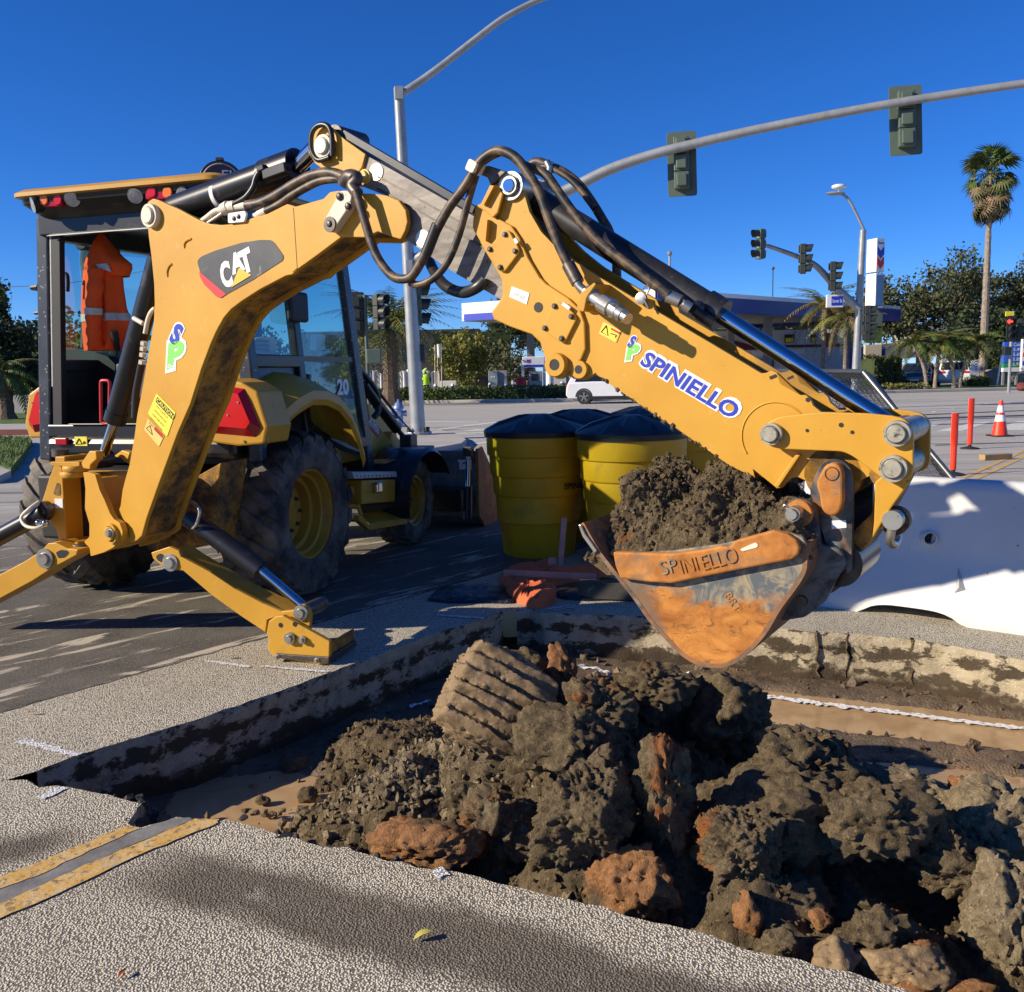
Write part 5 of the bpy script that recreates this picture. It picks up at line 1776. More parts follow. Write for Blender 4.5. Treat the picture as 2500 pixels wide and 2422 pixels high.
b.tube(smoothpath([MH(2, 300, 1030, -1.33), MH(2, 230, 1080, -1.38), MH(2, 165, 1150, -1.40), MH(2, 200, 1215, -1.42), MH(2, 290, 1230, -1.42), MH(2, 370, 1190, -1.38)], 5), 0.011, 8)
b.build('steel_pipe', MT['cream'], sl_, smooth=60)
for x, y in ((300, 1190), (350, 1195)):
    b = MB()
    b.ball(MH(2, x, y, -1.4), 0.022)
    b.build('fitting', MT['chrome'], sl_, smooth=60)
# right stabiliser
leg = [(200, 1020), (330, 978), (400, 1010), (415, 1050), (620, 1160), (800, 1280), (1000, 1385), (1130, 1440), (1210, 1432), (1250, 1395), (1290, 1392), (1325, 1420), (1338, 1470), (1330, 1590), (1100, 1478), (1030, 1500), (1018, 1590), (850, 1480), (640, 1330), (430, 1150), (370, 1145), (270, 1110), (215, 1065)]
sr = mplate('stabilizer_leg', 8, leg, -1.42, 0.03, MT['yellow'], BH)
mplate('leg_box', 8, [(330, 1000), (415, 1062), (800, 1295), (1150, 1455), (1200, 1480), (1040, 1490), (860, 1470), (650, 1320), (440, 1140)], -1.39, 0.20, MT['yellow_worn'], sr)
mplate('far_ear', 8, [(1150, 1450), (1210, 1432), (1250, 1395), (1290, 1392), (1325, 1420), (1338, 1470), (1330, 1590), (1100, 1478)], -1.16, 0.03, MT['yellow_worn'], sr)
mpin('pin', MH(8, 342, 1090, -1.42), 0.052, 0.025, sr, MT['steel'])
mpin('pin', MH(8, 1275, 1448, -1.42), 0.045, 0.03, sr, MT['steel'])
b = MB()
b.lathe(MH(8, 1275, 1448, -1.40), MHv, [(0.02, 0), (0.04, 0), (0.04, 0.24), (0.02, 0.24)], 20)
b.build('rod_eye', MT['bolt'], sr, smooth=40)
mplate('lightening_hole', 8, [(235, 1045), (265, 1025), (290, 1035), (298, 1080), (280, 1092), (245, 1075)], -1.4215, 0.003, MT['black_matte'], sr, 0, 0.01)
ft = mplate('stabilizer_foot', 8, [(1030, 1560), (1040, 1510), (1090, 1475), (1140, 1470), (1230, 1520), (1475, 1655), (1470, 1800), (1445, 1825), (1090, 1772), (1050, 1735), (1032, 1700), (1042, 1650), (1025, 1600)], -1.47, 0.035, MT['yellow'], BH)
footq = [MH(8, x, y, -1.435) for x, y in ((1040, 1640), (1475, 1660), (1470, 1810), (1090, 1765))]
b = MB()
b.prism([footq[0] - Z * 0.06, footq[1] - Z * 0.06, footq[2] + Z * 0.005, footq[3] + Z * 0.005], MHv * 0.28)
b.build('pad_body', MT['yellow_caked'], ft, bevel=0.006)
mplate('far_plate', 8, [(1140, 1470), (1230, 1520), (1475, 1655), (1470, 1800), (1445, 1825), (1090, 1772), (1032, 1700)], -1.155, 0.03, MT['yellow_worn'], ft)
b = MB()
b.prism([MH(8, 1468, 1662, -1.44), MH(8, 1476, 1658, -1.44), MH(8, 1472, 1800, -1.44), MH(8, 1440, 1825, -1.44)], MHv * 0.30)
b.build('end_plate', MT['yellow_caked'], ft, bevel=0.004)
mplate('street_pad', 8, [(1088, 1742), (1468, 1768), (1468, 1806), (1088, 1772)], -1.485, 0.34, MT['bolt'], ft, 0.003)
for x, y, r_ in ((1195, 1630, 0.034), (1285, 1640, 0.022), (1108, 1760, 0.016), (1390, 1785, 0.016)):
    mpin('bolt', MH(8, x, y, -1.475), r_, 0.03, ft, MT['steel'])
for x, y in ((1125, 1538), (1226, 1532)):
    b = MB()
    b.lathe(MH(8, x, y, -1.4715), MHv, [(0.001, 0), (0.014, 0), (0.014, 0.002)], 16)
    b.build('hole', MT['black_matte'], ft)
cy = sub('stabilizer_cylinder', BH)
b = MB()
b.cyl(MH(8, 470, 770, -1.28), MH(8, 985, 1145, -1.30), 0.058, 24)
e_ = MH(8, 985, 1145, -1.30)
b.build('cylinder_barrel', MT['black'], cy, smooth=40)
b = MB()
b.cyl(e_, MH(8, 1285, 1400, -1.30), 0.028, 20)
b.build('cylinder_rod', MT['chrome'], cy, smooth=40)
b = MB()
b.tube(smoothpath([MH(8, 480, 650, -1.3), MH(8, 530, 690, -1.35), MH(8, 548, 740, -1.36), MH(8, 525, 820, -1.36), MH(8, 500, 850, -1.35)], 5), 0.010, 8)
b.build('steel_pipe', MT['steel'], cy, smooth=60)

# ---- wheels ----------------------------------------------------------
def wheel(name, cr, ch, cz, R, wdt, rimr, side, lugs, lugh):
    w = sub(name, BH)
    c0 = MP(cr, ch, cz)
    ax = MRv * side                        # pointing outwards
    hw = wdt / 2
    b = MB()
    b.lathe(c0, ax, [(rimr, -hw * 0.86), (rimr + 0.03, -hw * 0.95), (R * 0.80, -hw), (R * 0.92, -hw * 0.93), (R * 0.955, -hw * 0.75), (R * 0.965, 0), (R * 0.955, hw * 0.75), (R * 0.92, hw * 0.93), (R * 0.80, hw), (rimr + 0.03, hw * 0.95), (rimr, hw * 0.86)], 64, cap=False, ref=Z)
    e1, e2 = Z, ax.cross(Z)
    def cp(rad, ang, axl):
        return c0 + (e1 * cos(ang) + e2 * sin(ang)) * rad + ax * axl
    for k in range(lugs):
        for sd in (-1, 1):
            a0 = 2 * pi * (k + (0.5 if sd > 0 else 0)) / lugs
            da, wa = 0.30, 0.085
            rings = []
            for s_ in (0.0, 0.35, 0.7, 1.0):
                axl = sd * (hw * (0.02 + 0.97 * s_))
                rb = R * (0.955 if s_ < 0.8 else 0.86)
                rt = R * (1.0 if s_ < 0.8 else 0.945) + (lugh - 0.03)
                am = a0 + da * (s_ ** 1.15)
                ww = wa * (0.75 + 0.4 * s_)
                rings.append([cp(rb, am - ww * 1.15, axl), cp(rt, am - ww * 0.8, axl), cp(rt, am + ww * 0.8, axl), cp(rb, am + ww * 1.15, axl)])
            b.loft(rings)
    b.build('tyre', MT['tyre'], w, smooth=38)
    b = MB()
    b.lathe(c0, ax, [(rimr + 0.012, hw * 0.90), (rimr + 0.012, hw * 0.82), (rimr - 0.015, hw * 0.80), (rimr - 0.03, hw * 0.55), (rimr - 0.05, hw * 0.52), (rimr - 0.055, hw * 0.25), (rimr - 0.085, hw * 0.22), (rimr - 0.09, -0.02), (rimr * 0.62, -0.035), (rimr * 0.60, 0.0), (rimr * 0.50, 0.02), (0.001, 0.025)], 48, cap=False)
    b.lathe(c0, ax, [(rimr, -hw * 0.86), (rimr - 0.06, -hw * 0.5), (0.05, -hw * 0.4)], 32, cap=False)
    b.build('rim', MT['rim'], w, smooth=40)
    for k in range(8):
        b = MB()
        a_ = 2 * pi * k / 8
        pc = c0 + (e1 * cos(a_) + e2 * sin(a_)) * (rimr * 0.40)
        b.lathe(pc, ax, [(0.001, 0.045), (0.014, 0.045), (0.016, 0.02)], 6)
        b.build('wheel_nut', MT['bolt'], w)
    return w


wheel('rear_wheel', 0.82, 0.0, 0.605, 0.60, 0.48, 0.325, 1, 20, 0.03)
wheel('rear_wheel', -0.82, 0.0, 0.605, 0.60, 0.48, 0.325, -1, 20, 0.03)
wheel('front_wheel', 0.84, 2.02, 0.42, 0.415, 0.30, 0.235, 1, 18, 0.025)
wheel('front_wheel', -0.84, 2.02, 0.42, 0.415, 0.30, 0.235, -1, 18, 0.025)
b = MB()
b.cyl(MP(-0.7, 0, 0.6), MP(0.7, 0, 0.6), 0.14, 20)
b.box(MP(0, 0, 0.62), 0.5, 0.5, 0.4, MRv, MHv)
b.cyl(MP(-0.8, 2.02, 0.42), MP(0.8, 2.02, 0.42), 0.08, 16)
b.build('axle', MT['yellow_caked'], BH, smooth=40)
b = MB()
b.box(MP(0, 0.7, 0.78), 0.7, 3.6, 0.42, MRv, MHv)
b.build('chassis', MT['black_matte'], BH, bevel=0.02)

# ---- fenders, tail lamps ---------------------------------------------
def fender(side, th=-0.76):
    f = sub('fender', BH)
    out_h = ([(-0.74, 1.16), (-0.66, 1.22), (-0.52, 1.27), (-0.30, 1.36)] if side > 0 else [(-0.30, 1.36)]) + [ (-0.10, 1.41), (0.10, 1.40), (0.28, 1.35), (0.44, 1.24), (0.56, 1.08), (0.64, 0.90)]
    def ring(rr, dz, dh):
        return [MP(side * rr, h * dh, z + dz) for h, z in out_h]
    b = MB()
    rows = [ring(1.13, -0.02, 1.0), ring(1.15, 0.02, 1.0), ring(1.14, 0.08, 1.03), ring(1.0, 0.165, 1.0), ring(0.88, 0.20, 1.0)] + ([ring(0.80, 0.22, 1.0), ring(0.60, 0.24, 1.0), ring(0.60, 0.10, 1.0)] if side > 0 else [])
    b.loft(rows, closed=False, cap=False)
    b.build('fender_panel', MT['yellow_machine'], f, smooth=28)
    # tail block behind the arch
    b = MB()
    tail = ([(0.56, 1.20), (0.60, 1.58)] if side > 0 else [(0.86, 1.18), (0.86, 1.59)]) + [(0.90, 1.585), (1.00, 1.56), (1.11, 1.50), (1.17, 1.28), (1.14, 1.17)] + ([(0.95, 1.155)] if side > 0 else [])
    b.prism([MP(side * r, th, z) for r, z in tail], MHv * 0.30)
    b.build('fender_tail', MT['yellow_machine'], f, bevel=0.015)
    lens = [(0.70 if side > 0 else 0.87, 1.245), (0.78 if side > 0 else 0.88, 1.47), (0.92, 1.535), (1.02, 1.52), (1.125, 1.27), (1.08, 1.215)]
    lens_o = lens
    cen_ = (sum(p[0] for p in lens) / 6, sum(p[1] for p in lens) / 6)
    b = MB()
    r0 = [MP(side * r, th - 0.002, z) for r, z in lens_o]
    r1 = [MP(side * (cen_[0] + (r - cen_[0]) * 0.72), th - 0.045, cen_[1] + 0.01 + (z - cen_[1]) * 0.72) for r, z in lens_o]
    b.loft([r0, r1], True, False)
    b.build('tail_lens_rim', MT['red_dark'], f)
    b = MB()
    b.face(r1)
    b.build('tail_lens', MT['red_lens'], f)
    for dr in (-0.02, 0.06):
        b = MB()
        b.lathe(MP(side * (cen_[0] + dr), th - 0.052, cen_[1] + dr), MHv, [(0.001, 0), (0.006, 0), (0.006, 0.01)], 8)
        b.build('screw', MT['steel'], f)
    b = MB()
    b.lathe(MP(side * 1.0, th - 0.005, 1.185), MHv, [(0.001, 0), (0.009, 0), (0.009, 0.01)], 8)
    b.build('screw', MT['bolt'], f)


fender(1)
fender(-1, -0.33)
# ---- cab -------------------------------------------------------------
cab = sub('cab', BH)


def lerp_post(r0, h0, r1, h1, z0=1.02, z1=2.74):
    return lambda z: (r0 + (r1 - r0) * (z - z0) / (z1 - z0), h0 + (h1 - h0) * (z - z0) / (z1 - z0))


posts = {}
for sd in (-1, 1):
    posts[('rear', sd)] = lerp_post(sd * 0.88, -0.42, sd * 0.75, -0.40)
    posts[('mid', sd)] = lerp_post(sd * 0.85, 0.30, sd * 0.74, 0.26)
    posts[('front', sd)] = lerp_post(sd * 0.72, 1.52, sd * 0.66, 1.28)


def pp(k, z):
    r, h = posts[k](z)
    return MP(r, h, z)


for k, w_, d_, mt in ((('rear', -1), 0.10, 0.09, 'post'), (('rear', 1), 0.10, 0.09, 'post'), (('mid', -1), 0.07, 0.09, 'black'), (('mid', 1), 0.07, 0.09, 'black'), (('front', -1), 0.07, 0.12, 'post'), (('front', 1), 0.07, 0.12, 'post')):
    b = MB()
    z0 = 0.72 if k[0] == 'front' else 1.02
    b.bar(pp(k, z0), pp(k, 2.74), w_, d_, MHv)
    b.build('cab_post', MT[mt], cab, bevel=0.012)
# rubber seal and inner window frame beside the rear left post
for off_, w_, mt in ((0.066, 0.014, 'reflect'), (0.11, 0.075, 'black_matte')):
    b = MB()
    b.bar(pp(('rear', -1), 1.55 if off_ < 0.1 else 1.12) + MRv * off_ - MHv * 0.01, pp(('rear', -1), 2.62) + MRv * off_ - MHv * 0.01, w_, 0.05, MHv)
    b.build('window_seal', MT[mt], cab, bevel=0.004)
b = MB()
b.bar(pp(('rear', -1), 1.12) + MRv * 0.085, pp(('rear', -1), 1.55) + MRv * 0.085, 0.05, 0.06, MHv)
b.build('window_seal', MT['post'], cab, bevel=0.004)
b = MB()
b.bar(pp(('rear', -1), 2.0) - MRv * 0.05, pp(('rear', -1), 2.68) - MRv * 0.05, 0.012, 0.05, MHv)
b.build('edge_trim', MT['steel'], cab)
# hinges outside the left post
for z_, s_ in ((2.26, 0.07), (2.08, 0.045)):
    b = MB()
    p_ = pp(('rear', -1), z_) - MRv * 0.07
    b.cyl(p_, p_ - MRv * s_, s_ * 0.42, 8, s_ * 0.25)
    b.build('door_stay', MT['black'], cab)
# headers and sills
b = MB()
b.box(MP(0, -0.42, 2.69), 1.52, 0.10, 0.17, MRv, MHv)
b.build('rear_header', MT['black'], cab, bevel=0.01)
b = MB()
b.box(MP(0, -0.475, 2.60), 1.36, 0.02, 0.007, MRv, MHv)
b.build('window_rail', MT['steel'], cab)
b = MB()
b.box(MP(0, -0.42, 1.235), 1.62, 0.14, 0.09, MRv, MHv)
b.build('rear_sill', MT['black'], cab, bevel=0.01)
b = MB()
b.box(MP(0, -0.46, 1.12), 1.56, 0.20, 0.14, MRv, MHv)
b.build('rear_bumper', MT['black'], cab, bevel=0.04)
b = MB()
b.box(MP(0, -0.5, 1.285), 1.2, 0.02, 0.005, MRv, MHv)
b.build('sill_edge', MT['cream'], cab)
b = MB()
b.box(MH(2, 480, 562, -0.57), 0.10, 0.03, 0.05, MRv, MHv)
b.build('reflector', MT['red_dark'], cab, bevel=0.006)
lbl = MB()
lbl.box(MH(2, 627, 561, -0.562), 0.105, 0.006, 0.065, MRv, MHv)
lbl = lbl.build('warning_label', MT['decal_lemon'], cab)
b = MB()
tri = [MH(2, x, y, -0.568) for x, y in ((608, 540), (632, 582), (584, 582))]
b.tube(tri + [tri[0]], 0.003, 4)
b.tube([MH(2, 650, 560, -0.568), MH(2, 640, 580, -0.568), MH(2, 660, 570, -0.568)], 0.003, 4)
b.build('warning_triangle', MT['decal_black'], lbl)
for sd in (-1, 1):
    for k0, k1 in ((('rear', sd), ('mid', sd)), (('mid', sd), ('front', sd))):
        b = MB()
        b.bar(pp(k0, 2.66), pp(k1, 2.66), 0.09, 0.14)
        b.build('roof_rail', MT['black'], cab, bevel=0.01)
        b = MB()
        b.bar(pp(k0, 1.70) if k0[0] == 'rear' else pp(k0, 1.12), pp(k1, 1.70) if k0[0] == 'rear' else pp(k1, 1.0), 0.07, 0.09)
        b.build('side_rail', MT['black'], cab, bevel=0.01)
b = MB()
b.bar(pp(('front', -1), 2.66), pp(('front', 1), 2.66), 0.09, 0.14)
b.build('roof_rail', MT['black'], cab, bevel=0.01)
b = MB()
b.bar(pp(('front', -1), 1.15), pp(('front', 1), 1.15), 0.09, 0.14)
b.build('front_rail', MT['black'], cab, bevel=0.01)
b = MB()
b.box(MP(0, 0.5, 1.03), 1.46, 1.8, 0.06, MRv, MHv)
b.build('cab_floor', MT['black_matte'], cab)
# lower side panels (dark) and the step-down door panel
for sd in (-1, 1):
    b = MB()
    q = [pp(('rear', sd), 1.70), pp(('mid', sd), 1.70), pp(('mid', sd), 1.05), pp(('rear', sd), 1.05)]
    b.prism(q, MRv * (-0.03 * sd))
    b.build('side_panel', MT['black'], cab)
# glass
gl_spec = []
for sd in (-1, 1):
    gl_spec.append([pp(('rear', sd), 1.74), pp(('mid', sd), 1.74), pp(('mid', sd), 2.60), pp(('rear', sd), 2.60)])
    gl_spec.append([pp(('mid', sd), 1.74), pp(('front', sd), 1.74), pp(('front', sd), 2.60), pp(('mid', sd), 2.60)])
    gl_spec.append([pp(('mid', sd), 1.14), pp(('front', sd), 1.04), pp(('front', sd), 1.70), pp(('mid', sd), 1.70)])
gl_spec.append([pp(('front', -1), 1.22), pp(('front', 1), 1.22), pp(('front', 1), 2.60), pp(('front', -1), 2.60)])
for q in gl_spec:
    b = MB()
    b.face(q)
    b.build('window_pane', MT['glass'], cab, fix=False)
for sd in (1,):
    b = MB()
    b.bar(pp(('mid', sd), 1.72), pp(('front', sd), 1.72), 0.03, 0.04)
    b.build('door_rail', MT['black'], cab)
    b = MB()
    b.tube(smoothpath([MP(0.80, 0.42, 1.60), MP(0.80, 0.36, 1.30), MP(0.82, 0.5, 1.16), MP(0.84, 0.8, 1.04), MP(0.82, 1.15, 0.95)], 6), 0.035, 8)
    b.build('door_frame', MT['black'], cab, smooth=60)
# papers taped inside the right window
for k, (c_, y0) in enumerate((((1290, 545, 1372, 728), 0), ((1376, 545, 1465, 722), 1))):
    x0, y0_, x1, y1_ = c_
    b = MB()
    b.face([MR(20, x0, y1_, 0.70), MR(20, x1, y1_, 0.70), MR(20, x1, y0_, 0.70), MR(20, x0, y0_, 0.70)])
    b.build('paper_notice', MT['white'], cab, fix=False)
b = MB()
b.box(MR(20, 1150, 230, 0.86), 0.05, 0.26, 0.22, MRv, MHv)
b.build('side_mirror', MT['black_matte'], cab, bevel=0.04)
b = MB()
b.tube(smoothpath([MR(20, 1200, 250, 0.84), MR(20, 1100, 240, 0.8), MP(0.76, 0.3, 2.32)], 4), 0.012, 6)
b.build('mirror_arm', MT['black_matte'], cab)
# vented seat back / pillar grille behind the boom
gp = MB()
P = rounded([MR(20, x, y, 0.72) for x, y in ((610, 600), (700, 570), (860, 580), (872, 770), (620, 745))], 0.04)
gp.prism(P, MRv * 0.03)
gp = gp.build('vent_panel', M_basic('grey_plastic', (0.10, 0.10, 0.11), 0.6), cab)
for k in range(3):
    b = MB()
    b.tube(smoothpath([MR(20, 650, 640 + 48 * k, 0.755), MR(20, 690, 612 + 48 * k, 0.755), MR(20, 760, 612 + 48 * k, 0.755), MR(20, 820, 622 + 48 * k, 0.755)], 4), 0.008, 6)
    b.build('vent_slot', MT['black_matte'], gp)
# roof
def roof_ring(r, h0, h1, z, k=0.10):
    P = rounded([MP(-r, h0, z), MP(r, h0, z), MP(r, h1, z), MP(-r, h1, z)], k, 4)
    return P


b = MB()
b.loft([roof_ring(0.80, -0.60, 1.42, 2.835), roof_ring(0.83, -0.64, 1.46, 2.845), roof_ring(0.83, -0.64, 1.46, 2.87), roof_ring(0.80, -0.60, 1.42, 2.895), roof_ring(0.6, -0.4, 1.2, 2.92)])
roof = b.build('roof', MT['yellow_machine'], cab, smooth=50)
b = MB()
b.loft([roof_ring(0.70, -0.46, 1.34, 2.70), roof_ring(0.80, -0.60, 1.42, 2.80), roof_ring(0.80, -0.61, 1.43, 2.838)])
b.build('roof_liner', MT['black'], roof, smooth=30)


def worklamp(c, x, y, r_, tilt, parent=roof):
    p_ = MH(c, x, y, -0.60)
    ax = (-MHv + MRv * tilt - Z * 0.35).normalized()
    w = sub('work_lamp', parent)
    b = MB()
    b.lathe(p_, ax, [(r_ * 0.5, -0.06), (r_ * 0.95, -0.04), (r_, 0.0), (r_ * 0.9, 0.012)], 20)
    b.build('lamp_housing', MT['black_matte'], w, smooth=40)
    b = MB()
    b.lathe(p_ + ax * 0.0125, ax, [(r_ * 0.88, 0), (0.001, 0.006)], 20)
    b.build('lamp_lens', MT['lamp_lens'], w, smooth=40)


worklamp(1, 255, 365, 0.062, -0.7)
worklamp(1, 545, 325, 0.056, 0.55)
worklamp(1, 1015, 300, 0.056, 0.35)
worklamp(1, 1375, 295, 0.056, 0.1)
for x0, x1, y0, y1, flip in ((284, 466, 278, 385, 0), (1085, 1292, 222, 330, 1)):
    tl = sub('tail_lamp', roof)
    q = lambda x, y, h=-0.60: MH(1, x, y, h)
    b = MB()
    b.prism(rounded([q(x0, y1), q(x1, y1 - 8), q(x1, y0), q(x0, y0 + 6)], 0.02), MHv * 0.06)
    b.build('lamp_body', MT['red_dark'], tl, bevel=0.006)
    for k, mt in ((0, 'amber_lens' if not flip else 'red_lens'), (1, 'red_lens' if not flip else 'amber_lens')):
        xa = x0 + 8 if k == 0 else x0 + (x1 - x0) * 0.62
        xb = xa + (x1 - x0) * 0.33
        b = MB()
        b.prism(rounded([q(xa, y1 - 14, -0.612), q(xb, y1 - 18, -0.612), q(xb, y0 + 12, -0.612), q(xa, y0 + 14, -0.612)], 0.03), MHv * 0.012)
        b.build('lamp_lens', MT[mt], tl, bevel=0.005)
# antenna
b = MB()
b.cyl(MP(0.35, 1.2, 2.88), MP(0.35, 1.2, 3.25), 0.006, 6)
b.build('antenna', MT['black_matte'], roof)
# cab interior
seat = sub('operator_seat', cab)
b = MB()
b.box(MP(0.05, 0.35, 1.38), 0.5, 0.5, 0.14, MRv, MHv)
b.build('seat_cushion', MT['black_matte'], seat, bevel=0.04)
b = MB()
b.box(MP(0.05, 0.62, 1.78), 0.48, 0.12, 0.75, MRv, MHv)
b.build('seat_back', MT['black_matte'], seat, bevel=0.04)
b = MB()
b.box(MP(0.05, 0.4, 1.18), 0.34, 0.34, 0.28, MRv, MHv)
b.build('seat_base', MT['black_matte'], seat)
grey = M_basic('grey_console', (0.07, 0.08, 0.085), 0.6)
b = MB()
b.box(MP(-0.18, -0.18, 1.58), 0.34, 0.22, 0.26, MRv, MHv)
b.prism([MP(-0.34, -0.18, 1.72), MP(-0.02, -0.18, 1.72), MP(-0.02, -0.02, 1.30), MP(-0.42, -0.02, 1.30)], MHv * 0.15)
b.build('console', grey, cab, bevel=0.02)
b = MB()
b.tube(smoothpath([MH(1, 880, 1450, -0.2), MH(1, 865, 1380, -0.24), MH(1, 850, 1310, -0.26)], 4), [0.022] * 4 + [0.028] * 5, 10)
b.build('joystick', MT['black_matte'], cab, smooth=60)
b = MB()
b.tube(smoothpath([MH(1, 690, 530, 0.2), MH(1, 640, 760, 0.3), MH(1, 660, 1000, 0.3), MH(1, 640, 1440, 0.25)], 4), 0.045, 8)
b.build('steering_column', MT['black_matte'], cab, smooth=60)
b = MB()
b.lathe(MH(1, 615, 640, 0.2), MHv, [(0.001, -0.02), (0.06, -0.02), (0.075, 0.0), (0.07, 0.08), (0.001, 0.1)], 18)
b.build('cab_fan', MT['black_matte'], cab, smooth=50)
b = MB()
b.prism([MH(1, x, y, 0.05) for x, y in ((450, 1430), (650, 1450), (800, 1500), (860, 1560), (860, 1899), (460, 1899))], MHv * 0.1)
b.build('dash_panel', MT['black_matte'], cab)
b = MB()
P = [MH(2, x, y, -0.5) for x, y in ((778, 92), (848, 92), (842, 430), (782, 420))]
P = rounded(P, 0.02)
b.tube(P + [P[0]], 0.012, 8)
b.build('grab_bar', MT['red_paint'], cab, smooth=60)
b = MB()
b.tube(smoothpath([MH(28, 940, 1580, -0.25), MH(28, 1030, 1580, -0.25), MH(28, 1050, 1700, -0.25), MH(28, 1045, 1850, -0.25)], 4), 0.014, 8)
b.tube([MH(28, 945, 1190, -0.25), MH(28, 1100, 830, -0.25)], 0.008, 6)
b.build('window_handle', MT['black_matte'], cab, smooth=60)

# ---- hood, loader ----------------------------------------------------
b = MB()
b.loft([[MP(-0.42, h, z0), MP(0.42, h, z0), MP(0.42, h, z1 - 0.06), MP(0.32, h, z1), MP(-0.32, h, z1), MP(-0.42, h, z1 - 0.06)] for h, z0, z1 in ((1.55, 0.8, 1.42), (2.3, 0.8, 1.34), (2.75, 0.8, 1.20), (2.85, 0.85, 1.05))])
b.build('hood', MT['yellow_machine'], BH, smooth=40)
ar = sub('loader_arm', BH)
for sd in (1, -1):
    A_ = [(130, 340), (175, 345), (250, 780), (375, 930), (485, 1070), (548, 1190), (520, 1290), (405, 1345), (230, 1085), (190, 800)]
    P = [MR(10, x, y, 0.62) for x, y in A_]
    if sd < 0:
        P = [p - MRv * 1.24 for p in P]
    b = MB()
    b.prism(P, MRv * (-0.08 * sd))
    b.build('arm_plate', MT['yellow_machine'], ar, bevel=0.006)
    ext = [MP(0.58 * sd, 2.25, 0.95), MP(0.58 * sd, 2.9, 0.60), MP(0.58 * sd, 3.15, 0.30)]
    b = MB()
    b.bar(ext[0], ext[1], 0.08, 0.22)
    b.bar(ext[1], ext[2], 0.08, 0.20)
    b.build('arm_nose', MT['yellow_machine'], ar, bevel=0.006)
plq = [MR(10, x, y, 0.625) for x, y in ((215, 770), (370, 930), (355, 1040), (225, 890))]
b = MB()
b.prism(plq, MRv * 0.003)
plq_o = b.build('number_decal', M_basic('pink_decal', (0.62, 0.10, 0.12), 0.5), ar)
xd = plq[2] - plq[3]
text('lettering', 'M7M86', plq[3] + xd * 0.06 + Z * 0.02, xd, xd.cross(V((0, 0, 1))).cross(xd) * -1 if False else (Z - xd.normalized() * Z.dot(xd.normalized())), xd.length * 0.86, 0.085, MT['decal_white'], plq_o, bold=0.02, lift=0.004)
b = MB()
hc = MR(10, 185, 765, 0.625)
b.lathe(hc, MRv, [(0.001, 0.003), (0.045, 0.003), (0.045, 0)], 20)
b.build('hole', MT['black_matte'], ar)
b = MB()
b.tube([MR(10, 180, 420, 0.66), MR(10, 330, 640, 0.68), MR(10, 560, 930, 0.70)], [0.045, 0.05, 0.055], 14)
b.build('cylinder_barrel', MT['black'], ar, smooth=40)
b = MB()
b.tube([MR(10, 560, 930, 0.70), MR(10, 690, 1080, 0.72)], 0.024, 12)
b.build('cylinder_rod', MT['bolt'], ar, smooth=40)
b = MB()
b.tube([MR(10, 150, 250, 0.7), MR(10, 560, 770, 0.72)], 0.014, 8)
b.tube([MR(10, 560, 770, 0.72), MR(10, 765, 1000, 0.74)], 0.007, 6)
b.tube([MR(10, 470, 790, 0.70), MR(10, 580, 800, 0.72)], 0.016, 6)
b.build('level_rod', MT['hose'], ar, smooth=40)
b = MB()
b.tube(smoothpath([MR(10, 110, 240, 0.68), MR(10, 260, 400, 0.69), MR(10, 340, 560, 0.7), MR(10, 350, 720, 0.7), MR(10, 300, 800, 0.68)], 5), 0.03, 8)
b.build('hose', MT['hose_black'], ar, smooth=60)
b = MB()
b.box(MR(10, 700, 1100, 0.78), 0.12, 0.16, 0.16, MRv, MHv)
b.box(MR(10, 740, 1160, 0.82), 0.30, 0.42, 0.025, MRv, MHv)
b.build('pivot_block', MT['bolt'], ar, bevel=0.01)
# front fender
b = MB()
rows = []
for rr in (0.66, 0.70, 1.10, 1.13):
    rows.append([MP(rr, 2.02 + cos(a_) * 0.52, 0.42 + sin(a_) * (0.50 if 0.67 < rr < 1.12 else 0.46)) for a_ in [radians(d_) for d_ in range(190, 14, -11)]])
b.loft(rows, closed=False, cap=False)
b.build('front_fender', MT['black'], BH, smooth=40)
# steps and tool box
b = MB()
b.prism([MR(9, 930, 742, 1.02), MR(9, 1195, 738, 1.02), MR(9, 1200, 770, 1.02), MR(9, 945, 782, 1.02)], MRv * -0.35)
stp = b.build('step_plate', MT['reflect'], BH, bevel=0.004)
for k in range(10):
    b = MB()
    b.lathe(MR(9, 960 + 23 * k, 766 - k * 0.6, 1.022), MRv, [(0.001, 0), (0.008, 0), (0.008, -0.004)], 8)
    b.build('grip_hole', MT['black_matte'], stp)
b = MB()
b.prism([MR(9, 990, 790, 1.0), MR(9, 1190, 785, 1.0), MR(9, 1188, 918, 1.0), MR(9, 990, 935, 1.0)], MRv * -0.4)
tb = b.build('tool_box', MT['yellow_machine'], BH, bevel=0.01)
b = MB()
b.box(MR(9, 1085, 835, 1.03), 0.05, 0.09, 0.09, MRv, MHv)
b.build('latch', MT['chrome'], tb, bevel=0.015)
b = MB()
b.prism([MR(9, 975, 1000, 1.05), MR(9, 1040, 1060, 1.05), MR(9, 1260, 1022, 1.05), MR(9, 1260, 1050, 1.05), MR(9, 1035, 1088, 1.05), MR(9, 970, 1030, 1.05)], MRv * -0.05)
b.prism([MR(9, 1040, 1060, 1.05), MR(9, 1260, 1022, 1.05), MR(9, 1180, 965, 0.85), MR(9, 975, 1000, 0.85)], Z * 0.012)
b.bar(MR(9, 985, 1000, 0.95), MP(0.9, 0.85, 0.7), 0.04, 0.02)
b.bar(MR(9, 1180, 965, 0.9), MP(0.85, 1.5, 0.7), 0.04, 0.02)
b.build('lower_step', MT['yellow_machine'], BH, bevel=0.003)
b = MB()
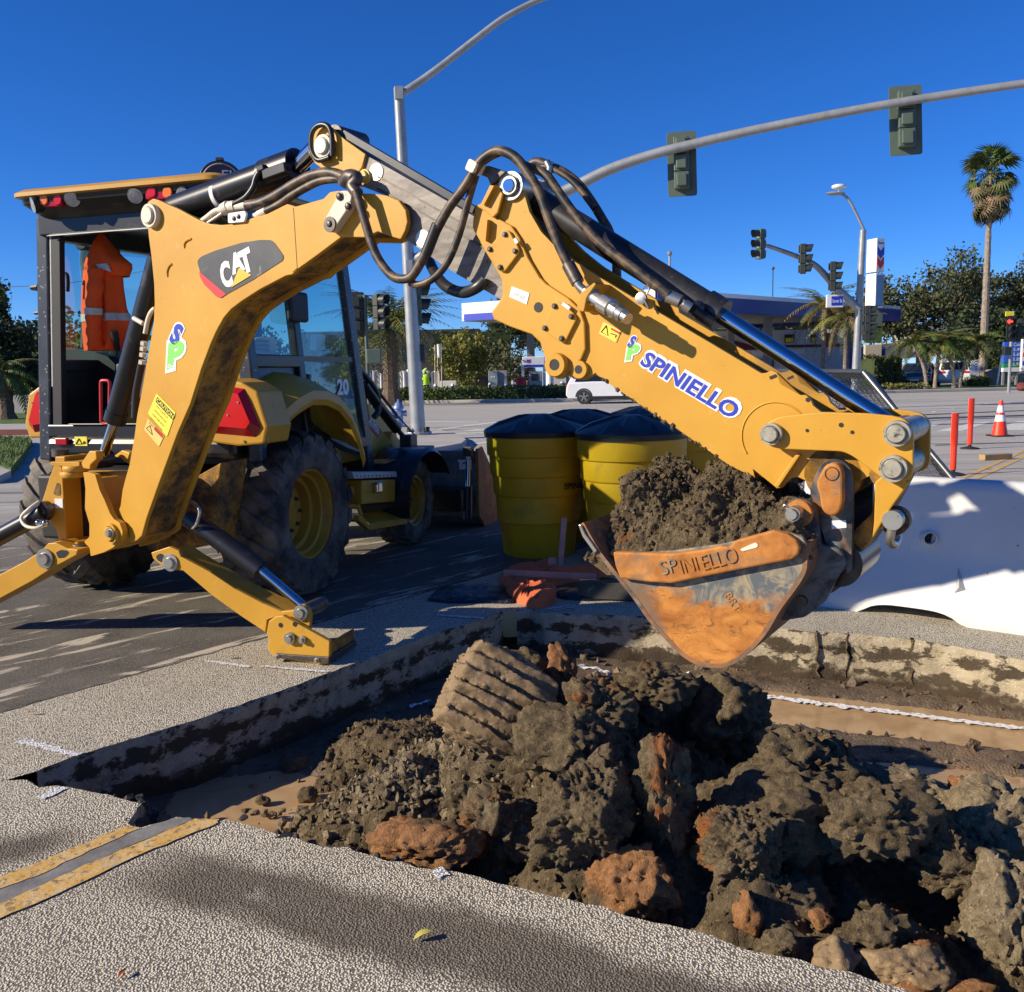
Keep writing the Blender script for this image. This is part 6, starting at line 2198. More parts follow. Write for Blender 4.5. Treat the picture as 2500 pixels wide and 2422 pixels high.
b.prism([MR(20, x, y, 0.86) for x, y in ((1590, 1050), (1665, 1120), (1685, 1370), (1600, 1310))], MRv * 0.004)
mdl = b.build('model_plate', MT['decal_dark'], BH)
q = MR(20, 1600, 1240, 0.87)
text('lettering', '20', q, MHv, Z, 0.20, 0.13, MT['decal_white'], mdl, bold=0.04, lift=0.003)
# front loader bucket
t = NT('loader_bucket_steel')
c = t.mix(t.ramp(t.noise(5, 6, 0.65, 0.6), 0.35, 0.7), (0.09, 0.10, 0.105), (0.26, 0.26, 0.25))
c = t.mix(t.ramp(t.noise(3, 6, 0.65), 0.55, 0.75), c, (0.20, 0.15, 0.08))
MT['loader_steel'] = t.out(c, 0.6)
lb = sub('loader_bucket', BH)
pf = [(3.02, 0.80), (3.00, 0.45), (3.04, 0.12), (3.2, 0.02), (3.95, 0.02), (3.95, 0.035), (3.25, 0.05), (3.10, 0.16), (3.06, 0.45), (3.10, 0.78)]
b = MB()
b.prism([MP(-1.22, h, z) for h, z in pf], MRv * 2.44)
b.build('bucket_shell', MT['loader_steel'], lb, bevel=0.006)
for r_ in (-1.25, 1.22):
    b = MB()
    b.prism([MP(r_, h, z) for h, z in ((2.98, 0.82), (3.12, 0.84), (3.45, 0.55), (3.98, 0.10), (3.98, 0.0), (3.15, 0.0), (2.98, 0.14))], MRv * 0.03)
    b.build('bucket_side', MT['rust'], lb, bevel=0.006)
text('cast_number', 'C12', MP(0.90, 2.995, 0.56), MRv, Z, 0.24, 0.13, MT['loader_steel'], lb, depth=0.012)
b = MB()
b.box(MP(1.10, 2.995, 0.66), 0.15, 0.006, 0.10, MRv, MHv)
b.build('label_plate', MT['white'], lb)
b = MB()
b.tube([MP(1.16, 2.86, 0.12), MP(1.16, 2.90, 0.45)], 0.05, 12)
b.build('tilt_barrel', MT['black'], lb, smooth=40)
b = MB()
b.tube([MP(1.16, 2.90, 0.45), MP(1.16, 2.94, 0.76)], 0.025, 12)
b.build('tilt_rod', MT['chrome'], lb, smooth=40)
b = MB()
b.box(MP(1.16, 2.95, 0.80), 0.10, 0.08, 0.10, MRv, MHv)
b.build('tilt_bracket', MT['bolt'], lb, bevel=0.01)
b = MB()
b.box(MP(0.5, 2.85, 0.32), 1.3, 0.22, 0.22, MRv, MHv)
b.build('crossbeam', MT['black'], lb, bevel=0.01)

# ---- jacket hanging in the cab ---------------------------------------
JH = -0.12
jk = thing('safety_jacket', MH(1, 800, 1450, JH), 'hooded orange safety jacket with grey reflective bands hanging inside the cab', 'jacket')


def jrow(y, xl, xr, dep, fold, ph):
    a, e = MH(1, xl, y, JH), MH(1, xr, y, JH)
    c0, hw = (a + e) / 2, (e - a).length / 2
    P = []
    for k in range(40):
        t_ = 2 * pi * k / 40
        f_ = 1 + fold * sin(7 * t_ + ph) * (0.6 + 0.4 * sin(2 * t_))
        P.append(c0 + MRv * (cos(t_) * hw * (1 + (f_ - 1) * 0.25)) - MHv * (sin(t_) * dep * f_))
    return P


rows = [(770, 700, 800, 0.05, 0.0), (800, 668, 850, 0.07, 0.06), (860, 640, 905, 0.09, 0.12), (1000, 630, 915, 0.10, 0.22), (1140, 632, 935, 0.11, 0.30), (1230, 640, 968, 0.12, 0.34), (1330, 650, 985, 0.13, 0.38), (1400, 656, 965, 0.13, 0.40), (1455, 665, 930, 0.13, 0.42)]
b = MB()
fine = []
for i in range(len(rows) - 1):
    for k in range(4):
        t_ = k / 4
        fine.append([rows[i][j] + (rows[i + 1][j] - rows[i][j]) * t_ for j in range(5)])
fine.append(list(rows[-1]))
b.loft([jrow(r_[0], r_[1], r_[2], r_[3], r_[4], 0.8 + 0.0006 * r_[0]) for r_ in fine], True, False)
b.build('jacket_body', MT['jacket'], jk, smooth=60)
for y0, y1 in ((1185, 1240),):
    b = MB()
    def at_y(y):
        for i in range(len(rows) - 1):
            if rows[i][0] <= y <= rows[i + 1][0]:
                t_ = (y - rows[i][0]) / (rows[i + 1][0] - rows[i][0])
                return [rows[i][j] + (rows[i + 1][j] - rows[i][j]) * t_ for j in range(5)]
    R_ = []
    for y in (y0, (y0 + y1) / 2, y1):
        r_ = at_y(y)
        R_.append(jrow(y, r_[1] - 4, r_[2] + 4, r_[3] + 0.008, r_[4], 0.8 + 0.0006 * y))
    b.loft(R_, True, False)
    b.build('reflective_band', MT['reflect'], jk, smooth=60)
# sleeve
b = MB()
slv = [MH(1, 720, 850, -0.25), MH(1, 712, 1000, -0.27), MH(1, 700, 1150, -0.27), MH(1, 705, 1300, -0.26), MH(1, 715, 1420, -0.25)]
b.tube(smoothpath(slv, 5), [0.055 + 0.006 * sin(k * 1.7) for k in range(21)], 14)
b.build('sleeve', MT['jacket'], jk, smooth=60)
b = MB()
b.tube([MH(1, 701, 1140, -0.271), MH(1, 702, 1190, -0.271)], 0.064, 14)
b.build('sleeve_band', MT['reflect'], jk, smooth=60)
# hood: a draped cone with an open flap to the right
b = MB()
hood = []
for (y, xl, xr, dep) in ((588, 742, 770, 0.02), (640, 715, 805, 0.06), (700, 695, 850, 0.09), (760, 672, 905, 0.11), (815, 650, 970, 0.12), (850, 655, 975, 0.115), (905, 830, 948, 0.08)):
    hood.append(jrow(y, xl, xr, dep, 0.10, 1.4))
b.loft(hood, True, False)
b.build('hood', MT['jacket'], jk, smooth=60)
b = MB()
b.prism([MH(1, x, y, JH - 0.125) for x, y in ((716, 812), (800, 805), (828, 868), (735, 842))], MHv * 0.01)
b.build('hood_band', MT['reflect'], jk)
# ================================================================== soil load in the bucket
rim = [b2(7, x, y, ON + 0.1) for x, y in ((110, 480), (300, 620), (640, 615), (930, 575), (1250, 480))]
L0, L1 = b2(7, 96, 455, ON)[0], b2(7, 1330, 520, ON)[0]
top_px = [(745, 935), (800, 800), (880, 720), (960, 640), (1090, 585), (1300, 565), (1420, 610), (1500, 612), (1600, 560), (1680, 545), (1800, 560), (1900, 600), (1990, 660), (2060, 760)]
top2 = [b2(21, x, y, ON + 0.16) for x, y in top_px]
tl, tz = [p[0] for p in top2], [p[1] for p in top2]
nu, nw = 190, 150
us = np.linspace(0, 1, nu)
wsn = np.linspace(-1, 1, nw)
UU, WW = np.meshgrid(us, wsn, indexing='ij')
La = L0 + (L1 + 0.06 - L0) * UU
base_z = np.interp(La, sorted(p[0] for p in rim), [p[1] for p in sorted(rim)])
topz = np.interp(La, tl, tz)
near = 0.14 - 0.355
edge = np.clip(1 - np.abs(WW) ** 2.6, 0, 1) ** 0.8 * np.clip(np.minimum(UU * 8 + 0.12, (1 - UU) * 9), 0, 1) ** 0.6
bumpy = fbm(np.stack([La.ravel() * 1, WW.ravel() * 0.4, La.ravel() * 0 + 2], 1), 6, 3).reshape(La.shape)
zz = base_z - 0.07 + (topz - base_z + 0.06) * edge * (1 + 0.30 * bumpy * (1 - edge * 0.6))
off = 0.14 + WW * 0.35
G3 = np.stack([BP0.x + Bv.x * La + Wv.x * off, BP0.y + Bv.y * La + Wv.y * off, zz], -1)
for _k in range(2):
    tu, tw_ = np.gradient(G3, axis=0), np.gradient(G3, axis=1)
    nn_ = np.cross(tw_, tu)
    nn_ /= np.linalg.norm(nn_, axis=2, keepdims=True) + 1e-9
    if nn_[..., 2].mean() < 0:
        nn_ = -nn_
    q = G3.reshape(-1, 3)
    dis = (0.10 * fbm(q, 4.5, 3) + 0.034 * fbm(q, 13, 4, 0.55, True)) if _k == 0 else (0.012 * fbm(q, 42, 3, 0.62, True) + 0.010 * fbm(q, 80, 2, 0.6))
    G3 = G3 + nn_ * dis.reshape(nu, nw, 1) * np.clip(edge + 0.25, 0, 1)[..., None]
q = G3.reshape(-1, 3)
fq = [[i * nw + j, (i + 1) * nw + j, (i + 1) * nw + j + 1, i * nw + j + 1] for i in range(nu - 1) for j in range(nw - 1)]
ld = np_obj('soil_load', q, fq, MT['soil'], 60, tuple(q.mean(0)), label='heaped load of dark crumbly soil filling the digging bucket', category='soil')
sel = rs.randint(0, len(q), 2600)
cc_ = q[sel] + rs.normal(size=(2600, 3)) * 0.005
I1b, szs = ICO[1][0], rs.gamma(2.2, 0.0028, 2600).clip(0.002, 0.014)
V_, F_ = [], []
fa = np.array(F1)
for k in range(2600):
    V_.append(I1b * (1 + 0.35 * rs.normal(size=(len(I1b), 1)).clip(-1.5, 1.5)) * szs[k] * rs.uniform(0.6, 1.25, 3) + cc_[k] - q.mean(0))
    F_.append(fa + k * len(I1b))
cr = np_obj('soil_crumbs', np.concatenate(V_), np.concatenate(F_).tolist(), MT['soil'], None, None, kind='stuff')
cr.parent = ld

# ================================================================== yellow drums
t = NT('drum_plastic')
c = t.mix(t.ramp(t.noise(3, 5), 0.3, 0.7), (0.62, 0.30, 0.006), (0.74, 0.39, 0.012))
c = t.mix(t.math('MULTIPLY', t.ramp(t.noise(4, 7, 0.65), 0.58, 0.75), 0.5), c, (0.25, 0.15, 0.04))
MT['drum'] = t.out(c, 0.45)
MT['drum_lid'] = M_basic('black_drum_lid', (0.020, 0.022, 0.026), 0.42, var=0.3, dirt=(0.10, 0.10, 0.10), dirt_lo=0.58, dirt_hi=0.8)


def drum(loc, label):
    d = thing('drum', loc, label, 'drum', 'yellow drums behind the trench')
    o = V(loc)
    b = MB()
    prof = [(0.30, 0.0), (0.315, 0.02), (0.345, 0.29), (0.352, 0.30), (0.362, 0.31), (0.375, 0.53), (0.388, 0.54), (0.392, 0.55), (0.400, 0.70), (0.412, 0.71), (0.416, 0.72), (0.424, 0.87), (0.438, 0.88), (0.442, 0.89), (0.448, 1.06), (0.44, 1.07), (0.40, 1.075)]
    n = 72
    rings = []
    for r, z in prof:
        rg = []
        for k in range(n):
            a = 2 * pi * k / n
            f = 1.0
            if z < 0.50:
                f = 1 - 0.035 * max(0, sin(a * 9)) ** 0.5 * (1 if z < 0.31 else 0.45) if sin(a * 9) > 0 else 1.0
            rg.append(o + V((cos(a) * r * f, sin(a) * r * f, z)))
        rings.append(rg)
    b.loft(rings)
    b.build('drum_body', MT['drum'], d, smooth=32)
    b = MB()
    rings = []
    for r, z, amp in ((0.462, 1.04, 0), (0.468, 1.085, 0), (0.455, 1.10, 0.004), (0.34, 1.15, 0.016), (0.16, 1.205, 0.016), (0.06, 1.225, 0.0), (0.001, 1.225, 0)):
        rings.append([o + V((cos(2 * pi * k / 96) * r, sin(2 * pi * k / 96) * r, z + amp * (1 if (k % 16) < 5 else -0.3))) for k in range(96)])
    b.loft(rings)
    b.build('drum_lid', MT['drum_lid'], d, smooth=25)
    return d


DR = [(V((0.232, 8.2, 0)), 'yellow drum standing nearest the loader, partly hidden by its neighbour'),
      (V((0.985, 7.68, 0)), 'yellow drum directly behind the loaded bucket, with sun patches on it'),
      (V((0.66, 9.02, 0)), 'yellow drum in the second row between the two front drums'),
      (V((1.54, 8.50, 0)), 'yellow drum showing only as a strip under the stick arm'),
      (V((1.36, 9.45, 0)), 'rearmost yellow drum with only its black lid showing')]
d0 = drum(tuple(DR[0][0]), DR[0][1])
for loc, lab in DR[1:]:
    c = copy_tree(d0)
    c.location = loc
    c['label'] = lab
    c.rotation_euler = (0, 0, random.uniform(0, 6))
# stencil on the first drum
a0 = atan2(-0.86, 0.50)
r_ = 0.405
b0 = DR[0][0] + V((cos(a0) * r_, sin(a0) * r_, 0.60))
tx = V((-sin(a0), cos(a0), 0))
text('stencil_lettering', 'SPINIELLO', b0, tx, Z, 0.33, 0.055, MT['decal_black'], d0, bold=0.04, lift=0.012)

# ================================================================== white plastic barrier
t = NT('barrier_plastic')
c = t.mix(t.ramp(t.noise(2.0, 5), 0.3, 0.7), (0.60, 0.59, 0.56), (0.68, 0.67, 0.64))
c = t.mix(t.math('MULTIPLY', t.ramp(t.noise(7, 8, 0.75, 1.2, t.scaled(1, 1, 2)), 0.66, 0.70), 0.5), c, (0.45, 0.42, 0.38))
c = t.mix(t.ramp(t.noise(30, 3, 0.5), 0.745, 0.77), c, (0.04, 0.035, 0.03))
MT['barrier'] = t.out(c, 0.36, 0.0, **{'Specular IOR Level': 0.4})
ba, bb = G(2340, 1529), G(2500, 1552)
bd_ = (bb - ba).normalized()
bn = V((-bd_.y, bd_.x, 0))
if bn.y < 0:
    bn = -bn
BW = thing('barrier', ba, 'white plastic water-filled barrier standing along the far edge of the trench', 'barrier')


def bpt(s_, d_, z_):
    return ba + bd_ * s_ + bn * d_ + Z * z_


prof = [(0.0, 0.0), (0.0, 0.06), (0.015, 0.10), (0.06, 0.22), (0.13, 0.34), (0.165, 0.46), (0.19, 0.80), (0.20, 0.845), (0.23, 0.87), (0.28, 0.875), (0.33, 0.87), (0.36, 0.845), (0.37, 0.80), (0.395, 0.46), (0.43, 0.34), (0.50, 0.22), (0.545, 0.10), (0.56, 0.06), (0.56, 0.0)]
S0, S1, ns = -1.06, 1.6, 60
rings = []
for k in range(ns + 1):
    s_ = S0 + (S1 - S0) * k / ns
    rg = []
    for d_, z_ in prof:
        zz_ = z_
        if z_ < 0.07 and -0.60 < s_ < 0.02:      # fork slot
            zz_ = max(z_, 0.075 * max(0, 1 - ((s_ + 0.29) / 0.31) ** 4))
        e_ = 0.02 if k in (0, ns) else 0.0
        rg.append(bpt(s_, d_ + (0.28 - d_) * e_, zz_ * (1 - e_)))
    rings.append(rg)
b = MB()
b.loft(rings)
b.build('barrier_body', MT['barrier'], BW, smooth=40)
# drain spout
sp = hit(*px(24, 730, 655), bpt(0, 0.155, 0.45), bn)
b = MB()
ax_ = (-bn * 0.9 + bd_ * 0.5).normalized()
b.lathe(sp + bn * 0.03, ax_, [(0.05, -0.02), (0.046, 0.02), (0.040, 0.075), (0.036, 0.075), (0.034, 0.02), (0.001, 0.01)], 24)
b.build('drain_spout', MT['barrier'], BW, smooth=40)
b = MB()
b.lathe(sp + bn * 0.03 + ax_ * 0.03, ax_, [(0.001, 0.0), (0.036, 0.0)], 24, cap=False)
b.build('spout_hole', MT['black_matte'], BW)
# moulded arrow recess
P = [hit(*px(24, x, y), bpt(0, 0.11, 0.30), (bn * 0.88 - Z * 0.47).normalized()) for x, y in ((1047, 935), (1140, 1180), (1105, 1215), (1005, 1210))]
b = MB()
apex = sum(P, V((0, 0, 0))) / 4 + bn * 0.01
b.face([P[0], P[3], apex - bn * 0.05])
b.face([P[0], P[1], apex - bn * 0.05])
b.face([P[1], P[2], P[3], apex - bn * 0.05])
b.build('moulded_arrow', M_basic('grey_recess', (0.42, 0.42, 0.42), 0.5), BW)

# ================================================================== chain-link panels behind the barrier
MT['galv'] = M_basic('galvanised_wire', (0.19, 0.20, 0.20), 0.35, 0.7, var=0.3)
for i in range(3):
    yb = 6.55 + 0.12 * i
    A = DY(1845 - 14 * i, 905 + 6 * i, yb + 0.85)
    Bt = DY(2108 + 8 * i, 908 + 5 * i, yb + 0.55)
    Cb = DY(2352 - 8 * i, 1200, yb - 0.15)
    Db = DY(1950, 1230, yb + 0.05)
    fp = thing('fence_panel', (Cb + Db) / 2, ['foremost chain-link fence panel leaning behind the white barrier', 'middle chain-link panel of the three leaning behind the barrier', 'rearmost chain-link panel of the three leaning behind the barrier'][i], 'fence panel', 'fence panels leaning behind the barrier')
    for a, e in ((A, Bt), (Bt, Cb), (Cb, Db), (Db, A)):
        b = MB()
        b.tube([a, e], 0.021, 8)
        b.build('frame_tube', MT['galv'], fp, smooth=60)
    b = MB()
    N_ = 26
    nv = (Bt - A).cross(Db - A).normalized()
    def qp(s_, t_):
        return (A.lerp(Bt, s_)).lerp(Db.lerp(Cb, s_), t_)
    for k in range(-N_, N_ + 1):
        for sg in (1, -1):
            pts = []
            for m_ in range(N_ * 2 + 1):
                t_ = m_ / (N_ * 2)
                s_ = (k / N_ + t_) if sg > 0 else (1 + k / N_ - t_)
                if 0 <= s_ <= 1:
                    pts.append(qp(s_, t_) + nv * (0.006 if (m_ % 2) else -0.006) * sg)
            if len(pts) > 2:
                b.tube(pts, 0.0022, 3, cap=False)
    b.build('wire_mesh', MT['galv'], fp, fix=False)

# ================================================================== bags, sheeting, laths near the drums
MT['bag'] = M_basic('orange_tarp', (0.62, 0.13, 0.045), 0.7, var=0.25, bump=0.7, bscale=14, bd=0.02)
MT['sheeting'] = M_basic('black_sheeting', (0.016, 0.017, 0.020), 0.35, var=0.3, bump=0.8, bscale=7, bd=0.05)
MT['lath'] = M_basic('pink_lath', (0.60, 0.26, 0.20), 0.7, var=0.2, scale=12)


def cloth(name, c, outline_px, hgt, mat, label, cat, seed):
    base = [G(*px(c, x, y), 0.004) for x, y in outline_px]
    cen_ = sum(base, V((0, 0, 0))) / len(base)
    base = smoothpath(base + [base[0]], 6)[:-1]
    rows = []
    for k, f in enumerate((1.0, 0.96, 0.85, 0.66, 0.42, 0.2, 0.02)):
        z = hgt * (0, 0.35, 0.66, 0.86, 0.97, 1.0, 1.0)[k]
        rows.append([cen_ + (p - cen_) * f + Z * z for p in base])
    vv_ = A2(*[p for r in rows for p in r])
    dv = fbm(vv_ + seed, 7, 4, 0.6) * hgt * 0.7 + fbm(vv_ + seed, 20, 2, 0.6, True) * hgt * 0.22
    m_ = len(base)
    vv_[m_:, 2] += dv[m_:]
    vv_[m_:, 0] += dv[m_:] * 0.5
    ff_ = [[r * m_ + i, r * m_ + (i + 1) % m_, (r + 1) * m_ + (i + 1) % m_, (r + 1) * m_ + i] for r in range(len(rows) - 1) for i in range(m_)]
    return np_obj(name, vv_, ff_, mat, 40, tuple(cen_), label=label, category=cat)


cloth('tarp_bundle', 13, [(415, 205), (420, 130), (520, 112), (700, 118), (900, 128), (1050, 120), (1060, 150), (880, 190), (760, 212), (560, 215)], 0.09, MT['bag'], 'crumpled orange tarp bundled against the foot of the drums', 'tarp', 3)
cloth('orange_bag', 13, [(440, 210), (560, 200), (700, 240), (745, 265), (740, 300), (640, 335), (560, 315), (470, 270)], 0.11, MT['bag'], 'orange woven bag slumped at the far corner of the trench', 'bag', 9)
cloth('plastic_sheet', 13, [(-20, 285), (60, 215), (260, 195), (430, 205), (480, 262), (500, 300), (300, 298), (120, 300)], 0.035, MT['sheeting'], 'black plastic sheeting spread on the ground beside the orange bag', 'sheeting', 5)
cloth('plastic_sheet', 13, [(760, 215), (900, 190), (1050, 165), (1200, 190), (1220, 262), (1000, 285), (840, 280), (760, 262)], 0.05, MT['sheeting'], 'black plastic sheeting folded under the bucket in front of the drums', 'sheeting', 7)
for a, e, lab in (((1230, 1398), (1455, 1408), 'pink wooden lath lying on the orange tarp'),):
    p, q2 = G(*a, 0.12), G(*e, 0.12)
    b = MB()
    b.bar(p, q2, 0.02, 0.045)
    b.build('survey_lath', MT['lath'], None, bevel=0.003, label=lab, category='lath')
p = G(1366, 1400, 0.03)
q2 = DY(1378, 1264, p.y + 0.10)
b = MB()
b.bar(p, q2, 0.042, 0.012, Y)
b.build('survey_lath', MT['lath'], None, bevel=0.002, label='pink wooden lath standing upright against the yellow drum', category='lath')
p = G(1348, 1402, 0.03)
b = MB()
b.bar(p, p + Z * 0.13 + Y * 0.01, 0.06, 0.03, Y)
b.build('survey_stake', MT['lath'], None, bevel=0.002, label='short pink stake end beside the upright lath', category='stake')
b = MB()
p, q2 = G(*px(13, 890, 272), 0.0), G(*px(13, 1240, 285), 0.0)
b.bar(p + Z * 0.07, q2 + Z * 0.07, 0.10, 0.12)
b.build('timber_block', M_basic('dirty_timber', (0.06, 0.055, 0.045), 0.8, dirt=(0.3, 0.27, 0.2), dirt_lo=0.6, dirt_hi=0.7, dirt_scale=12), None, bevel=0.006, label='dirty timber block lying beside the trench behind the bucket lip', category='timber')

# ================================================================== delineator posts, cone, plank
MT['orange'] = M_basic('safety_orange', (0.90, 0.045, 0.008), 0.42, var=0.08)
MT['rubber'] = M_basic('black_rubber', (0.02, 0.02, 0.02), 0.7)


def delineator(u, vb, vt, lab, wpx):
    p = G(u, vb)
    s_ = FPX / (p - CAMP).dot(_F)
    H_ = (vb - vt) / s_
    w_ = wpx / s_
    d = thing('delineator_post', p, lab, 'delineator', 'orange delineator posts')
    b = MB()
    b.lathe(p, Z, [(0.16, 0.0), (0.16, 0.02), (0.10, 0.035), (0.03, 0.05), (0.03, 0.12)], 20)
    b.build('post_base', MT['rubber'], d, smooth=40)
    b = MB()
    rings = []
    for z_, a_, c_ in ((0.09, 0.40, 0.40), (0.45, 0.40, 0.40), (0.55, 0.5, 0.18), (0.60, 0.5, 0.14), (0.985, 0.5, 0.14), (1.0, 0.46, 0.12)):
        rings.append([p + V((cos(2 * pi * k / 20) * w_ * a_, sin(2 * pi * k / 20) * w_ * c_, z_ * H_)) for k in range(20)])
    b.loft(rings)
    b.build('post_tube', MT['orange'], d, smooth=40)


delineator(2367, 1096, 973, 'orange delineator post beside the traffic cone, farther from the barrier', 15)
delineator(2326, 1160, 1009, 'orange delineator post nearer the barrier, its foot hidden', 18)
p = G(2440, 1065)
s_ = FPX / (p - CAMP).dot(_F)
H_ = (1065 - 978) / s_
cn = thing('traffic_cone', p, 'orange traffic cone with two white bands on the street', 'cone')
b = MB()
b.prism(rounded([p + V((i * 0.21, j * 0.21, 0)) for i, j in ((-1, -1), (1, -1), (1, 1), (-1, 1))], 0.05), Z * 0.03)
b.build('cone_base', MT['rubber'], cn, bevel=0.006)
rr = lambda f: 0.165 - 0.13 * f
for f0, f1, m_, nm in ((0.035, 0.42, 'orange', 'cone_body'), (0.42, 0.60, 'decal_white', 'reflective_band'), (0.60, 0.67, 'orange', 'cone_ring'), (0.67, 0.86, 'decal_white', 'reflective_band'), (0.86, 1.0, 'orange', 'cone_tip')):
    b = MB()
    b.lathe(p, Z, [(rr(f0), f0 * H_), (rr(f1), f1 * H_)], 24)
    b.build(nm, MT[m_], cn, smooth=40)
p, q2 = G(*px(19, 1480, 1605), 0), G(*px(19, 1790, 1590), 0)
b = MB()
b.bar(p + Z * 0.05, q2 + Z * 0.05, 0.14, 0.09)
b.build('timber_plank', M_basic('plank_wood', (0.42, 0.27, 0.12), 0.75, var=0.2), None, bevel=0.004, label='short timber plank lying across the double yellow line', category='plank')

# leaves on the near pavement
for (u, v, L_, col_, lab, rot) in ((1035, 2288, 0.040, (0.55, 0.48, 0.10), 'yellow fallen leaf on the near pavement', 0.4), (300, 2378, 0.022, (0.38, 0.08, 0.02), 'small red-brown fallen leaf on the near pavement', 1.2), (80, 1742, 0.03, (0.36, 0.27, 0.14), 'dry tan leaf on the pavement near the trench corner', 0.2), (565, 1605, 0.035, (0.42, 0.33, 0.18), 'dry tan leaf lying beside the stabilizer foot', 0.1)):
    p = G(u, v, 0.008)
    b = MB()
    L2 = []
    for k in range(9):
        f = k / 8
        w_ = sin(pi * f ** 0.8) * L_ * 0.32
        x_ = (f - 0.5) * L_ * 1.6
        zz_ = 0.012 * sin(f * 2.4) * L_ / 0.04
        L2.append([V((x_, w_, zz_ + w_ * 0.5)), V((x_, 0, zz_)), V((x_, -w_, zz_ + w_ * 0.6))])
    Rm = Matrix.Rotation(rot, 3, 'Z')
    b.loft([[p + Rm @ q_ for q_ in r_] for r_ in L2], closed=False, cap=False)
    b.build('fallen_leaf', M_basic('leaf_%d' % u, col_, 0.6, var=0.2, scale=60), None, label=lab, category='leaf', smooth=40)
# ================================================================== surroundings
def base_at(u, v, y):
    p = DY(u, v, y)
    return V((p.x, p.y, 0))


def M_leaf(name, dark, light, scale=1.2, rough=0.6):
    t = NT(name)
    c = t.mix(t.ramp(t.noise(scale, 3), 0.35, 0.68), dark, light)
    c = t.mix(t.math('MULTIPLY', t.ramp(t.noise(9, 3), 0.45, 0.7), 0.5), c, tuple(min(1, x * 1.7) for x in light))
    tr = t.n('BsdfTranslucent')
    t.l(c, tr.inputs[0])
    mx = t.n('MixShader')
    mx.inputs[0].default_value = 0.22
    t.l(t.b.outputs[0], mx.inputs[1])
    t.l(tr.outputs[0], mx.inputs[2])
    t.l(mx.outputs[0], t.t.nodes['Material Output'].inputs[0])
    return t.out(c, rough, 0.0, **{'Specular IOR Level': 0.25})


MT['leaf_dark'] = M_leaf('dark_leaf', (0.022, 0.036, 0.014), (0.060, 0.080, 0.030))
MT['leaf_olive'] = M_leaf('olive_leaf', (0.045, 0.055, 0.022), (0.125, 0.130, 0.060))
MT['leaf_green'] = M_leaf('green_leaf', (0.040, 0.075, 0.018), (0.120, 0.170, 0.040))
MT['leaf_yellow'] = M_leaf('yellow_green_leaf', (0.10, 0.12, 0.025), (0.27, 0.25, 0.06))
MT['leaf_gold'] = M_leaf('gold_frond', (0.20, 0.13, 0.03), (0.36, 0.23, 0.06))
MT['frond'] = M_leaf('palm_frond', (0.050, 0.075, 0.025), (0.15, 0.16, 0.06))
MT['frond_dry'] = M_leaf('dry_frond', (0.12, 0.085, 0.045), (0.28, 0.20, 0.11))
MT['bark'] = M_basic('bark', (0.16, 0.11, 0.075), 0.9, var=0.45, scale=9, bump=0.8, bscale=14, bd=0.05)
MT['bark_pale'] = M_basic('pale_bark', (0.30, 0.24, 0.18), 0.9, var=0.4, scale=6, bump=0.8, bscale=10, bd=0.05)
MT['concrete'] = M_basic('pavement_concrete', (0.42, 0.39, 0.34), 0.85, var=0.14, scale=1.3, bump=0.3, bscale=30)
MT['kerb'] = M_basic('kerb_concrete', (0.46, 0.43, 0.37), 0.85, var=0.15, scale=1.0)
MT['kerb_red'] = M_basic('red_kerb', (0.16, 0.035, 0.03), 0.8, var=0.2)
MT['grass'] = M_basic('lawn', (0.10, 0.16, 0.025), 0.9, var=0.5, scale=5, bump=1.0, bscale=16, bd=0.08)
MT['mulch'] = M_basic('planting_bed', (0.06, 0.045, 0.03), 0.9, var=0.4)
MT['pole'] = M_basic('galvanised_pole', (0.34, 0.35, 0.35), 0.42, 0.35, var=0.2, scale=2.5, dirt=(0.42, 0.41, 0.37), dirt_lo=0.5, dirt_hi=0.75, dirt_scale=7)
MT['signal_green'] = M_basic('signal_green_paint', (0.085, 0.115, 0.085), 0.5, var=0.15)
MT['signal_dark'] = M_basic('signal_dark_paint', (0.022, 0.028, 0.024), 0.5, var=0.2)
MT['station_blue'] = M_basic('station_blue', (0.015, 0.035, 0.22), 0.4, var=0.06)
MT['station_white'] = M_basic('station_white', (0.78, 0.78, 0.76), 0.4, var=0.05)
MT['wall_grey'] = M_basic('store_wall', (0.66, 0.64, 0.65), 0.7, var=0.06)
MT['maroon'] = M_basic('maroon_band', (0.13, 0.015, 0.02), 0.5, var=0.1)
MT['dark_glass'] = M_basic('dark_glass', (0.016, 0.020, 0.026), 0.08, var=0.2)
MT['beige'] = M_basic('beige_concrete', (0.50, 0.42, 0.29), 0.8, var=0.08)
MT['grey_conc'] = M_basic('grey_concrete', (0.27, 0.27, 0.26), 0.8, var=0.1)
MT['cabinet'] = M_basic('cabinet_grey_green', (0.30, 0.34, 0.33), 0.45, var=0.08)
MT['hivis'] = M_basic('hi_vis_lime', (0.45, 0.75, 0.03), 0.8, var=0.1)
MT['car_white'] = M_basic('white_car_paint', (0.80, 0.80, 0.79), 0.22, var=0.03, coat=0.6)
MT['car_dark'] = M_basic('dark_car_paint', (0.035, 0.045, 0.055), 0.2, var=0.1, coat=0.6)
MT['plastic_wrap'] = M_basic('white_sheeting', (0.62, 0.62, 0.62), 0.5, var=0.2, scale=2, bump=0.8, bscale=3, bd=0.1)


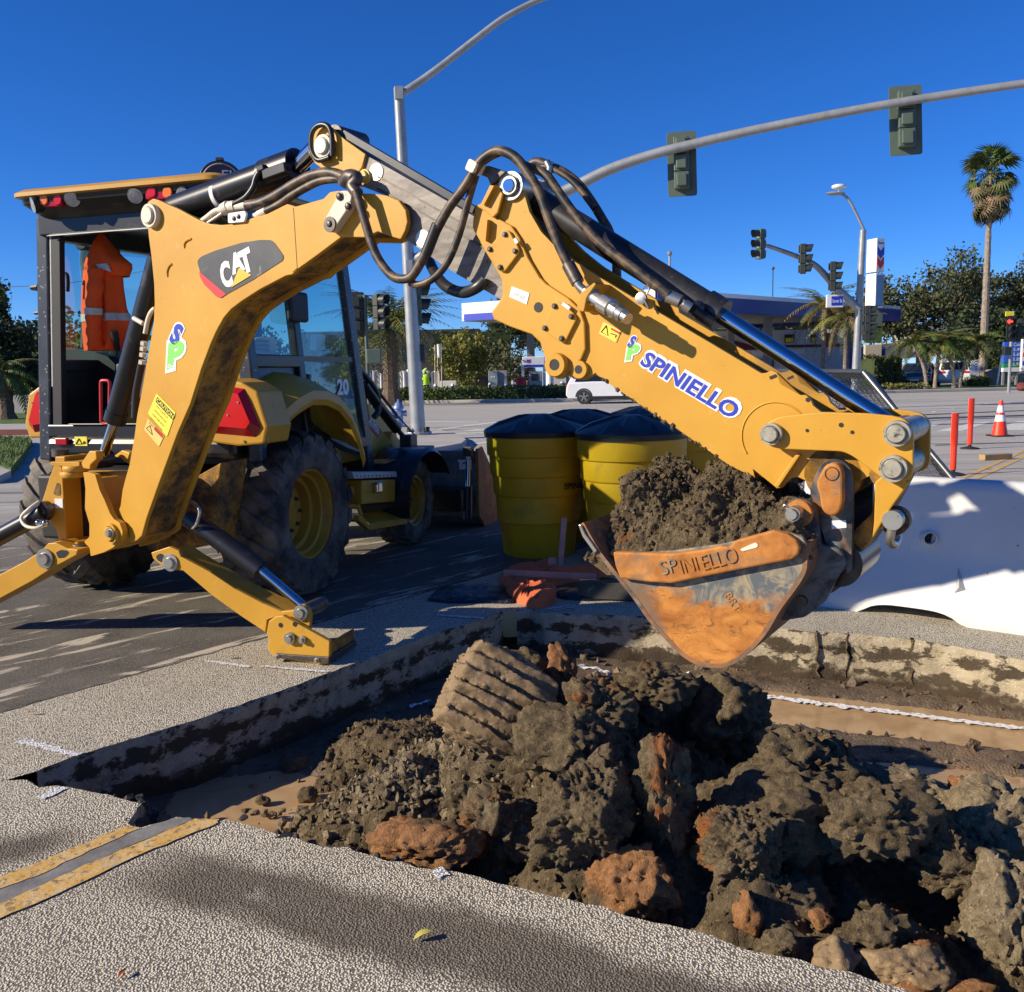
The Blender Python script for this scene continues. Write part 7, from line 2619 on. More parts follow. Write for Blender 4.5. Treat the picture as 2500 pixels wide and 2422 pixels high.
def leafset(centers, spread, per, size, seed, flat=0.0):
    r_ = np.random.RandomState(seed)
    n = len(centers) * per
    c0 = np.repeat(centers, per, axis=0) + r_.normal(size=(n, 3)) * spread
    a = r_.normal(size=(n, 3))
    a /= np.linalg.norm(a, axis=1, keepdims=True)
    b_ = np.cross(a, r_.normal(size=(n, 3)))
    b_ /= np.linalg.norm(b_, axis=1, keepdims=True) + 1e-9
    s_ = size * r_.uniform(0.6, 1.3, (n, 1))
    a, b_ = a * s_, b_ * s_ * 0.55
    Vv = np.stack([c0 - a, c0 + b_, c0 + a, c0 - b_], 1).reshape(-1, 3)
    Ff = np.arange(n * 4).reshape(n, 4).tolist()
    return Vv, Ff


def part_np(name, Vv, Ff, mat, parent, smooth=None, **tg):
    base = np.array(parent.location) if parent is not None else np.zeros(3)
    o = np_obj(name, Vv - base, Ff, mat, smooth, None, **tg)
    o.parent = parent
    return o


def tree(u, v, y, hgt, cr, label, leaf='leaf_dark', lean=0.0, seed=1, clumps=46, per=46, size=0.20, trunk_r=0.16, bark='bark', crown_lo=0.35, name='tree', aspect=1.0, group=None):
    p = base_at(u, v, y)
    t_ = thing(name, p, label, 'tree', group)
    r_ = np.random.RandomState(seed)
    top = p + V((lean, 0, hgt * 0.72))
    b = MB()
    pts = [p, p + V((lean * 0.2, 0, hgt * 0.25)), p + V((lean * 0.55, 0.1, hgt * 0.5)), top]
    b.tube(smoothpath(pts, 4), [trunk_r * (1 - 0.07 * k) for k in range(13)], 8)
    b.build('trunk', MT[bark], t_, smooth=60)
    cz0, cz1 = hgt * crown_lo, hgt
    cen_ = np.array([p.x + lean * 0.7, p.y, p.z + (cz0 + cz1) / 2])
    C = []
    while len(C) < clumps:
        q_ = r_.uniform(-1, 1, 3)
        l_ = np.linalg.norm(q_)
        if l_ > 1 or l_ < 0.35:
            continue
        C.append(cen_ + q_ * np.array([cr * aspect, cr, (cz1 - cz0) / 2]) * (1 + 0.2 * r_.normal()))
    C = np.array(C)
    for k in range(7):
        b = MB()
        q_ = V(tuple(C[k * 5 % len(C)]))
        st_ = p + V((lean * 0.5, 0, hgt * r_.uniform(0.28, 0.6)))
        b.tube(smoothpath([st_, st_.lerp(q_, 0.5) + Z * 0.2, q_], 3), [trunk_r * 0.45, trunk_r * 0.38, trunk_r * 0.3, trunk_r * 0.26, trunk_r * 0.2, trunk_r * 0.14, trunk_r * 0.08], 6)
        b.build('limb', MT[bark], t_, smooth=60)
    Vv, Ff = leafset(C, cr * 0.135, int(per * 1.5), size, seed)
    part_np('crown', Vv, Ff, MT[leaf], t_)
    return t_


def frond_mesh(L_, droop, leaf_l, n=22, mat=None, seed=0, wid=0.035):
    """feather frond growing along +X from the origin"""
    r_ = random.Random(seed)
    b = MB()
    pts = []
    for k in range(n + 1):
        f = k / n
        pts.append(V((L_ * f * (1 - 0.12 * droop * f), 0, L_ * (0.42 * f - (0.42 + droop) * f * f))))
    b.tube(pts, [0.03 * (1 - 0.85 * k / n) for k in range(n + 1)], 4)
    for k in range(2, n + 1):
        f = k / n
        ll = leaf_l * sin(pi * min(1, 0.12 + 0.83 * f)) * r_.uniform(0.85, 1.1)
        t_ = (pts[k] - pts[k - 1]).normalized()
        for sd in (-1, 1):
            d_ = (t_ * 0.55 + V((0, sd, 0)) * 0.8 - Z * r_.uniform(0.1, 0.5)).normalized()
            q_ = pts[k]
            w_ = t_ * wid
            mid = q_ + d_ * ll * 0.55
            tip = q_ + d_ * ll - Z * ll * 0.25
            b.face([q_ - w_, mid - w_, tip, mid + w_, q_ + w_])
    me = b.build('frond', mat, fix=False)
    return me


def palm(u, v, y, hgt, trunk_r, L_, droop, leaf_l, nf, label, mats=('frond',), bark='bark', lean=(0, 0), seed=1, up=(-0.5, 1.1), cat='palm tree', name='palm_tree', multi_=None, skirt=0):
    p = base_at(u, v, y)
    t_ = thing(name, p, label, cat)
    top = V((lean[0], lean[1], hgt))
    b = MB()
    n = max(8, int(hgt * 5))
    pts, rr_ = [], []
    for k in range(n + 1):
        f = k / n
        pts.append(p + V((lean[0] * f * f, lean[1] * f * f, hgt * f)))
        rr_.append(trunk_r * (1.35 - 0.5 * min(1, f * 4) + 0.12 * (k % 2)) if f < 0.98 else trunk_r * 0.7)
    b.tube(pts, rr_, 10)
    b.build('trunk', MT[bark], t_, smooth=30)
    r_ = random.Random(seed)
    protos = [frond_mesh(L_, droop * r_.uniform(0.8, 1.2), leaf_l, 20, MT[m_], seed + i) for i, m_ in enumerate(mats)]
    for i in range(nf):
        pr = protos[i % len(protos)]
        o = pr if i < len(protos) else pr.copy()
        if i >= len(protos):
            COL.objects.link(o)
        o.parent = t_
        o.location = top
        el = r_.uniform(*up)
        o.rotation_euler = (r_.uniform(-0.3, 0.3), -el, 2 * pi * (i * 0.381966) + r_.uniform(-0.2, 0.2))
        s_ = r_.uniform(0.85, 1.1)
        o.scale = (s_, s_, s_)
    return t_


# ---- kerbs, verges, markings -----------------------------------------
KL = [V((-60, 57, 0)), V((-6.7, 49.3, 0)), V((3.2, 47.8, 0)), V((12, 48.6, 0)), V((20.6, 50.6, 0)), V((28.1, 51.8, 0)), V((70, 60, 0))]
for i in range(len(KL) - 1):
    b = MB()
    a, e = KL[i], KL[i + 1]
    d_ = (e - a).normalized()
    n_ = V((-d_.y, d_.x, 0))
    b.prism([a, e, e + n_ * 0.35, a + n_ * 0.35], Z * 0.16)
    b.build('kerb', MT['kerb'], kind='structure', bevel=0.03)
b = MB()
b.prism([p + V((-0.05, 0.36, 0)) for p in KL] + [V((70, 140, 0)), V((-60, 140, 0))], Z * 0.12)
b.build('verge', MT['concrete'], kind='structure')
b = MB()
b.prism([V((24, 52.0, 0.125)), V((46, 56.5, 0.125)), V((46, 61, 0.125)), V((24, 58, 0.125))], Z * 0.03)
b.build('lawn', MT['grass'], kind='structure')
b = MB()
b.prism([V((17.5, 50.6, 0.125)), V((24, 52.0, 0.125)), V((24, 58, 0.125)), V((17.5, 56, 0.125))], Z * 0.025)
b.build('planting_bed', MT['mulch'], kind='structure')
# street corner with the lamp
cor = [G(u, v) for u, v in ((400, 1040), (880, 1046), (1010, 1052), (1060, 1058), (1100, 1066), (1128, 1076), (1140, 1087), (1128, 1097), (1080, 1106), (1000, 1118), (880, 1140), (400, 1190))]
b = MB()
b.prism(cor, Z * 0.13)
b.build('sidewalk', MT['concrete'], kind='structure', bevel=0.02)
# left corner: lawn, footpath, red kerb, low wall
lw = [G(u, v) for u, v in ((-700, 1075), (60, 1082), (80, 1088), (50, 1135), (28, 1163), (-20, 1150), (-700, 1150))]
b = MB()
b.prism(lw, Z * 0.14)
lawn2 = b.build('lawn', MT['grass'], kind='structure')
b = MB()
fp_ = [G(u, v) for u, v in ((-700, 1152), (-10, 1152), (28, 1166), (0, 1180), (-60, 1185), (-700, 1190))]
b.prism(fp_, Z * 0.12)
b.build('footpath', MT['concrete'], kind='structure')
b = MB()
a, e = G(-700, 1068), G(330, 1060)
d_ = (e - a).normalized()
n_ = V((-d_.y, d_.x, 0))
b.prism([a, e, e + n_ * 0.3, a + n_ * 0.3], Z * 0.15)
b.build('kerb', MT['kerb_red'], kind='structure')
b = MB()
b.prism([a + n_ * 0.31, e + n_ * 0.31, e + n_ * 14, a + n_ * 14], Z * 0.13)
b.build('footpath', MT['concrete'], kind='structure')
b = MB()
b.prism([a + n_ * 4, e + n_ * 4, e + n_ * 13, a + n_ * 13], Z * 0.16)
b.build('lawn', MT['grass'], kind='structure')
a, e = DY(-400, 1000, 44), DY(140, 1000, 42)
b = MB()
b.prism([V((a.x, a.y, 0)), V((e.x, e.y, 0)), V((e.x, e.y + 0.3, 0)), V((a.x, a.y + 0.3, 0))], Z * 0.95)
b.build('garden_wall', MT['grey_conc'], None, label='low grey garden wall beyond the street at the edge of the picture', category='wall')
# grass blades on the near lawn edge
rr_ = np.random.RandomState(5)
mn, mx_ = A2(*lw)[:, :2].min(0), A2(*lw)[:, :2].max(0)
gx = rr_.uniform(max(mn[0], -14), mx_[0], 9000)
gy = rr_.uniform(mn[1], mx_[1], 9000)
C = np.stack([gx, gy, np.full(9000, 0.15)], 1)
la = A2(*lw)[:, :2]
x0_, y0_ = la[:, 0], la[:, 1]
x1_, y1_ = np.roll(x0_, -1), np.roll(y0_, -1)
ins = np.array([(((y0_ > y) != (y1_ > y)) & (x < (x1_ - x0_) * (y - y0_) / (y1_ - y0_ + 1e-12) + x0_)).sum() % 2 == 1 for x, y in zip(gx, gy)])
C = C[ins]
h_ = np.stack([rr_.normal(size=len(C)) * 0.03, rr_.normal(size=len(C)) * 0.03, rr_.uniform(0.05, 0.11, len(C))], 1)
w_ = np.stack([np.full(len(C), 0.012), rr_.normal(size=len(C)) * 0.006, np.zeros(len(C))], 1)
Vv = np.stack([C - w_, C + w_, C + h_], 1).reshape(-1, 3)
np_obj('grass', Vv, np.arange(len(Vv)).reshape(-1, 3).tolist(), MT['leaf_green'], None, None, label='short mown grass on the lawn beside the rear wheel', category='grass', kind='stuff')


def mark(name, pts, mat='line_white', z=0.005):
    b = MB()
    b.face([G(*p, z) for p in pts])
    o = b.build(name, MT[mat], fix=False, kind='structure')
    for p_ in o.data.polygons:
        if p_.normal.z < 0:
            p_.flip()


for c_, pts in ((18, [(870, 728), (1020, 690), (1330, 622), (1530, 618), (1400, 655), (1180, 722)]), (18, [(1640, 712), (1690, 660), (1820, 612), (1990, 600), (1990, 690), (1880, 712)]), (18, [(760, 660), (850, 632), (960, 632), (860, 665)]),
               (10, [(850, 965), (1300, 900), (1900, 832), (1900, 842), (1300, 915), (850, 975)]), (10, [(840, 850), (1500, 852), (1500, 860), (840, 858)]), (10, [(1310, 962), (1500, 940), (1650, 942), (1640, 955), (1480, 958)]), (10, [(1140, 988), (1620, 970), (1620, 980), (1150, 998)]), (10, [(1390, 1115), (1620, 1080), (1620, 1100), (1400, 1122)]), (10, [(1330, 1030), (1620, 1018), (1620, 1030), (1340, 1042)]),
               (18, [(820, 500), (870, 492), (890, 498), (840, 508)]), (18, [(1055, 468), (1090, 462), (1100, 470), (1065, 476)]), (18, [(1440, 404), (1480, 400), (1488, 408), (1445, 412)]), (10, [(370, 885), (480, 880), (480, 915), (380, 925)])):
    mark('road_marking', [px(c_, x, y) for x, y in pts])
for pts in ([(1150, 1260), (1900, 935), (1900, 965), (1185, 1285)], [(1190, 1320), (1900, 1000), (1900, 1035), (1220, 1350)]):
    mark('lane_line', [px(18, x, y) for x, y in pts], 'line_yellow')
for pts in ([(780, 566), (1990, 535), (1990, 548), (780, 584)], [(600, 535), (1990, 478), (1990, 486), (640, 543)], [(870, 882), (1900, 850), (1900, 856), (870, 890)]):
    mark('tar_seam', [px(18, x, y) for x, y in pts], 'decal_black', 0.004)

# ---- lamp and signal pole on the corner --------------------------------
LPb = G(1022, 1074)
LP = thing('signal_pole', LPb, 'tall grey street lamp pole with a long signal mast arm, on the near corner', 'signal pole')
s_ = FPX / (LPb - CAMP).dot(_F)
zt = DY(973, 215, LPb.y)
b = MB()
b.cyl(LPb + Z * 0.13, V((zt.x, LPb.y, zt.z)), 0.175, 20, 0.115)
b.build('pole_shaft', MT['pole'], LP, smooth=50)
b = MB()
b.cyl(LPb + Z * 0.13, LPb + Z * 0.20, 0.32, 20)
b.build('base_plate', MT['pole'], LP, bevel=0.01)
for k in range(4):
    b = MB()
    a_ = k * pi / 2 + 0.6
    b.cyl(LPb + V((cos(a_) * 0.26, sin(a_) * 0.26, 0.2)), LPb + V((cos(a_) * 0.26, sin(a_) * 0.26, 0.3)), 0.05, 6)
    b.build('anchor_bolt', MT['bolt'], LP)
b = MB()
b.tube(smoothpath([DY(*px(23, x, y), LPb.y) for x, y in ((215, 885), (500, 690), (900, 380), (1150, 190), (1350, 75), (1500, 5), (1700, -60), (1950, -110))], 4), [0.085 - 0.0012 * k for k in range(29)], 12)
b.build('lamp_arm', MT['pole'], LP, smooth=60)
lh = DY(*px(23, 2000, -118), LPb.y)
b = MB()
b.loft([[lh + V((x_, y_ * 0.16, z_)) for y_, z_ in ((-1, 0), (-0.6, 0.08), (0.6, 0.08), (1, 0), (0.7, -0.06), (-0.7, -0.06))] for x_ in (-0.1, 0.5, 0.75)])
b.build('lamp_head', MT['pole'], LP, bevel=0.02)
b = MB()
b.box(DY(*px(23, 175, 890), LPb.y - 0.13), 0.20, 0.1, 0.28)
b.build('arm_bracket', MT['pole'], LP, bevel=0.01)
b = MB()
q_ = DY(1000, 660, LPb.y - 0.2)
b.box(q_, 0.16, 0.16, 0.45)
b.build('arm_flange', MT['pole'], LP, bevel=0.01)


def armY(u):
    # mast arm swings towards the camera: Y = 22.4 - 0.29 (x + 2.2)
    k = (u - 1250) / FPX
    return (LPb.y - 0.29 * 2.2) / (1 + 0.29 * k)


apx = [(1003, 640), (1120, 585), (1250, 522), (1394, 460), (1483, 416), (1585, 380), (1687, 353), (1878, 310), (2171, 254), (2500, 204), (2700, 180)]
b = MB()
path = smoothpath([DY(u, v, armY(u)) for u, v in apx], 4)
b.tube(path, [0.145 - 0.0019 * k for k in range(len(path))], 14)
b.build('mast_arm', MT['pole'], LP, smooth=60)


def signal(u, v, y, yaw, label, plate_w=0.0, H_=1.05, sect=3, mat='signal_green', lens=None, parent=None, tilt=0.0):
    """signal head, front towards -Y when yaw = 0"""
    c0 = DY(u, v, y)
    f_ = V((sin(yaw), -cos(yaw), 0))
    r_ = V((cos(yaw), sin(yaw), 0))
    up = (Z + r_ * tilt).normalized()
    g = thing('traffic_signal', c0 - up * (H_ / 2), label, 'traffic signal') if parent is None else sub('signal_head', parent)
    hs_ = H_ / sect
    if plate_w:
        b = MB()
        pw, ph_ = plate_w / 2, H_ / 2 + 0.13
        b.prism(rounded([c0 + r_ * i * pw + up * j * ph_ + f_ * 0.10 for i, j in ((-1, -1), (1, -1), (1, 1), (-1, 1))], 0.06), f_ * 0.02)
        b.build('backplate', MT[mat], g, bevel=0.004)
    for k in range(sect):
        cc = c0 + up * ((sect - 1) / 2 - k) * hs_
        b = MB()
        b.box(cc, 0.32, 0.20, hs_ * 0.97, r_, f_, up)
        b.prism([cc + r_ * i * 0.11 + up * j * hs_ * 0.36 - f_ * 0.1 for i, j in ((-1, -1), (1, -1), (1, 1), (-1, 1))], -f_ * 0.06)
        b.build('signal_housing', MT[mat], g, bevel=0.02)
        b = MB()
        n = 14
        prof_ = [[cc + f_ * d_ + r_ * (cos(a_) * 0.15) + up * (sin(a_) * 0.15) for a_ in [radians(-40 + 260 * m_ / n) for m_ in range(n + 1)]] for d_ in (0.10, 0.34)]
        for rw in (1,):
            prof_[1] = [q_ - f_ * (0.10 * (1 - sin(radians(-40 + 260 * m_ / n))) / 2) for m_, q_ in enumerate(prof_[1])]
        b.loft(prof_, closed=False, cap=False)
        b.build('visor', MT['signal_dark'], g, smooth=60)
        b = MB()
        b.lathe(cc + f_ * 0.102, f_, [(0.001, 0.02), (0.13, 0.0)], 18, cap=False)
        b.build('signal_lens', MT['lamp_lens'] if lens is None else lens[k], g, smooth=60)
    return g


h1 = signal(1664, 398, armY(1664) + 0.22, radians(180 - 14), '', 0.62, 1.10, parent=LP, tilt=0.03)
h2 = signal(2213, 291, armY(2213) + 0.22, radians(180 - 14), '', 0.62, 1.10, parent=LP, tilt=0.05)
for sd, (u, v) in enumerate(((1018, 745),)):
    signal(u, v, LPb.y + 0.25, radians(100), '', 0.0, 1.0, parent=LP)
b = MB()
b.box(DY(1024, 862, LPb.y + 0.1), 0.28, 0.25, 0.40)
b.build('walk_signal', MT['signal_dark'], LP, bevel=0.03)

# ---- short signal post at the left of the lamp pole --------------------
sp_ = base_at(904, 1060, 27.0)
SPp = thing('signal_post', sp_, 'short signal post with green heads beside the big palm', 'signal post')
b = MB()
b.cyl(sp_, V((sp_.x, sp_.y, DY(896, 720, 27).z)), 0.055, 12)
b.build('pole_shaft', MT['signal_green'], SPp, smooth=50)
signal(872, 768, 27.0, radians(180), '', 0.40, 1.0, parent=SPp, mat='signal_dark')
signal(925, 763, 27.0, radians(55), '', 0.0, 1.0, parent=SPp, mat='signal_dark')
b = MB()
b.box(DY(914, 870, 26.9), 0.42, 0.3, 0.42)
b.build('walk_signal', MT['signal_green'], SPp, bevel=0.03)
for v_ in (722, 808, 852):
    b = MB()
    b.bar(DY(872, v_, 27), DY(925, v_, 27), 0.04, 0.04)
    b.build('bracket', MT['signal_green'], SPp)

# ---- hydrant -----------------------------------------------------------
hp_ = G(975, 1054)
HY = thing('fire_hydrant', hp_, 'pale blue fire hydrant on the corner beside the lamp pole', 'hydrant')
MT['hydrant'] = M_basic('hydrant_blue', (0.22, 0.30, 0.52), 0.35, 0.3, var=0.15)
b = MB()
b.lathe(hp_, Z, [(0.19, 0.13), (0.19, 0.17), (0.12, 0.18), (0.115, 0.62), (0.15, 0.63), (0.15, 0.66), (0.13, 0.70), (0.085, 0.79), (0.03, 0.83), (0.03, 0.88), (0.001, 0.88)], 20)
b.build('barrel', MT['hydrant'], HY, smooth=40)
for d_ in (V((-1, 0, 0)), V((1, 0, 0)), V((0, -1, 0))):
    b = MB()
    b.lathe(hp_ + Z * 0.5, d_, [(0.07, 0.08), (0.075, 0.17), (0.085, 0.17), (0.085, 0.22), (0.001, 0.22)], 12)
    b.build('outlet_cap', MT['hydrant'], HY, smooth=40)

# ---- far signal mast with street lamp -----------------------------------
FY = 34.0
fb = base_at(2085, 1000, FY)
FM = thing('signal_pole', fb, 'far grey signal pole with a curved arm and a street lamp, beside the station sign', 'signal pole')
ftop = DY(2107, 562, FY)
b = MB()
b.cyl(fb, V((ftop.x, FY, ftop.z)), 0.15, 16, 0.11)
b.build('pole_shaft', MT['pole'], FM, smooth=50)
b = MB()
b.tube(smoothpath([DY(*px(17, x, y), FY) for x, y in ((835, 715), (690, 580), (600, 480), (520, 405), (400, 350), (190, 275))], 4), [0.15 - 0.004 * k for k in range(21)], 12)
b.build('mast_arm', MT['pole'], FM, smooth=60)
b = MB()
b.tube(smoothpath([DY(*px(22, x, y), FY) for x, y in ((1298, 710), (1270, 650), (1240, 590), (1215, 560), (1190, 550), (1165, 549)) if True], 3), 0.05, 8)
b.build('lamp_arm', MT['pole'], FM, smooth=60)
b = MB()
b.ball(DY(*px(22, 1175, 549), FY), 0.35, 0.15, 0.07)
b.build('lamp_head', MT['pole'], FM, smooth=60)
b = MB()
b.ball(DY(*px(22, 1190, 522), FY), 0.27, 0.2, 0.10)
b.cyl(DY(*px(22, 1190, 527), FY), DY(*px(22, 1190, 545), FY), 0.04, 8)
b.build('camera_dome', MT['station_white'], FM, smooth=60)
for x, y, yw in ((160, 270, -75), (450, 370, 70), (655, 490, 70), (890, 812, 75)):
    signal(*px(17, x, y), FY - 0.3, radians(yw), '', 0.0, 1.02 if y < 700 else 1.25, 3 if y < 700 else 4, 'signal_dark' if x > 300 else 'signal_green', parent=FM)
q_ = DY(*px(17, 665, 658), FY - 0.2)
ss = MB()
ss.box(q_, 0.58, 0.12, 0.44)
ss = ss.build('street_sign', MT['station_white'], FM, bevel=0.01)
b = MB()
b.box(q_ + V((0.07, -0.065, 0)), 0.40, 0.006, 0.32)
b.build('sign_face', MT['decal_blue'], ss)
text('lettering', 'Stover St', q_ + V((-0.10, -0.072, -0.06)), X, Z, 0.34, 0.12, MT['decal_white'], ss, bold=0.01)

# ---- station: canopy, store, pumps, sign tower ---------------------------
cn_ = DY(1602, 735, 53)
zc1, zc0 = DY(1602, 706, 53).z, DY(1602, 757, 53).z
lf = DY(1130, 758, 61)
rt = DY(2196, 770, 74)
CP = thing('canopy', V((cn_.x, cn_.y, 0)), 'blue and white filling station canopy beyond the intersection', 'canopy')
cA, cB, cC = V((lf.x, lf.y, 0)), V((cn_.x, cn_.y, 0)), V((rt.x, rt.y, 0))
cD = cA + (cC - cB)
b = MB()
b.prism([p + Z * (zc0 + 0.3) for p in (cA, cB, cC, cD)], Z * (zc1 - zc0 - 0.4))
b.build('canopy_deck', MT['grey_conc'], CP)
for a, e, mt in ((cA, cB, 'station_white'), (cB, cC, 'station_blue'), (cC, cD, 'station_blue'), (cD, cA, 'station_white')):
    d_ = (e - a).normalized()
    n_ = V((d_.y, -d_.x, 0))
    b = MB()
    b.prism([a + Z * zc0, e + Z * zc0, e + n_ * 0.12 + Z * zc0, a + n_ * 0.12 + Z * zc0], Z * (zc1 - zc0))
    b.build('fascia', MT[mt], CP, bevel=0.02)
    b = MB()
    zz_ = zc0 + 0.02 if mt == 'station_white' else zc1 - 0.22
    hh_ = 0.42 if mt == 'station_white' else 0.25
    b.prism([a + n_ * 0.121 + d_ * 0.2 + Z * zz_, e + n_ * 0.121 - d_ * 0.2 + Z * zz_, e + n_ * 0.16 - d_ * 0.2 + Z * zz_, a + n_ * 0.16 + d_ * 0.2 + Z * zz_], Z * hh_)
    b.build('fascia_stripe', MT['decal_blue' if mt == 'station_white' else 'station_white'], CP)
for f_, g_ in ((0.15, 0.12), (0.15, 0.5), (0.15, 0.88), (0.85, 0.12), (0.85, 0.5), (0.85, 0.88)):
    p = cA.lerp(cB, 1 - f_).lerp(cD.lerp(cC, 1 - f_), g_)
    b = MB()
    b.box(p + Z * (zc0 / 2 + 0.15), 0.5, 0.5, zc0 - 0.1)
    b.build('column', MT['grey_conc'], CP)
b = MB()
p = base_at(1343, 975, 56)
b.cyl(p + Z * 0.1, p + Z * zc0, 0.23, 14)
b.build('column', MT['station_white'], CP, smooth=50)
# store
SY_ = 80.0
sx0, sx1 = DY(1600, 850, SY_).x, DY(2062, 850, SY_).x
stz = DY(1800, 808, SY_).z
ST = thing('store_building', V(((sx0 + sx1) / 2, SY_, 0)), 'low grey store building with a maroon band under the canopy', 'building')
b = MB()
b.box(V(((sx0 + sx1) / 2, SY_ + 5, stz / 2)), sx1 - sx0, 10, stz)
b.build('wall', MT['wall_grey'], ST)
b = MB()
b.box(V(((sx0 + sx1) / 2, SY_ - 0.03, DY(1800, 848, SY_).z)), sx1 - sx0 + 0.1, 0.1, 0.22)
b.build('maroon_band', MT['maroon'], ST)
b = MB()
arc = [DY(*px(26, x, y), SY_ - 0.1) for x, y in ((330, 150), (450, 175), (600, 200), (720, 235), (850, 285), (650, 298), (450, 310), (330, 320))]
b.prism(arc, Y * 0.06)
b.build('maroon_sign', MT['maroon'], ST)
text('lettering', 'Extra', DY(*px(26, 445, 200), SY_ - 0.12), X, Z, 0.75, 0.5, MT['beige'], ST)
text('lettering', 'mile', DY(*px(26, 470, 250), SY_ - 0.12), X, Z, 0.75, 0.5, MT['beige'], ST)
for x0, y0, x1, y1, mt in ((768, 295, 900, 350, 'station_white'), (1160, 280, 1278, 332, 'station_white'), (1080, 142, 1175, 225, 'decal_black'), (1332, 138, 1382, 218, 'decal_black'), (1470, 130, 1565, 250, 'leaf_gold'), (765, 375, 870, 470, 'dark_glass'), (878, 375, 978, 470, 'dark_glass'), (1440, 350, 1480, 462, 'station_white')):
    p, q_ = DY(*px(26, x0, y1), SY_ - 0.12), DY(*px(26, x1, y0), SY_ - 0.12)
    b = MB()
    b.prism([p, V((q_.x, p.y, p.z)), V((q_.x, p.y, q_.z)), V((p.x, p.y, q_.z))], Y * 0.08)
    w_ = b.build('sign_panel' if mt != 'dark_glass' else 'window', MT[mt], ST)
    if mt == 'decal_black':
        b = MB()
        m_ = (p + q_) / 2
        b.box(m_ + V((0, -0.02, -0.12)), (q_.x - p.x) * 0.8, 0.02, (q_.z - p.z) * 0.5)
        b.build('sign_face', MT['decal_lemon'], w_)
    elif mt == 'dark_glass':
        b = MB()
        m_ = (p + q_) / 2
        b.box(m_ + V((0.1, -0.02, -0.25)), (q_.x - p.x) * 0.4, 0.02, (q_.z - p.z) * 0.3)
        b.build('window_poster', MT['decal_green'] if x0 > 800 else MT['decal_red'], w_)
# sign tower
TYy = 55.0
tp = base_at(2133, 960, TYy)
TW = thing('sign_tower', tp, 'tall white station sign tower with blue and red chevrons', 'sign')
x0, x1, x2 = DY(2126, 700, TYy).x, DY(2138, 700, TYy).x, DY(2160, 700, TYy).x
z0, zm, z1 = DY(2130, 752, TYy).z, DY(2130, 665, TYy).z, DY(2140, 581, TYy).z
fa_, fb_, fc_ = V((x0, TYy + 0.8, 0)), V((x1, TYy, 0)), V((x2, TYy + 0.2, 0))
fd_ = fa_ + fc_ - fb_
for za, zb, nm in ((zm + 0.05, z1, 'sign_box'), (z0, zm - 0.05, 'sign_box')):
    b = MB()
    b.prism([p + Z * za for p in (fa_, fb_, fc_, fd_)], Z * (zb - za))
    b.build(nm, MT['station_white'], TW, bevel=0.01)
fx = (fc_ - fb_)
fn = V((fx.y, -fx.x, 0)).normalized()
wl = fx.length


def onface(s_, z_, d_=0.012):
    return fb_ + fx * s_ + Z * z_ + fn * d_


hT = z1 - zm
for f0, mt in ((0.70, 'decal_blue'), (0.40, 'decal_red')):
    b = MB()
    zt_ = zm + hT * f0
    b.prism([onface(0.06, zt_ + hT * 0.06), onface(0.5, zt_ - hT * 0.08), onface(0.94, zt_ + hT * 0.06), onface(0.94, zt_ - hT * 0.16), onface(0.5, zt_ - hT * 0.30), onface(0.06, zt_ - hT * 0.16)], fn * 0.02)
    b.build('chevron', MT[mt], TW)
text('lettering', 'Chevron', onface(0.08, zm + hT * 0.82), fx, Z, wl * 0.84, hT * 0.09, MT['decal_blue'], TW, bold=0.02)
b = MB()
b.prism([onface(0.04, z0 + 0.1), onface(0.96, z0 + 0.1), onface(0.96, zm - 0.15), onface(0.04, zm - 0.15)], fn * 0.015)
b.build('sky_panel', M_basic('blue_panel', (0.14, 0.25, 0.42), 0.3, var=0.2, scale=2), TW)
for k, mt in enumerate(('signal_green', 'leaf_green', 'beige')):
    b = MB()
    b.box((fb_ + fd_) / 2 + Z * (z0 - 0.6 - 0.95 * k), 0.95, 0.3, 0.85)
    b.build('price_panel', MT[mt], TW, bevel=0.01)
b = MB()
b.box((fb_ + fd_) / 2 + Z * (z0 - 2.9) / 2, 0.38, 0.3, z0 - 2.9)
b.build('sign_post', MT['pole'], TW)
# pump, cabinet, bollards
pp_ = base_at(1304, 972, 55)
PU = thing('fuel_pump', pp_, 'white fuel pump with a brand topper in front of the ivy building', 'fuel pump')
b = MB()
b.box(pp_ + V((0.0, 0, 0.35)), 2.2, 0.7, 0.7)
b.build('pump_island', MT['station_white'], PU, bevel=0.05)
b = MB()
b.box(pp_ + V((0.1, 0, 1.1)), 0.75, 0.5, 0.9)
b.build('pump_body', MT['cabinet'], PU, bevel=0.03)
b = MB()
b.box(pp_ + V((0.05, -0.26, 1.2)), 0.4, 0.03, 0.4)
b.build('pump_screen', MT['dark_glass'], PU)
for d_ in (-0.62, 0.62):
    b = MB()
    b.box(pp_ + V((d_, 0, 1.3)), 0.16, 0.2, 1.7)
    b.build('topper_post', MT['station_white'], PU)
b = MB()
b.box(pp_ + V((0, -0.05, DY(1304, 884, 55).z)), 1.28, 0.35, 0.62)
tb_ = b.build('topper', MT['station_white'], PU, bevel=0.04)
b = MB()
b.box(pp_ + V((0, -0.24, DY(1304, 893, 55).z)), 1.1, 0.02, 0.12)
b.build('topper_stripe', MT['decal_blue'], tb_)
for k, mt in enumerate(('decal_blue', 'decal_red')):
    b = MB()
    c0 = pp_ + V((-0.3, -0.235, DY(1304, 879 + 4 * k, 55).z))
    b.prism([c0 + V((-0.1, 0, 0.06)), c0 + V((0, 0, 0.01)), c0 + V((0.1, 0, 0.06)), c0 + V((0.1, 0, -0.03)), c0 + V((0, 0, -0.08)), c0 + V((-0.1, 0, -0.03))], -Y * 0.01)
    b.build('chevron', MT[mt], tb_)
b = MB()
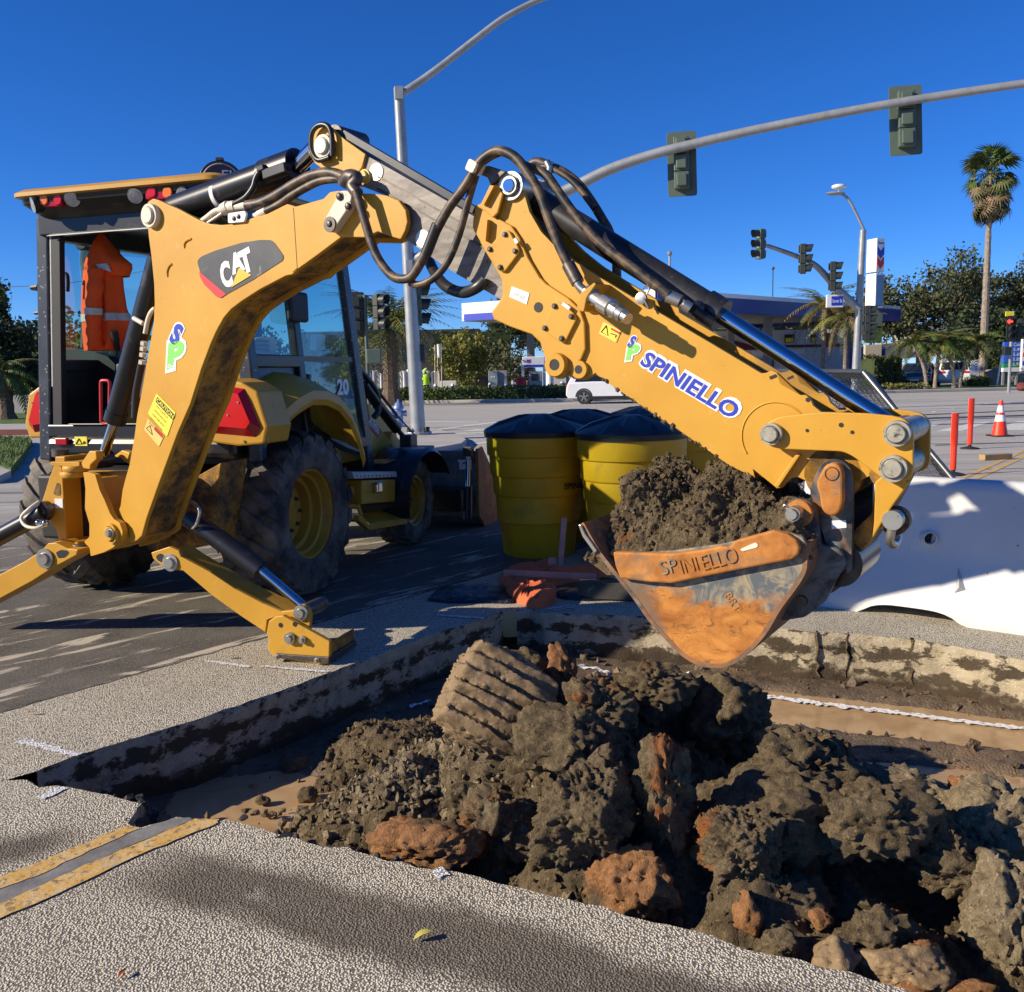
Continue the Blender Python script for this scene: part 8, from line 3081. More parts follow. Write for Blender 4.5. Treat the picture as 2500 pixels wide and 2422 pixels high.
b.lathe(pp_ + V((-0.75, -0.2, 0.7)), Z, [(0.32, 0), (0.32, 0.35), (0.25, 0.48), (0.001, 0.55)], 14)
b.build('waste_bin', MT['decal_red'], PU, smooth=40)
cb = base_at(1216, 966, 52)
CB = thing('utility_cabinet', cb, 'grey-green utility cabinet behind the clipped hedge', 'cabinet')
b = MB()
b.box(cb + V((-0.25, 0, 0.85)), 0.5, 0.75, 1.55)
b.build('cabinet_box', MT['cabinet'], CB, bevel=0.02)
b = MB()
b.box(cb + V((0.26, 0.1, 0.85)), 0.52, 0.75, 1.53)
b.build('cabinet_door', MT['grey_conc'], CB, bevel=0.02)
for dx in (-0.32, -0.18):
    b = MB()
    b.box(cb + V((dx, -0.385, 1.28)), 0.09, 0.01, 0.08)
    b.build('cabinet_label', MT['station_white'], CB)
cb2 = base_at(1096, 960, 54)
b = MB()
b.box(cb2 + Z * 0.6, 0.9, 0.6, 1.0)
b.build('electrical_box', MT['station_white'], None, bevel=0.03, label='small pale electrical box under the yellow-green tree', category='electrical box')
tk = base_at(1177, 968, 53)
b = MB()
b.lathe(tk, Z, [(0.36, 0.1), (0.36, 1.15), (0.30, 1.28), (0.001, 1.3)], 16)
b.build('storage_tank', MT['bark'], None, smooth=40, label='dark brown tank beside the utility cabinet', category='tank')
BL = [(1064, 'white bollard standing nearest the hi-vis worker'), (1106, 'white bollard beside the small electrical box'), (1197, 'white bollard touching the side of the utility cabinet'), (1236, 'white bollard just past the utility cabinet'), (1253, 'white bollard beside the fuel pump'), (1373, 'white bollard behind the white car')]
bo0 = None
for i, (u, lab) in enumerate(BL):
    p = base_at(u, 968, 51)
    if bo0 is None:
        bo0 = thing('bollard', p, lab, 'bollard', 'white bollards along the station hedge')
        b = MB()
        b.lathe(p, Z, [(0.10, 0.1), (0.10, 0.92), (0.06, 0.98), (0.001, 0.99)], 12)
        b.build('bollard_tube', MT['station_white'], bo0, smooth=40)
        b = MB()
        b.lathe(p, Z, [(0.104, 0.80), (0.104, 0.86)], 12, cap=False)
        b.build('bollard_band', MT['grey_conc'], bo0, smooth=40)
    else:
        c = copy_tree(bo0)
        c.location = p
        c['label'] = lab


def hedge(name, a, e, dep, hgt, leaf, label, seed, size=0.10, dens=260, core=True, cat='hedge', z0=0.1, base=None):
    a, e = V(a), V(e)
    d_ = (e - a).normalized()
    n_ = V((-d_.y, d_.x, 0))
    L_ = (e - a).length
    h_ = thing(name, (a + e) / 2, label, cat)
    r_ = np.random.RandomState(seed)
    if core:
        b = MB()
        b.prism([a + d_ * 0.08 + n_ * 0.08 + Z * z0, e - d_ * 0.08 + n_ * 0.08 + Z * z0, e - d_ * 0.08 + n_ * (dep - 0.08) + Z * z0, a + d_ * 0.08 + n_ * (dep - 0.08) + Z * z0], Z * (hgt - 0.08))
        b.build('hedge_core', MT['leaf_dark'], h_)
    n = int(dens * (L_ * hgt + L_ * dep))
    s1, s2, s3 = r_.uniform(0, L_, n), r_.uniform(0, dep, n), r_.uniform(0, hgt, n)
    side = r_.uniform(size=n) < hgt / (hgt + dep)
    s2 = np.where(side, r_.normal(size=n) * 0.04, s2)
    s3 = np.where(side, s3, hgt + r_.normal(size=n) * 0.05)
    C = np.array(a)[None] + s1[:, None] * np.array(d_)[None] + s2[:, None] * np.array(n_)[None]
    C[:, 2] += s3 + z0
    Vv, Ff = leafset(C, 0.03, 1, size, seed)
    part_np('foliage', Vv, Ff, MT[leaf], h_)
    return h_


hedge('hedge', base_at(930, 960, 50.4) + V((-3, 0.6, 0)), base_at(1440, 960, 49.2), 0.9, 0.62, 'leaf_green', 'long low clipped hedge along the far kerb in front of the station', 3, 0.09, 130)
hedge('ivy_building', base_at(1060, 900, 66), base_at(1250, 900, 66), 8, DY(1200, 812, 66).z, 'leaf_dark', 'dark ivy-covered building behind the yellow-green tree', 5, 0.16, 14, cat='building')
hedge('hedge', base_at(2133, 960, 54), base_at(2186, 960, 54.6), 1.4, 1.85, 'leaf_dark', 'tall clipped hedge block beside the station sign tower', 7, 0.09, 120)
hedge('hedge', base_at(2187, 960, 55), base_at(2205, 960, 55.2), 1.2, 1.85, 'leaf_green', 'narrow clipped shrub between the hedge block and the dark car', 8, 0.09, 120)
hedge('hedge', base_at(1560, 900, 98), base_at(2100, 900, 98), 3, DY(1800, 792, 98).z, 'leaf_olive', 'tall row of bushes visible under the canopy behind the store', 13, 0.3, 5)
hedge('low_shrub', base_at(2375, 930, 55), base_at(2420, 930, 55.5), 0.8, 0.55, 'leaf_yellow', 'low rounded brown-green shrub on the station lawn', 9, 0.08, 160, cat='shrub')
hedge('flower_bed', base_at(2165, 940, 51.4), base_at(2270, 940, 52.4), 0.6, 0.30, 'leaf_yellow', 'low flowering plants along the far kerb below the parked dark car', 11, 0.07, 160, cat='flower bed', core=False)

# trees and palms
palm(955, 1000, 47, 3.7, 0.42, 3.5, 0.55, 0.75, 60, 'large date palm with a thick trunk behind the lamp pole', ('frond', 'frond', 'leaf_yellow', 'frond'), 'bark', seed=3, up=(-0.55, 1.25))
palm(2008, 960, 60, 5.0, 0.16, 2.6, 0.75, 0.62, 26, 'slender queen palm with golden fronds in front of the store', ('leaf_yellow', 'leaf_gold', 'frond'), 'bark_pale', seed=8, up=(-0.5, 1.2))
palm(2062, 960, 58, 4.3, 0.15, 2.3, 0.85, 0.6, 24, 'queen palm with drooping brown fronds beside the far signal pole', ('leaf_yellow', 'frond', 'frond_dry'), 'bark_pale', seed=9, up=(-0.6, 1.1))
for i, (u, lean, hh_, lab, sd) in enumerate(((2262, -0.75, 2.6, 'pygmy date palm trunk leaning towards the dark parked car', 21), (2282, 0.25, 2.5, 'short upright pygmy date palm between the two parked cars', 22), (2330, -0.7, 2.7, 'pygmy date palm leaning in front of the white parked car', 23), (2342, 0.9, 2.6, 'pygmy date palm leaning away towards the price sign', 24))):
    palm(u, 945, 53.5, hh_, 0.11, 1.55, 0.75, 0.45, 20, lab, ('frond', 'leaf_yellow', 'leaf_green'), 'bark_pale', (lean, 0), sd, (-0.25, 1.1))
# tall fan palm
tfp = base_at(2398, 940, 62)
FPm = thing('fan_palm', tfp, 'very tall fan palm rising alone into the sky', 'palm tree')
ptop = DY(2419, 420, 62)
b = MB()
pts = [tfp.lerp(V((ptop.x, ptop.y, ptop.z)), k / 30) for k in range(31)]
b.tube(pts, [0.27 - 0.005 * k + (0.02 if k % 2 else 0) for k in range(31)], 10)
b.build('trunk', MT['bark_pale'], FPm, smooth=30)
r_ = random.Random(4)


def fan_mesh(mat, seed):
    rr2 = random.Random(seed)
    b = MB()
    b.tube([V((0, 0, 0)), V((0.6, 0, 0.08)), V((1.0, 0, 0.0))], 0.025, 4)
    for k in range(17):
        a_ = radians(-95 + 190 * k / 16)
        l_ = rr2.uniform(0.75, 1.05)
        d_ = V((cos(a_), sin(a_), -0.15))
        e_ = V((-sin(a_), cos(a_), 0)) * 0.055
        c_ = V((1.0, 0, 0))
        mid = c_ + d_ * l_ * 0.6
        b.face([c_, mid - e_, c_ + d_ * l_ - Z * 0.35 * l_, mid + e_])
    return b.build('frond', mat, fix=False)


protos = [fan_mesh(MT['frond'], 1), fan_mesh(MT['leaf_green'], 2), fan_mesh(MT['frond_dry'], 3)]
for i in range(84):
    dry = i >= 40
    pr = protos[2] if (dry and i % 3) else protos[i % 2]
    o = pr.copy() if pr.parent else pr
    if pr.parent:
        COL.objects.link(o)
    o.parent = FPm
    o.location = ptop - tfp - Z * (r_.uniform(0, 0.4) if not dry else r_.uniform(0.1, 1.5))
    el = r_.uniform(-0.5, 1.3) if not dry else r_.uniform(-1.35, -0.6)
    o.rotation_euler = (r_.uniform(-0.6, 0.6), -el, i * 2.4 + r_.uniform(-0.3, 0.3))
    s_ = r_.uniform(0.85, 1.15)
    o.scale = (s_, s_, s_)
tree(1128, 960, 53, 3.8, 1.25, 'yellow-green street tree with a forked pale trunk behind the hedge', 'leaf_yellow', 0.2, 31, 52, 60, 0.11, 0.11, 'bark_pale', 0.32, aspect=1.15)
tree(1190, 960, 60, 3.1, 2.2, 'golden-brown bushy tree against the ivy building', 'leaf_olive', 0.2, 32, 46, 55, 0.13, 0.11, 'bark', 0.25, aspect=1.3)
for i, (u, v, y, h_, cr, lab, lf_, sd) in enumerate(((1235, 900, 90, 8.6, 2.2, 'thin pine rising behind the canopy end', 'leaf_dark', 41), (1290, 900, 88, 8.6, 3.0, 'dense dark tree behind the fuel pump', 'leaf_dark', 42), (1345, 900, 95, 8.4, 2.6, 'rounded green tree beside the stick arm lug', 'leaf_green', 43),
        (2120, 900, 82, 8.2, 3.4, 'dark tree directly behind the station sign tower', 'leaf_dark', 44), (2190, 900, 80, 8.3, 3.6, 'spreading dark tree just beyond the station sign tower', 'leaf_olive', 45), (2250, 900, 84, 8.0, 3.0, 'shorter olive tree in the middle of the tree row', 'leaf_olive', 46), (2320, 900, 76, 9.8, 3.2, 'tallest grey-green tree of the row, beside the tall fan palm', 'leaf_olive', 47), (2372, 900, 82, 9.9, 2.4, 'narrow grey-green tree touching the fan palm trunk', 'leaf_dark', 48),
        (2478, 900, 78, 8.9, 2.6, 'grey-green tree above the red arrow signal', 'leaf_olive', 49), (2540, 900, 74, 9.0, 3.0, 'tree cut off by the picture edge behind the price sign', 'leaf_olive', 50), (2400, 910, 66, 5.0, 3.0, 'dense dark shrub tree below the fan palm', 'leaf_dark', 51), (2460, 910, 66, 4.4, 2.4, 'broad dark bush behind the price sign', 'leaf_green', 52))):
    tree(u, v, y, h_, cr, lab, lf_, 0.3, sd, 26, 105, 0.17, 0.17, 'bark', 0.46 if h_ > 6 else 0.05)
# trees at the far left
cf = base_at(10, 960, 48)
CF = thing('conifer', cf, 'pointed dark conifer at the far edge beside the cab', 'tree')
b = MB()
b.cyl(cf, cf + Z * 6.0, 0.2, 8, 0.05)
b.build('trunk', MT['bark'], CF, smooth=60)
r_ = np.random.RandomState(9)
n = 150
zz_ = r_.uniform(0.8, 6.6, n)
rad = (6.7 - zz_) * 0.27 * np.sqrt(r_.uniform(0.2, 1, n))
an = r_.uniform(0, 2 * pi, n)
C = np.stack([cf.x + np.cos(an) * rad, cf.y + np.sin(an) * rad, zz_], 1)
Vv, Ff = leafset(C, 0.16, 34, 0.13, 9)
part_np('crown', Vv, Ff, MT['leaf_dark'], CF)
tree(52, 980, 46, 4.7, 1.9, 'rounded olive tree between the conifer and the cab', 'leaf_olive', 0.1, 61, 40, 55, 0.14, 0.13, 'bark', 0.2)
tree(88, 980, 50, 4.6, 1.5, 'open dark tree half hidden by the cab post', 'leaf_dark', 0.1, 62, 24, 40, 0.13, 0.11, 'bark', 0.3)
tree(-40, 980, 44, 5.2, 2.2, 'dark tree cut off by the edge of the picture', 'leaf_dark', 0.1, 63, 40, 50, 0.15, 0.14, 'bark', 0.1)
palm(16, 1000, 36, 1.9, 0.30, 1.6, 0.7, 0.35, 22, 'short palm with a thick dark trunk in front of the garden wall', ('frond', 'leaf_green'), 'bark', seed=30, up=(-0.5, 1.1))
hz = [-14, 140]
# trees reflected and seen through the cab glass
tree(250, 960, 40, 4.6, 2.0, 'bushy tree visible only through the cab windows', 'leaf_green', 0.1, 64, 36, 46, 0.14, 0.13, 'bark', 0.2)
tree(640, 960, 50, 4.4, 2.4, 'tree seen through the lower cab door glass', 'leaf_dark', 0.1, 65, 36, 46, 0.14, 0.13, 'bark', 0.15)

# white trailer building at the far left
rv = base_at(100, 955, 52)
RV = thing('white_trailer', rv, 'white trailer with a band of windows beyond the garden wall', 'trailer')
b = MB()
b.box(rv + V((0.3, 1.2, 1.55)), 3.0, 2.3, 2.0)
b.build('trailer_body', MT['station_white'], RV, bevel=0.08)
for dx in (-0.75, 0.0, 0.75):
    b = MB()
    b.box(rv + V((dx, 0.03, 2.05)), 0.5, 0.05, 0.4)
    b.build('window', MT['dark_glass'], RV, bevel=0.02)
for k in range(4):
    b = MB()
    b.box(rv + V((0.3, 0.035, 0.8 + 0.18 * k)), 2.9, 0.03, 0.03)
    b.build('siding_rib', MT['wall_grey'], RV)
for dx in (-0.6, 0.9):
    b = MB()
    b.cyl(rv + V((dx, 0.1, 0.35)), rv + V((dx, 0.35, 0.35)), 0.34, 18)
    b.build('wheel', MT['rubber'], RV, smooth=40)

# overpass behind the trees
ox0, ox1 = DY(2030, 850, 100).x, DY(2560, 850, 100).x
OVb = thing('overpass', V(((ox0 + ox1) / 2, 100, 0)), 'long beige concrete overpass behind the trees', 'overpass')
b = MB()
b.prism([V((ox0, 100, DY(2050, 890, 100).z)), V((ox1, 100, DY(2560, 845, 100).z)), V((ox1, 100, DY(2560, 795, 100).z)), V((ox0, 100, DY(2050, 855, 100).z))], Y * 8)
b.build('deck_wall', MT['beige'], OVb)
b = MB()
b.prism([V((ox0 + 9, 100.4, DY(2150, 845, 100).z)), V((ox1, 100.4, DY(2560, 800, 100).z)), V((ox1, 100.4, DY(2560, 768, 100).z)), V((ox0 + 9, 100.4, DY(2250, 790, 100).z))], Y * 6)
b.build('parapet', MT['grey_conc'], OVb)
for k in range(5):
    b = MB()
    b.box(V((ox0 + (ox1 - ox0) * (0.1 + 0.2 * k), 104, 1.3)), 1.0, 1.4, 3.4)
    b.build('pier', MT['grey_conc'], OVb)
b = MB()
b.box(V((DY(2115, 900, 70).x, 70, 1.4)), 2.6, 0.4, 2.8)
b.build('blue_wall', MT['station_blue'], None, label='dark blue wall panel seen between the signal pole and the sign tower', category='wall')

# price sign, arrow signal and neighbours at the picture edge
ps = base_at(2472, 940, 57)
PS = thing('price_sign', ps, 'blue and green price board on the station lawn at the picture edge', 'sign')
zt_, zb_ = DY(2470, 835, 57).z, DY(2470, 908, 57).z
sx_ = DY(2448, 870, 57).x
ex_ = DY(2494, 870, 57).x
hh_ = zt_ - zb_
for f0, f1, mt in ((0.30, 1.0, 'price_blue'), (0.155, 0.29, 'price_green'), (0.0, 0.145, 'station_white')):
    if mt not in MT:
        MT[mt] = M_basic(mt, (0.03, 0.12, 0.55) if mt == 'price_blue' else (0.02, 0.30, 0.12), 0.35, var=0.05)
    b = MB()
    b.box(V(((sx_ + ex_) / 2, 57, zb_ + hh_ * (f0 + f1) / 2)), ex_ - sx_, 0.25, hh_ * (f1 - f0))
    b.build('sign_panel', MT[mt], PS, bevel=0.02)
for k, tx_ in enumerate(('Cash', '5.49', '5.69', '5.89', '5.99')):
    text('lettering', tx_, V((sx_ + 0.55, 56.868, zb_ + hh_ * (0.86 - 0.165 * k))), X, Z, 0.5, 0.2, MT['decal_white'], PS, bold=0.01)
for dx in (0.1, 0.9):
    b = MB()
    b.box(V((sx_ + dx, 57.05, zb_ / 2)), 0.12, 0.12, zb_)
    b.build('sign_post', MT['pole'], PS)
ps2 = base_at(2508, 940, 56)
b = MB()
b.box(ps2 + Z * (zb_ + hh_ * 0.55), 0.9, 0.2, hh_ * 1.05)
wsn_ = b.build('sign_panel', MT['station_white'], None, label='white sign with red and blue marks cut off by the picture edge', category='sign')
wsn_.name = 'white_sign'
for k, mt in enumerate(('decal_blue', 'decal_red', 'decal_blue')):
    b = MB()
    b.box(ps2 + V((-0.2, -0.11, zb_ + hh_ * (0.85 - 0.28 * k))), 0.4, 0.02, 0.25)
    q_ = b.build('sign_mark', MT[mt], wsn_)
    q_.parent = wsn_
asg = base_at(2462, 962, 48)
AS = thing('signal_post', asg, 'signal post with a lit red arrow at the picture edge', 'signal post')
b = MB()
b.cyl(asg, V((DY(2472, 765, 48).x, 48, DY(2472, 765, 48).z)), 0.075, 12)
b.build('pole_shaft', MT['pole'], AS, smooth=50)
t = NT('red_arrow_light')
em = t.b
MT['arrow'] = t.out((0.9, 0.02, 0.01), 0.4, **{'Emission Color': (1, 0.02, 0.01, 1), 'Emission Strength': 6.0})
signal(2466, 803, 47.7, 0.05, '', 0.48, 1.02, parent=AS, mat='signal_dark', lens=[MT['signal_dark']] * 3)
ac = DY(2466, 785, 47.42)
b = MB()
b.prism([ac + V((x_, 0, z_)) for x_, z_ in ((-0.14, 0), (-0.02, 0.12), (-0.02, 0.04), (0.13, 0.04), (0.13, -0.04), (-0.02, -0.04), (-0.02, -0.12))], -Y * 0.02)
b.build('arrow_light', MT['arrow'], AS)
signal(2490, 803, 48.0, 1.2, '', 0.0, 1.02, parent=AS, mat='signal_dark')
b = MB()
b.box(DY(2458, 857, 47.8), 0.36, 0.3, 0.42)
b.build('walk_signal', MT['signal_dark'], AS, bevel=0.03)
b = MB()
b.box(DY(2465, 766, 47.9), 0.42, 0.05, 0.24)
b.build('sign_plate', MT['decal_lemon'], AS)
b = MB()
a, e = base_at(2433, 935, 54), DY(2446, 865, 54)
b.cyl(a, e, 0.05, 8)
b.build('leaning_pole', MT['station_white'], None, smooth=50, label='thin white pole leaning in front of the price board', category='pole')
bq_ = base_at(2465, 930, 58)
ve, ff = lump_mesh(bq_ + Z * 0.6, 1.6, 0.6, 0.75, 91, 4, 0.7)
np_obj('boulder', ve, ff, MT['bark_pale'], 60, tuple(bq_), label='brown boulder under the price board', category='boulder')
hv = base_at(2498, 955, 50)
ve, ff = lump_mesh(hv + Z * 0.2, 0.35, 0.3, 0.22, 92, 3, 1.0)
np_obj('red_bundle', ve, ff, MT['kerb_red'], 60, tuple(hv), label='small red-brown bundle on the kerb at the picture edge', category='bundle')

# round restaurant sign behind the cab
rc = DY(540, 446, 45)
RS = thing('round_sign', V((rc.x, 45, 0)), 'round dark maroon restaurant sign rising above the cab roof', 'sign')
b = MB()
b.cyl(V((rc.x, 45.2, 0)), V((rc.x, 45.2, rc.z - 0.9)), 0.14, 12)
b.build('sign_post', MT['pole'], RS, smooth=50)
b = MB()
b.lathe(rc, V((-0.25, 1, 0)), [(0.001, 0.0), (0.98, 0.0), (1.0, 0.02), (1.0, 0.45), (0.001, 0.45)], 48)
b.build('sign_drum', M_basic('sign_drum_dark', (0.035, 0.025, 0.03), 0.4), RS, smooth=40)
b = MB()
fd = V((0.25, -1, 0)).normalized()
fe = Z.cross(fd).normalized()
b.tube([rc + fd * 0.02 + fe * (cos(a_) * 0.84) + Z * (sin(a_) * 0.84) for a_ in [k * pi / 24 for k in range(49)]], 0.03, 6)
b.build('sign_ring', M_basic('sign_ring_grey', (0.36, 0.34, 0.36), 0.5), RS, smooth=60)
b = MB()
b.lathe(rc + fd * 0.01, fd, [(0.001, 0.004), (0.8, 0.004), (0.8, 0.0)], 40)
b.build('sign_face', M_basic('sign_maroon', (0.06, 0.018, 0.03), 0.4), RS)
text('lettering', 'El', rc + fd * 0.025 + fe * 0.06 + Z * 0.18, fe, Z, 0.42, 0.38, MT['wall_grey'], RS, bold=0.01)
b = MB()
b.tube(smoothpath([rc + fd * 0.03 + fe * x_ + Z * z_ for x_, z_ in ((-0.55, 0.22), (-0.4, 0.24), (-0.25, 0.15), (-0.1, 0.02))], 4), 0.035, 6)
b.build('sign_flourish', MT['wall_grey'], RS, smooth=60)
b = MB()
b.box(rc + Z * 1.04, 0.3, 0.3, 0.12)
b.build('sign_cap', MT['black_matte'], RS)
# small blue sign above the stick
bs = DY(1382, 582, 70)
BS = thing('blue_sign', V((bs.x, 70, 0)), 'small blue and white sign peeking between the stick and its cylinder', 'sign')
b = MB()
b.cyl(V((bs.x, 70.1, 0)), V((bs.x, 70.1, bs.z)), 0.12, 10)
b.build('sign_post', MT['pole'], BS, smooth=50)
b = MB()
b.prism(rounded([bs + V((i * 0.73, 0, j * 0.56)) for i, j in ((-1, -1), (1, -1), (1, 1), (-1, 1))], 0.1), Y * 0.2)
b.build('sign_box', MT['station_white'], BS, bevel=0.02)
b = MB()
b.prism(rounded([bs + V((i * 0.60, -0.004, j * 0.42)) for i, j in ((-1, -1), (1, -1), (1, 1), (-1, 1))], 0.08), -Y * 0.01)
b.build('sign_face', MT['decal_blue'], BS)
text('lettering', '000', bs + V((-0.45, -0.018, -0.2)), X, Z, 0.94, 0.42, MT['decal_white'], BS, bold=0.02)
# vent stack and thin aerial
b = MB()
p = DY(1634, 700, 50)
b.cyl(V((p.x, 50, 0)), V((DY(1635, 625, 50).x, 50, DY(1635, 625, 50).z)), 0.06, 10)
b.lathe(V((DY(1635, 625, 50).x, 50, DY(1635, 625, 50).z)), Z, [(0.06, 0), (0.12, 0.05), (0.12, 0.2), (0.001, 0.28)], 12)
b.build('vent_stack', MT['pole'], None, smooth=50, label='slim grey vent stack rising behind the stick cylinder', category='vent stack')
b = MB()
p = DY(1886, 740, 70)
b.cyl(V((p.x, 70, 4)), V((p.x, 70, DY(1886, 655, 70).z)), 0.035, 6)
b.ball(V((p.x, 70, DY(1886, 655, 70).z)), 0.12)
b.build('aerial', MT['bolt'], None, smooth=50, label='thin aerial mast standing above the station canopy', category='aerial')
# pipework and wrapped site fence behind the lamp pole
pw = base_at(1072, 965, 52)
PW = thing('pipe_rack', pw, 'beige vertical pipe rack with a white canister beside the yellow-green tree', 'pipe rack')
for u in (1062, 1068, 1078):
    b = MB()
    b.cyl(V((DY(u, 930, 52).x, 52, 0.1)), V((DY(u, 850, 52).x, 52, DY(u, 842 if u != 1068 else 870, 52).z)), 0.035, 8)
    b.build('pipe', MT['beige'], PW, smooth=50)
b = MB()
q_ = DY(1072, 856, 51.8)
b.cyl(q_ - Z * 0.4, q_ + Z * 0.35, 0.11, 12)
b.build('canister', MT['station_white'], PW, smooth=50)
a, e = base_at(860, 950, 60), base_at(1075, 950, 59)
b = MB()
N_ = 160
P0_, P1_ = [], []
for k in range(N_ + 1):
    q_ = a.lerp(e, k / N_) + V((0, 0.10 * sin(k * 0.9) + 0.1 * sin(k * 0.31), 0))
    P0_.append(q_)
    P1_.append(q_ + Z * (1.72 + 0.10 * sin(k * 0.2) + 0.06 * sin(k * 0.43)))
b.loft([P0_, P1_], closed=False, cap=False)
b.build('wrapped_fence', MT['plastic_wrap'], None, smooth=60, label='site fence wrapped in white plastic sheeting behind the worker', category='fence')
b = MB()
b.box(V(((a.x + e.x) / 2 - 2, 72, 2.4)), 14, 4, 4.6)
bd2 = b.build('dark_building', M_basic('dark_facade', (0.05, 0.048, 0.045), 0.7), None, label='dark low building behind the date palm', category='building')
for k in range(7):
    b = MB()
    b.box(V(((a.x + e.x) / 2 - 8 + 2 * k, 69.97, 3.0)), 1.4, 0.08, 1.1)
    w_ = b.build('window', MT['dark_glass'], bd2)
    w_.parent = bd2

# worker
wk = base_at(1041, 962, 57)
WK = thing('person', wk, 'worker in a lime hi-vis vest standing by the wrapped fence', 'person')
me = bpy.data.meshes.new('body')
J = [(0, 0, 0.95), (0, 0, 1.20), (0, 0, 1.42), (0, 0, 1.52), (0, 0.0, 1.66), (0.1, 0, 0.90), (0.12, 0.02, 0.5), (0.12, 0.05, 0.06), (-0.1, 0, 0.90), (-0.13, -0.03, 0.5), (-0.15, 0.0, 0.06), (0.2, 0, 1.40), (0.27, -0.02, 1.14), (0.30, -0.15, 0.96), (-0.2, 0, 1.40), (-0.28, 0, 1.14), (-0.30, -0.16, 0.98)]
Ed = [(0, 1), (1, 2), (2, 3), (3, 4), (0, 5), (5, 6), (6, 7), (0, 8), (8, 9), (9, 10), (2, 11), (11, 12), (12, 13), (2, 14), (14, 15), (15, 16)]
Rd = [0.15, 0.16, 0.17, 0.06, 0.105, 0.1, 0.075, 0.055, 0.1, 0.075, 0.055, 0.075, 0.055, 0.04, 0.075, 0.055, 0.04]
me.from_pydata(J, Ed, [])
bo = bpy.data.objects.new('body', me)
COL.objects.link(bo)
bo.parent = WK
sk_ = bo.modifiers.new('s', 'SKIN')
for i, sv in enumerate(me.skin_vertices[0].data):
    sv.radius = (Rd[i], Rd[i])
    sv.use_root = (i == 0)
bo.modifiers.new('d', 'SUBSURF').render_levels = 2
me.materials.append(M_basic('work_trousers', (0.03, 0.035, 0.05), 0.8))
b = MB()
b.loft([[wk + V((cos(2 * pi * k / 16) * rx_, sin(2 * pi * k / 16) * ry_, z_)) for k in range(16)] for z_, rx_, ry_ in ((0.86, 0.20, 0.17), (1.05, 0.20, 0.18), (1.3, 0.23, 0.19), (1.42, 0.24, 0.16), (1.49, 0.10, 0.09))])
b.build('vest', MT['hivis'], WK, smooth=50)
b = MB()
b.ball(wk + Z * 1.74, 0.125, 0.145, 0.10)
b.build('hard_hat', MT['hivis'], WK, smooth=60)


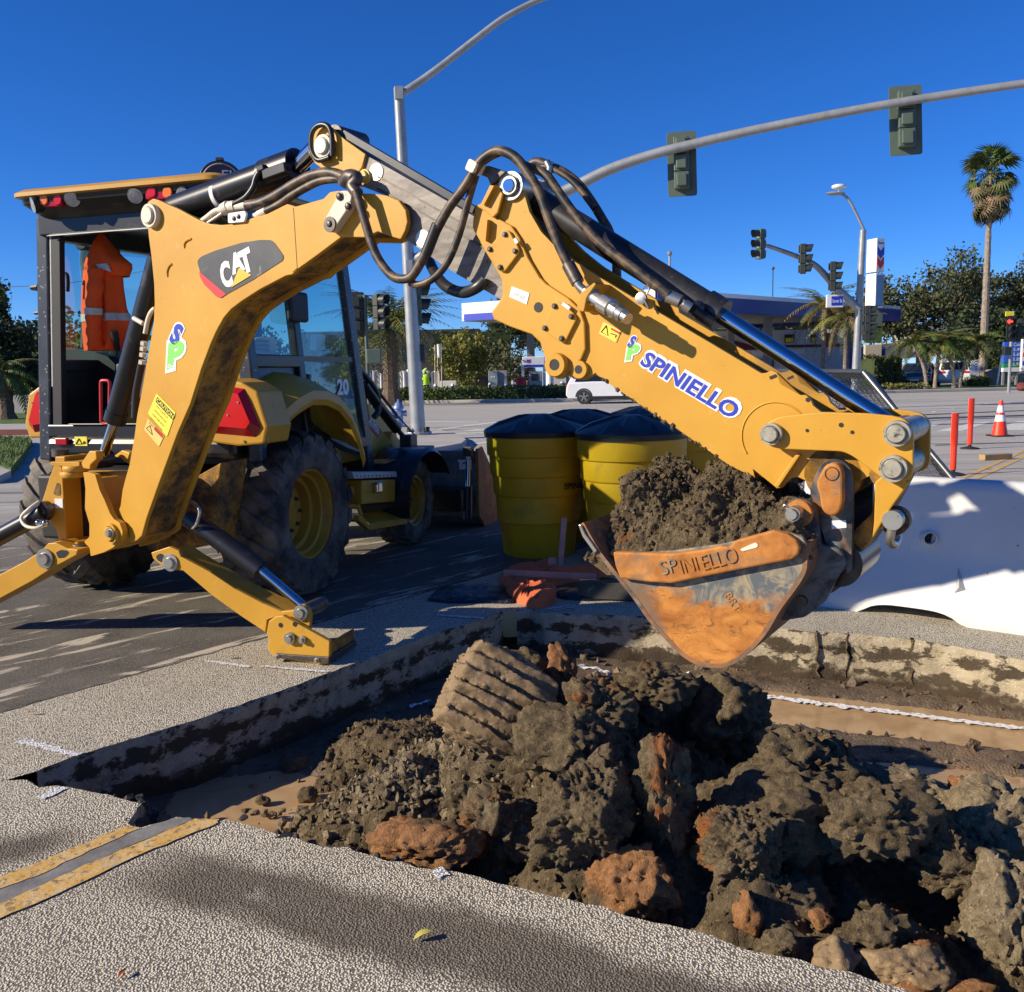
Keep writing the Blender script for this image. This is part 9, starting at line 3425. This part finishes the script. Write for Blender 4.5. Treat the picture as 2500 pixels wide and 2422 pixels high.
# ---- cars ----------------------------------------------------------------
def car(p, yaw, L_, W_, H_, body, label, suv=True):
    c_ = thing('car', p, label, 'car')
    R_ = Matrix.Rotation(yaw, 3, 'Z')
    def q(x, y, z):
        return V(p) + R_ @ V((x, y, z))
    hl = L_ / 2
    side = [(-hl, 0.42), (-hl + 0.02, 0.75), (-hl + 0.10, 0.98), (-hl * 0.4, 1.04), (hl * 0.30, 1.02), (hl * 0.52, 0.98), (hl * 0.85, 0.86), (hl - 0.02, 0.68), (hl, 0.40), (hl - 0.1, 0.24), (-hl + 0.12, 0.26)]
    rings = []
    for yy, k in ((-W_ / 2, 0.94), (-W_ / 2 * 0.93, 1.0), (W_ / 2 * 0.93, 1.0), (W_ / 2, 0.94)):
        rings.append([q(x * (0.99 if k < 1 else 1), yy, 0.5 + (z - 0.5) * k) for x, z in side])
    b = MB()
    b.loft(rings)
    b.build('car_body', MT[body], c_, bevel=0.03)
    top = [(-hl + 0.10, 0.97), (-hl + 0.40, H_ - 0.06), (-hl + 0.75, H_), (hl * 0.10, H_ - 0.01), (hl * 0.22, H_ - 0.07), (hl * 0.52, 0.97)]
    b = MB()
    rings = []
    for yy, k in ((-W_ / 2 * 0.95, 0.0), (-W_ / 2 * 0.80, 1.0), (W_ / 2 * 0.80, 1.0), (W_ / 2 * 0.95, 0.0)):
        pass
    lo = [q(x, sy * W_ / 2 * (0.94 if z < 1.0 else 0.78), z) for sy in (-1,) for x, z in top]
    hi = [q(x, sy * W_ / 2 * (0.94 if z < 1.0 else 0.78), z) for sy in (1,) for x, z in top]
    b.loft([lo, hi])
    b.build('cabin', MT[body], c_, bevel=0.03)
    for sy in (-1, 1):
        for (xa, xb) in ((-hl + 0.42, -0.32), (-0.24, hl * 0.42)):
            zt2 = H_ - 0.14
            b = MB()
            def sx(x, z):
                f = (z - 0.99) / (H_ - 0.99)
                return q(x, sy * W_ / 2 * (0.94 - 0.16 * f) + sy * 0.012, z)
            xa2 = xa + (0.18 if xa < -0.5 else 0.0)
            xb2 = xb - (0.34 if xb > 0.3 else 0.0)
            b.prism([sx(xa, 1.03), sx(xb, 1.03), sx(xb2, zt2), sx(xa2, zt2)], R_ @ V((0, -sy * 0.02, 0)))
            b.build('side_window', MT['dark_glass'], c_)
    for xs_, za, zb, wk_ in ((-1, 1.02, H_ - 0.12, 0.74), (1, 1.0, H_ - 0.1, 0.74)):
        b = MB()
        if xs_ < 0:
            A_, B_ = (-hl + 0.115, za), (-hl + 0.36, zb)
        else:
            A_, B_ = (hl * 0.52 - 0.01, za), (hl * 0.24, zb)
        o_ = 0.03 * xs_
        b.prism([q(A_[0] + o_, -W_ / 2 * 0.82, A_[1]), q(A_[0] + o_, W_ / 2 * 0.82, A_[1]), q(B_[0] + o_, W_ / 2 * 0.72, B_[1]), q(B_[0] + o_, -W_ / 2 * 0.72, B_[1])], R_ @ V((-o_ * 0.5, 0, 0)))
        b.build('screen', MT['dark_glass'], c_)
    for xw in (-hl * 0.60, hl * 0.60):
        for sy in (-1, 1):
            w_ = sub('wheel', c_)
            cc = q(xw, sy * (W_ / 2 - 0.10), 0.33)
            ax = R_ @ V((0, sy, 0))
            b = MB()
            b.lathe(cc, ax, [(0.22, -0.10), (0.32, -0.10), (0.335, -0.07), (0.335, 0.08), (0.32, 0.11), (0.22, 0.11)], 28)
            b.build('tyre', MT['rubber'], w_, smooth=40)
            b = MB()
            b.lathe(cc, ax, [(0.22, 0.10), (0.20, 0.06), (0.06, 0.055), (0.05, 0.10), (0.001, 0.10)], 20, cap=False)
            b.build('hub', MT['signal_dark'], w_, smooth=40)
            e1, e2 = Z, ax.cross(Z)
            b = MB()
            for k in range(5):
                a_ = 2 * pi * k / 5
                d_ = e1 * cos(a_) + e2 * sin(a_)
                b.bar(cc + ax * 0.10, cc + ax * 0.10 + d_ * 0.215, 0.055, 0.03, ax)
            b.lathe(cc + ax * 0.09, ax, [(0.225, 0), (0.235, 0.02), (0.205, 0.02), (0.205, 0)], 24, cap=False)
            b.build('rim', MT['steel'], w_)
            b = MB()
            ar_ = [q(xw + 0.40 * cos(a_), sy * (W_ / 2 + 0.004), 0.33 + 0.40 * sin(a_)) for a_ in [pi * k / 12 for k in range(13)]] + [q(xw + 0.335 * cos(a_), sy * (W_ / 2 + 0.004), 0.33 + 0.335 * sin(a_)) for a_ in [pi * k / 12 for k in range(12, -1, -1)]]
            b.prism(ar_, R_ @ V((0, -sy * 0.05, 0)))
            b.build('arch_trim', MT['black_matte'], c_)
    for sy in (-1, 1):
        b = MB()
        b.box(q(-hl + 0.06, sy * (W_ / 2 - 0.22), 0.86), 0.10, 0.36, 0.14, R_ @ X, R_ @ Y)
        b.build('tail_light', MT['red_lens'], c_, bevel=0.02)
        b = MB()
        b.box(q(hl - 0.12, sy * (W_ / 2 - 0.28), 0.68), 0.16, 0.40, 0.12, R_ @ X, R_ @ Y)
        b.build('headlight', MT['lamp_lens'], c_, bevel=0.02)
        b = MB()
        b.bar(q(-hl * 0.45, sy * (W_ / 2 + 0.006), 0.28), q(hl * 0.45, sy * (W_ / 2 + 0.006), 0.28), 0.03, 0.16)
        b.build('sill_trim', MT['black_matte'], c_)
    b = MB()
    b.box(q(hl - 0.02, 0, 0.46), 0.06, 0.5, 0.12, R_ @ X, R_ @ Y)
    b.build('number_plate', MT['station_white'], c_)
    return c_


p = G(1485, 986)
car(p + V((0.3, 0.9, 0)), radians(-10), 4.2, 1.78, 1.62, 'car_white', 'white compact crossover driving past on the far side of the street')
car(base_at(2240, 940, 58) + Z * 0.12, radians(-118), 4.4, 1.8, 1.45, 'car_dark', 'dark parked car facing the street between the palms')
car(base_at(2320, 940, 59) + Z * 0.12, radians(70), 4.4, 1.8, 1.58, 'car_white', 'white parked car seen from behind the leaning palms')
vn = base_at(2385, 930, 62)
b = MB()
b.box(vn + Z * 1.0, 0.9, 0.15, 1.4)
b.build('white_board', MT['station_white'], None, bevel=0.02, label='plain white board beside the white parked car', category='board')
# overhead wire at the far left
b = MB()
a, e = DY(-100, 705, 60), DY(420, 650, 60)
b.tube(smoothpath([a, (a + e) / 2 - Z * 0.35, e], 6), 0.018, 5)
b.build('overhead_wire', MT['bolt'], None, label='thin overhead wire crossing behind the cab', category='wire')
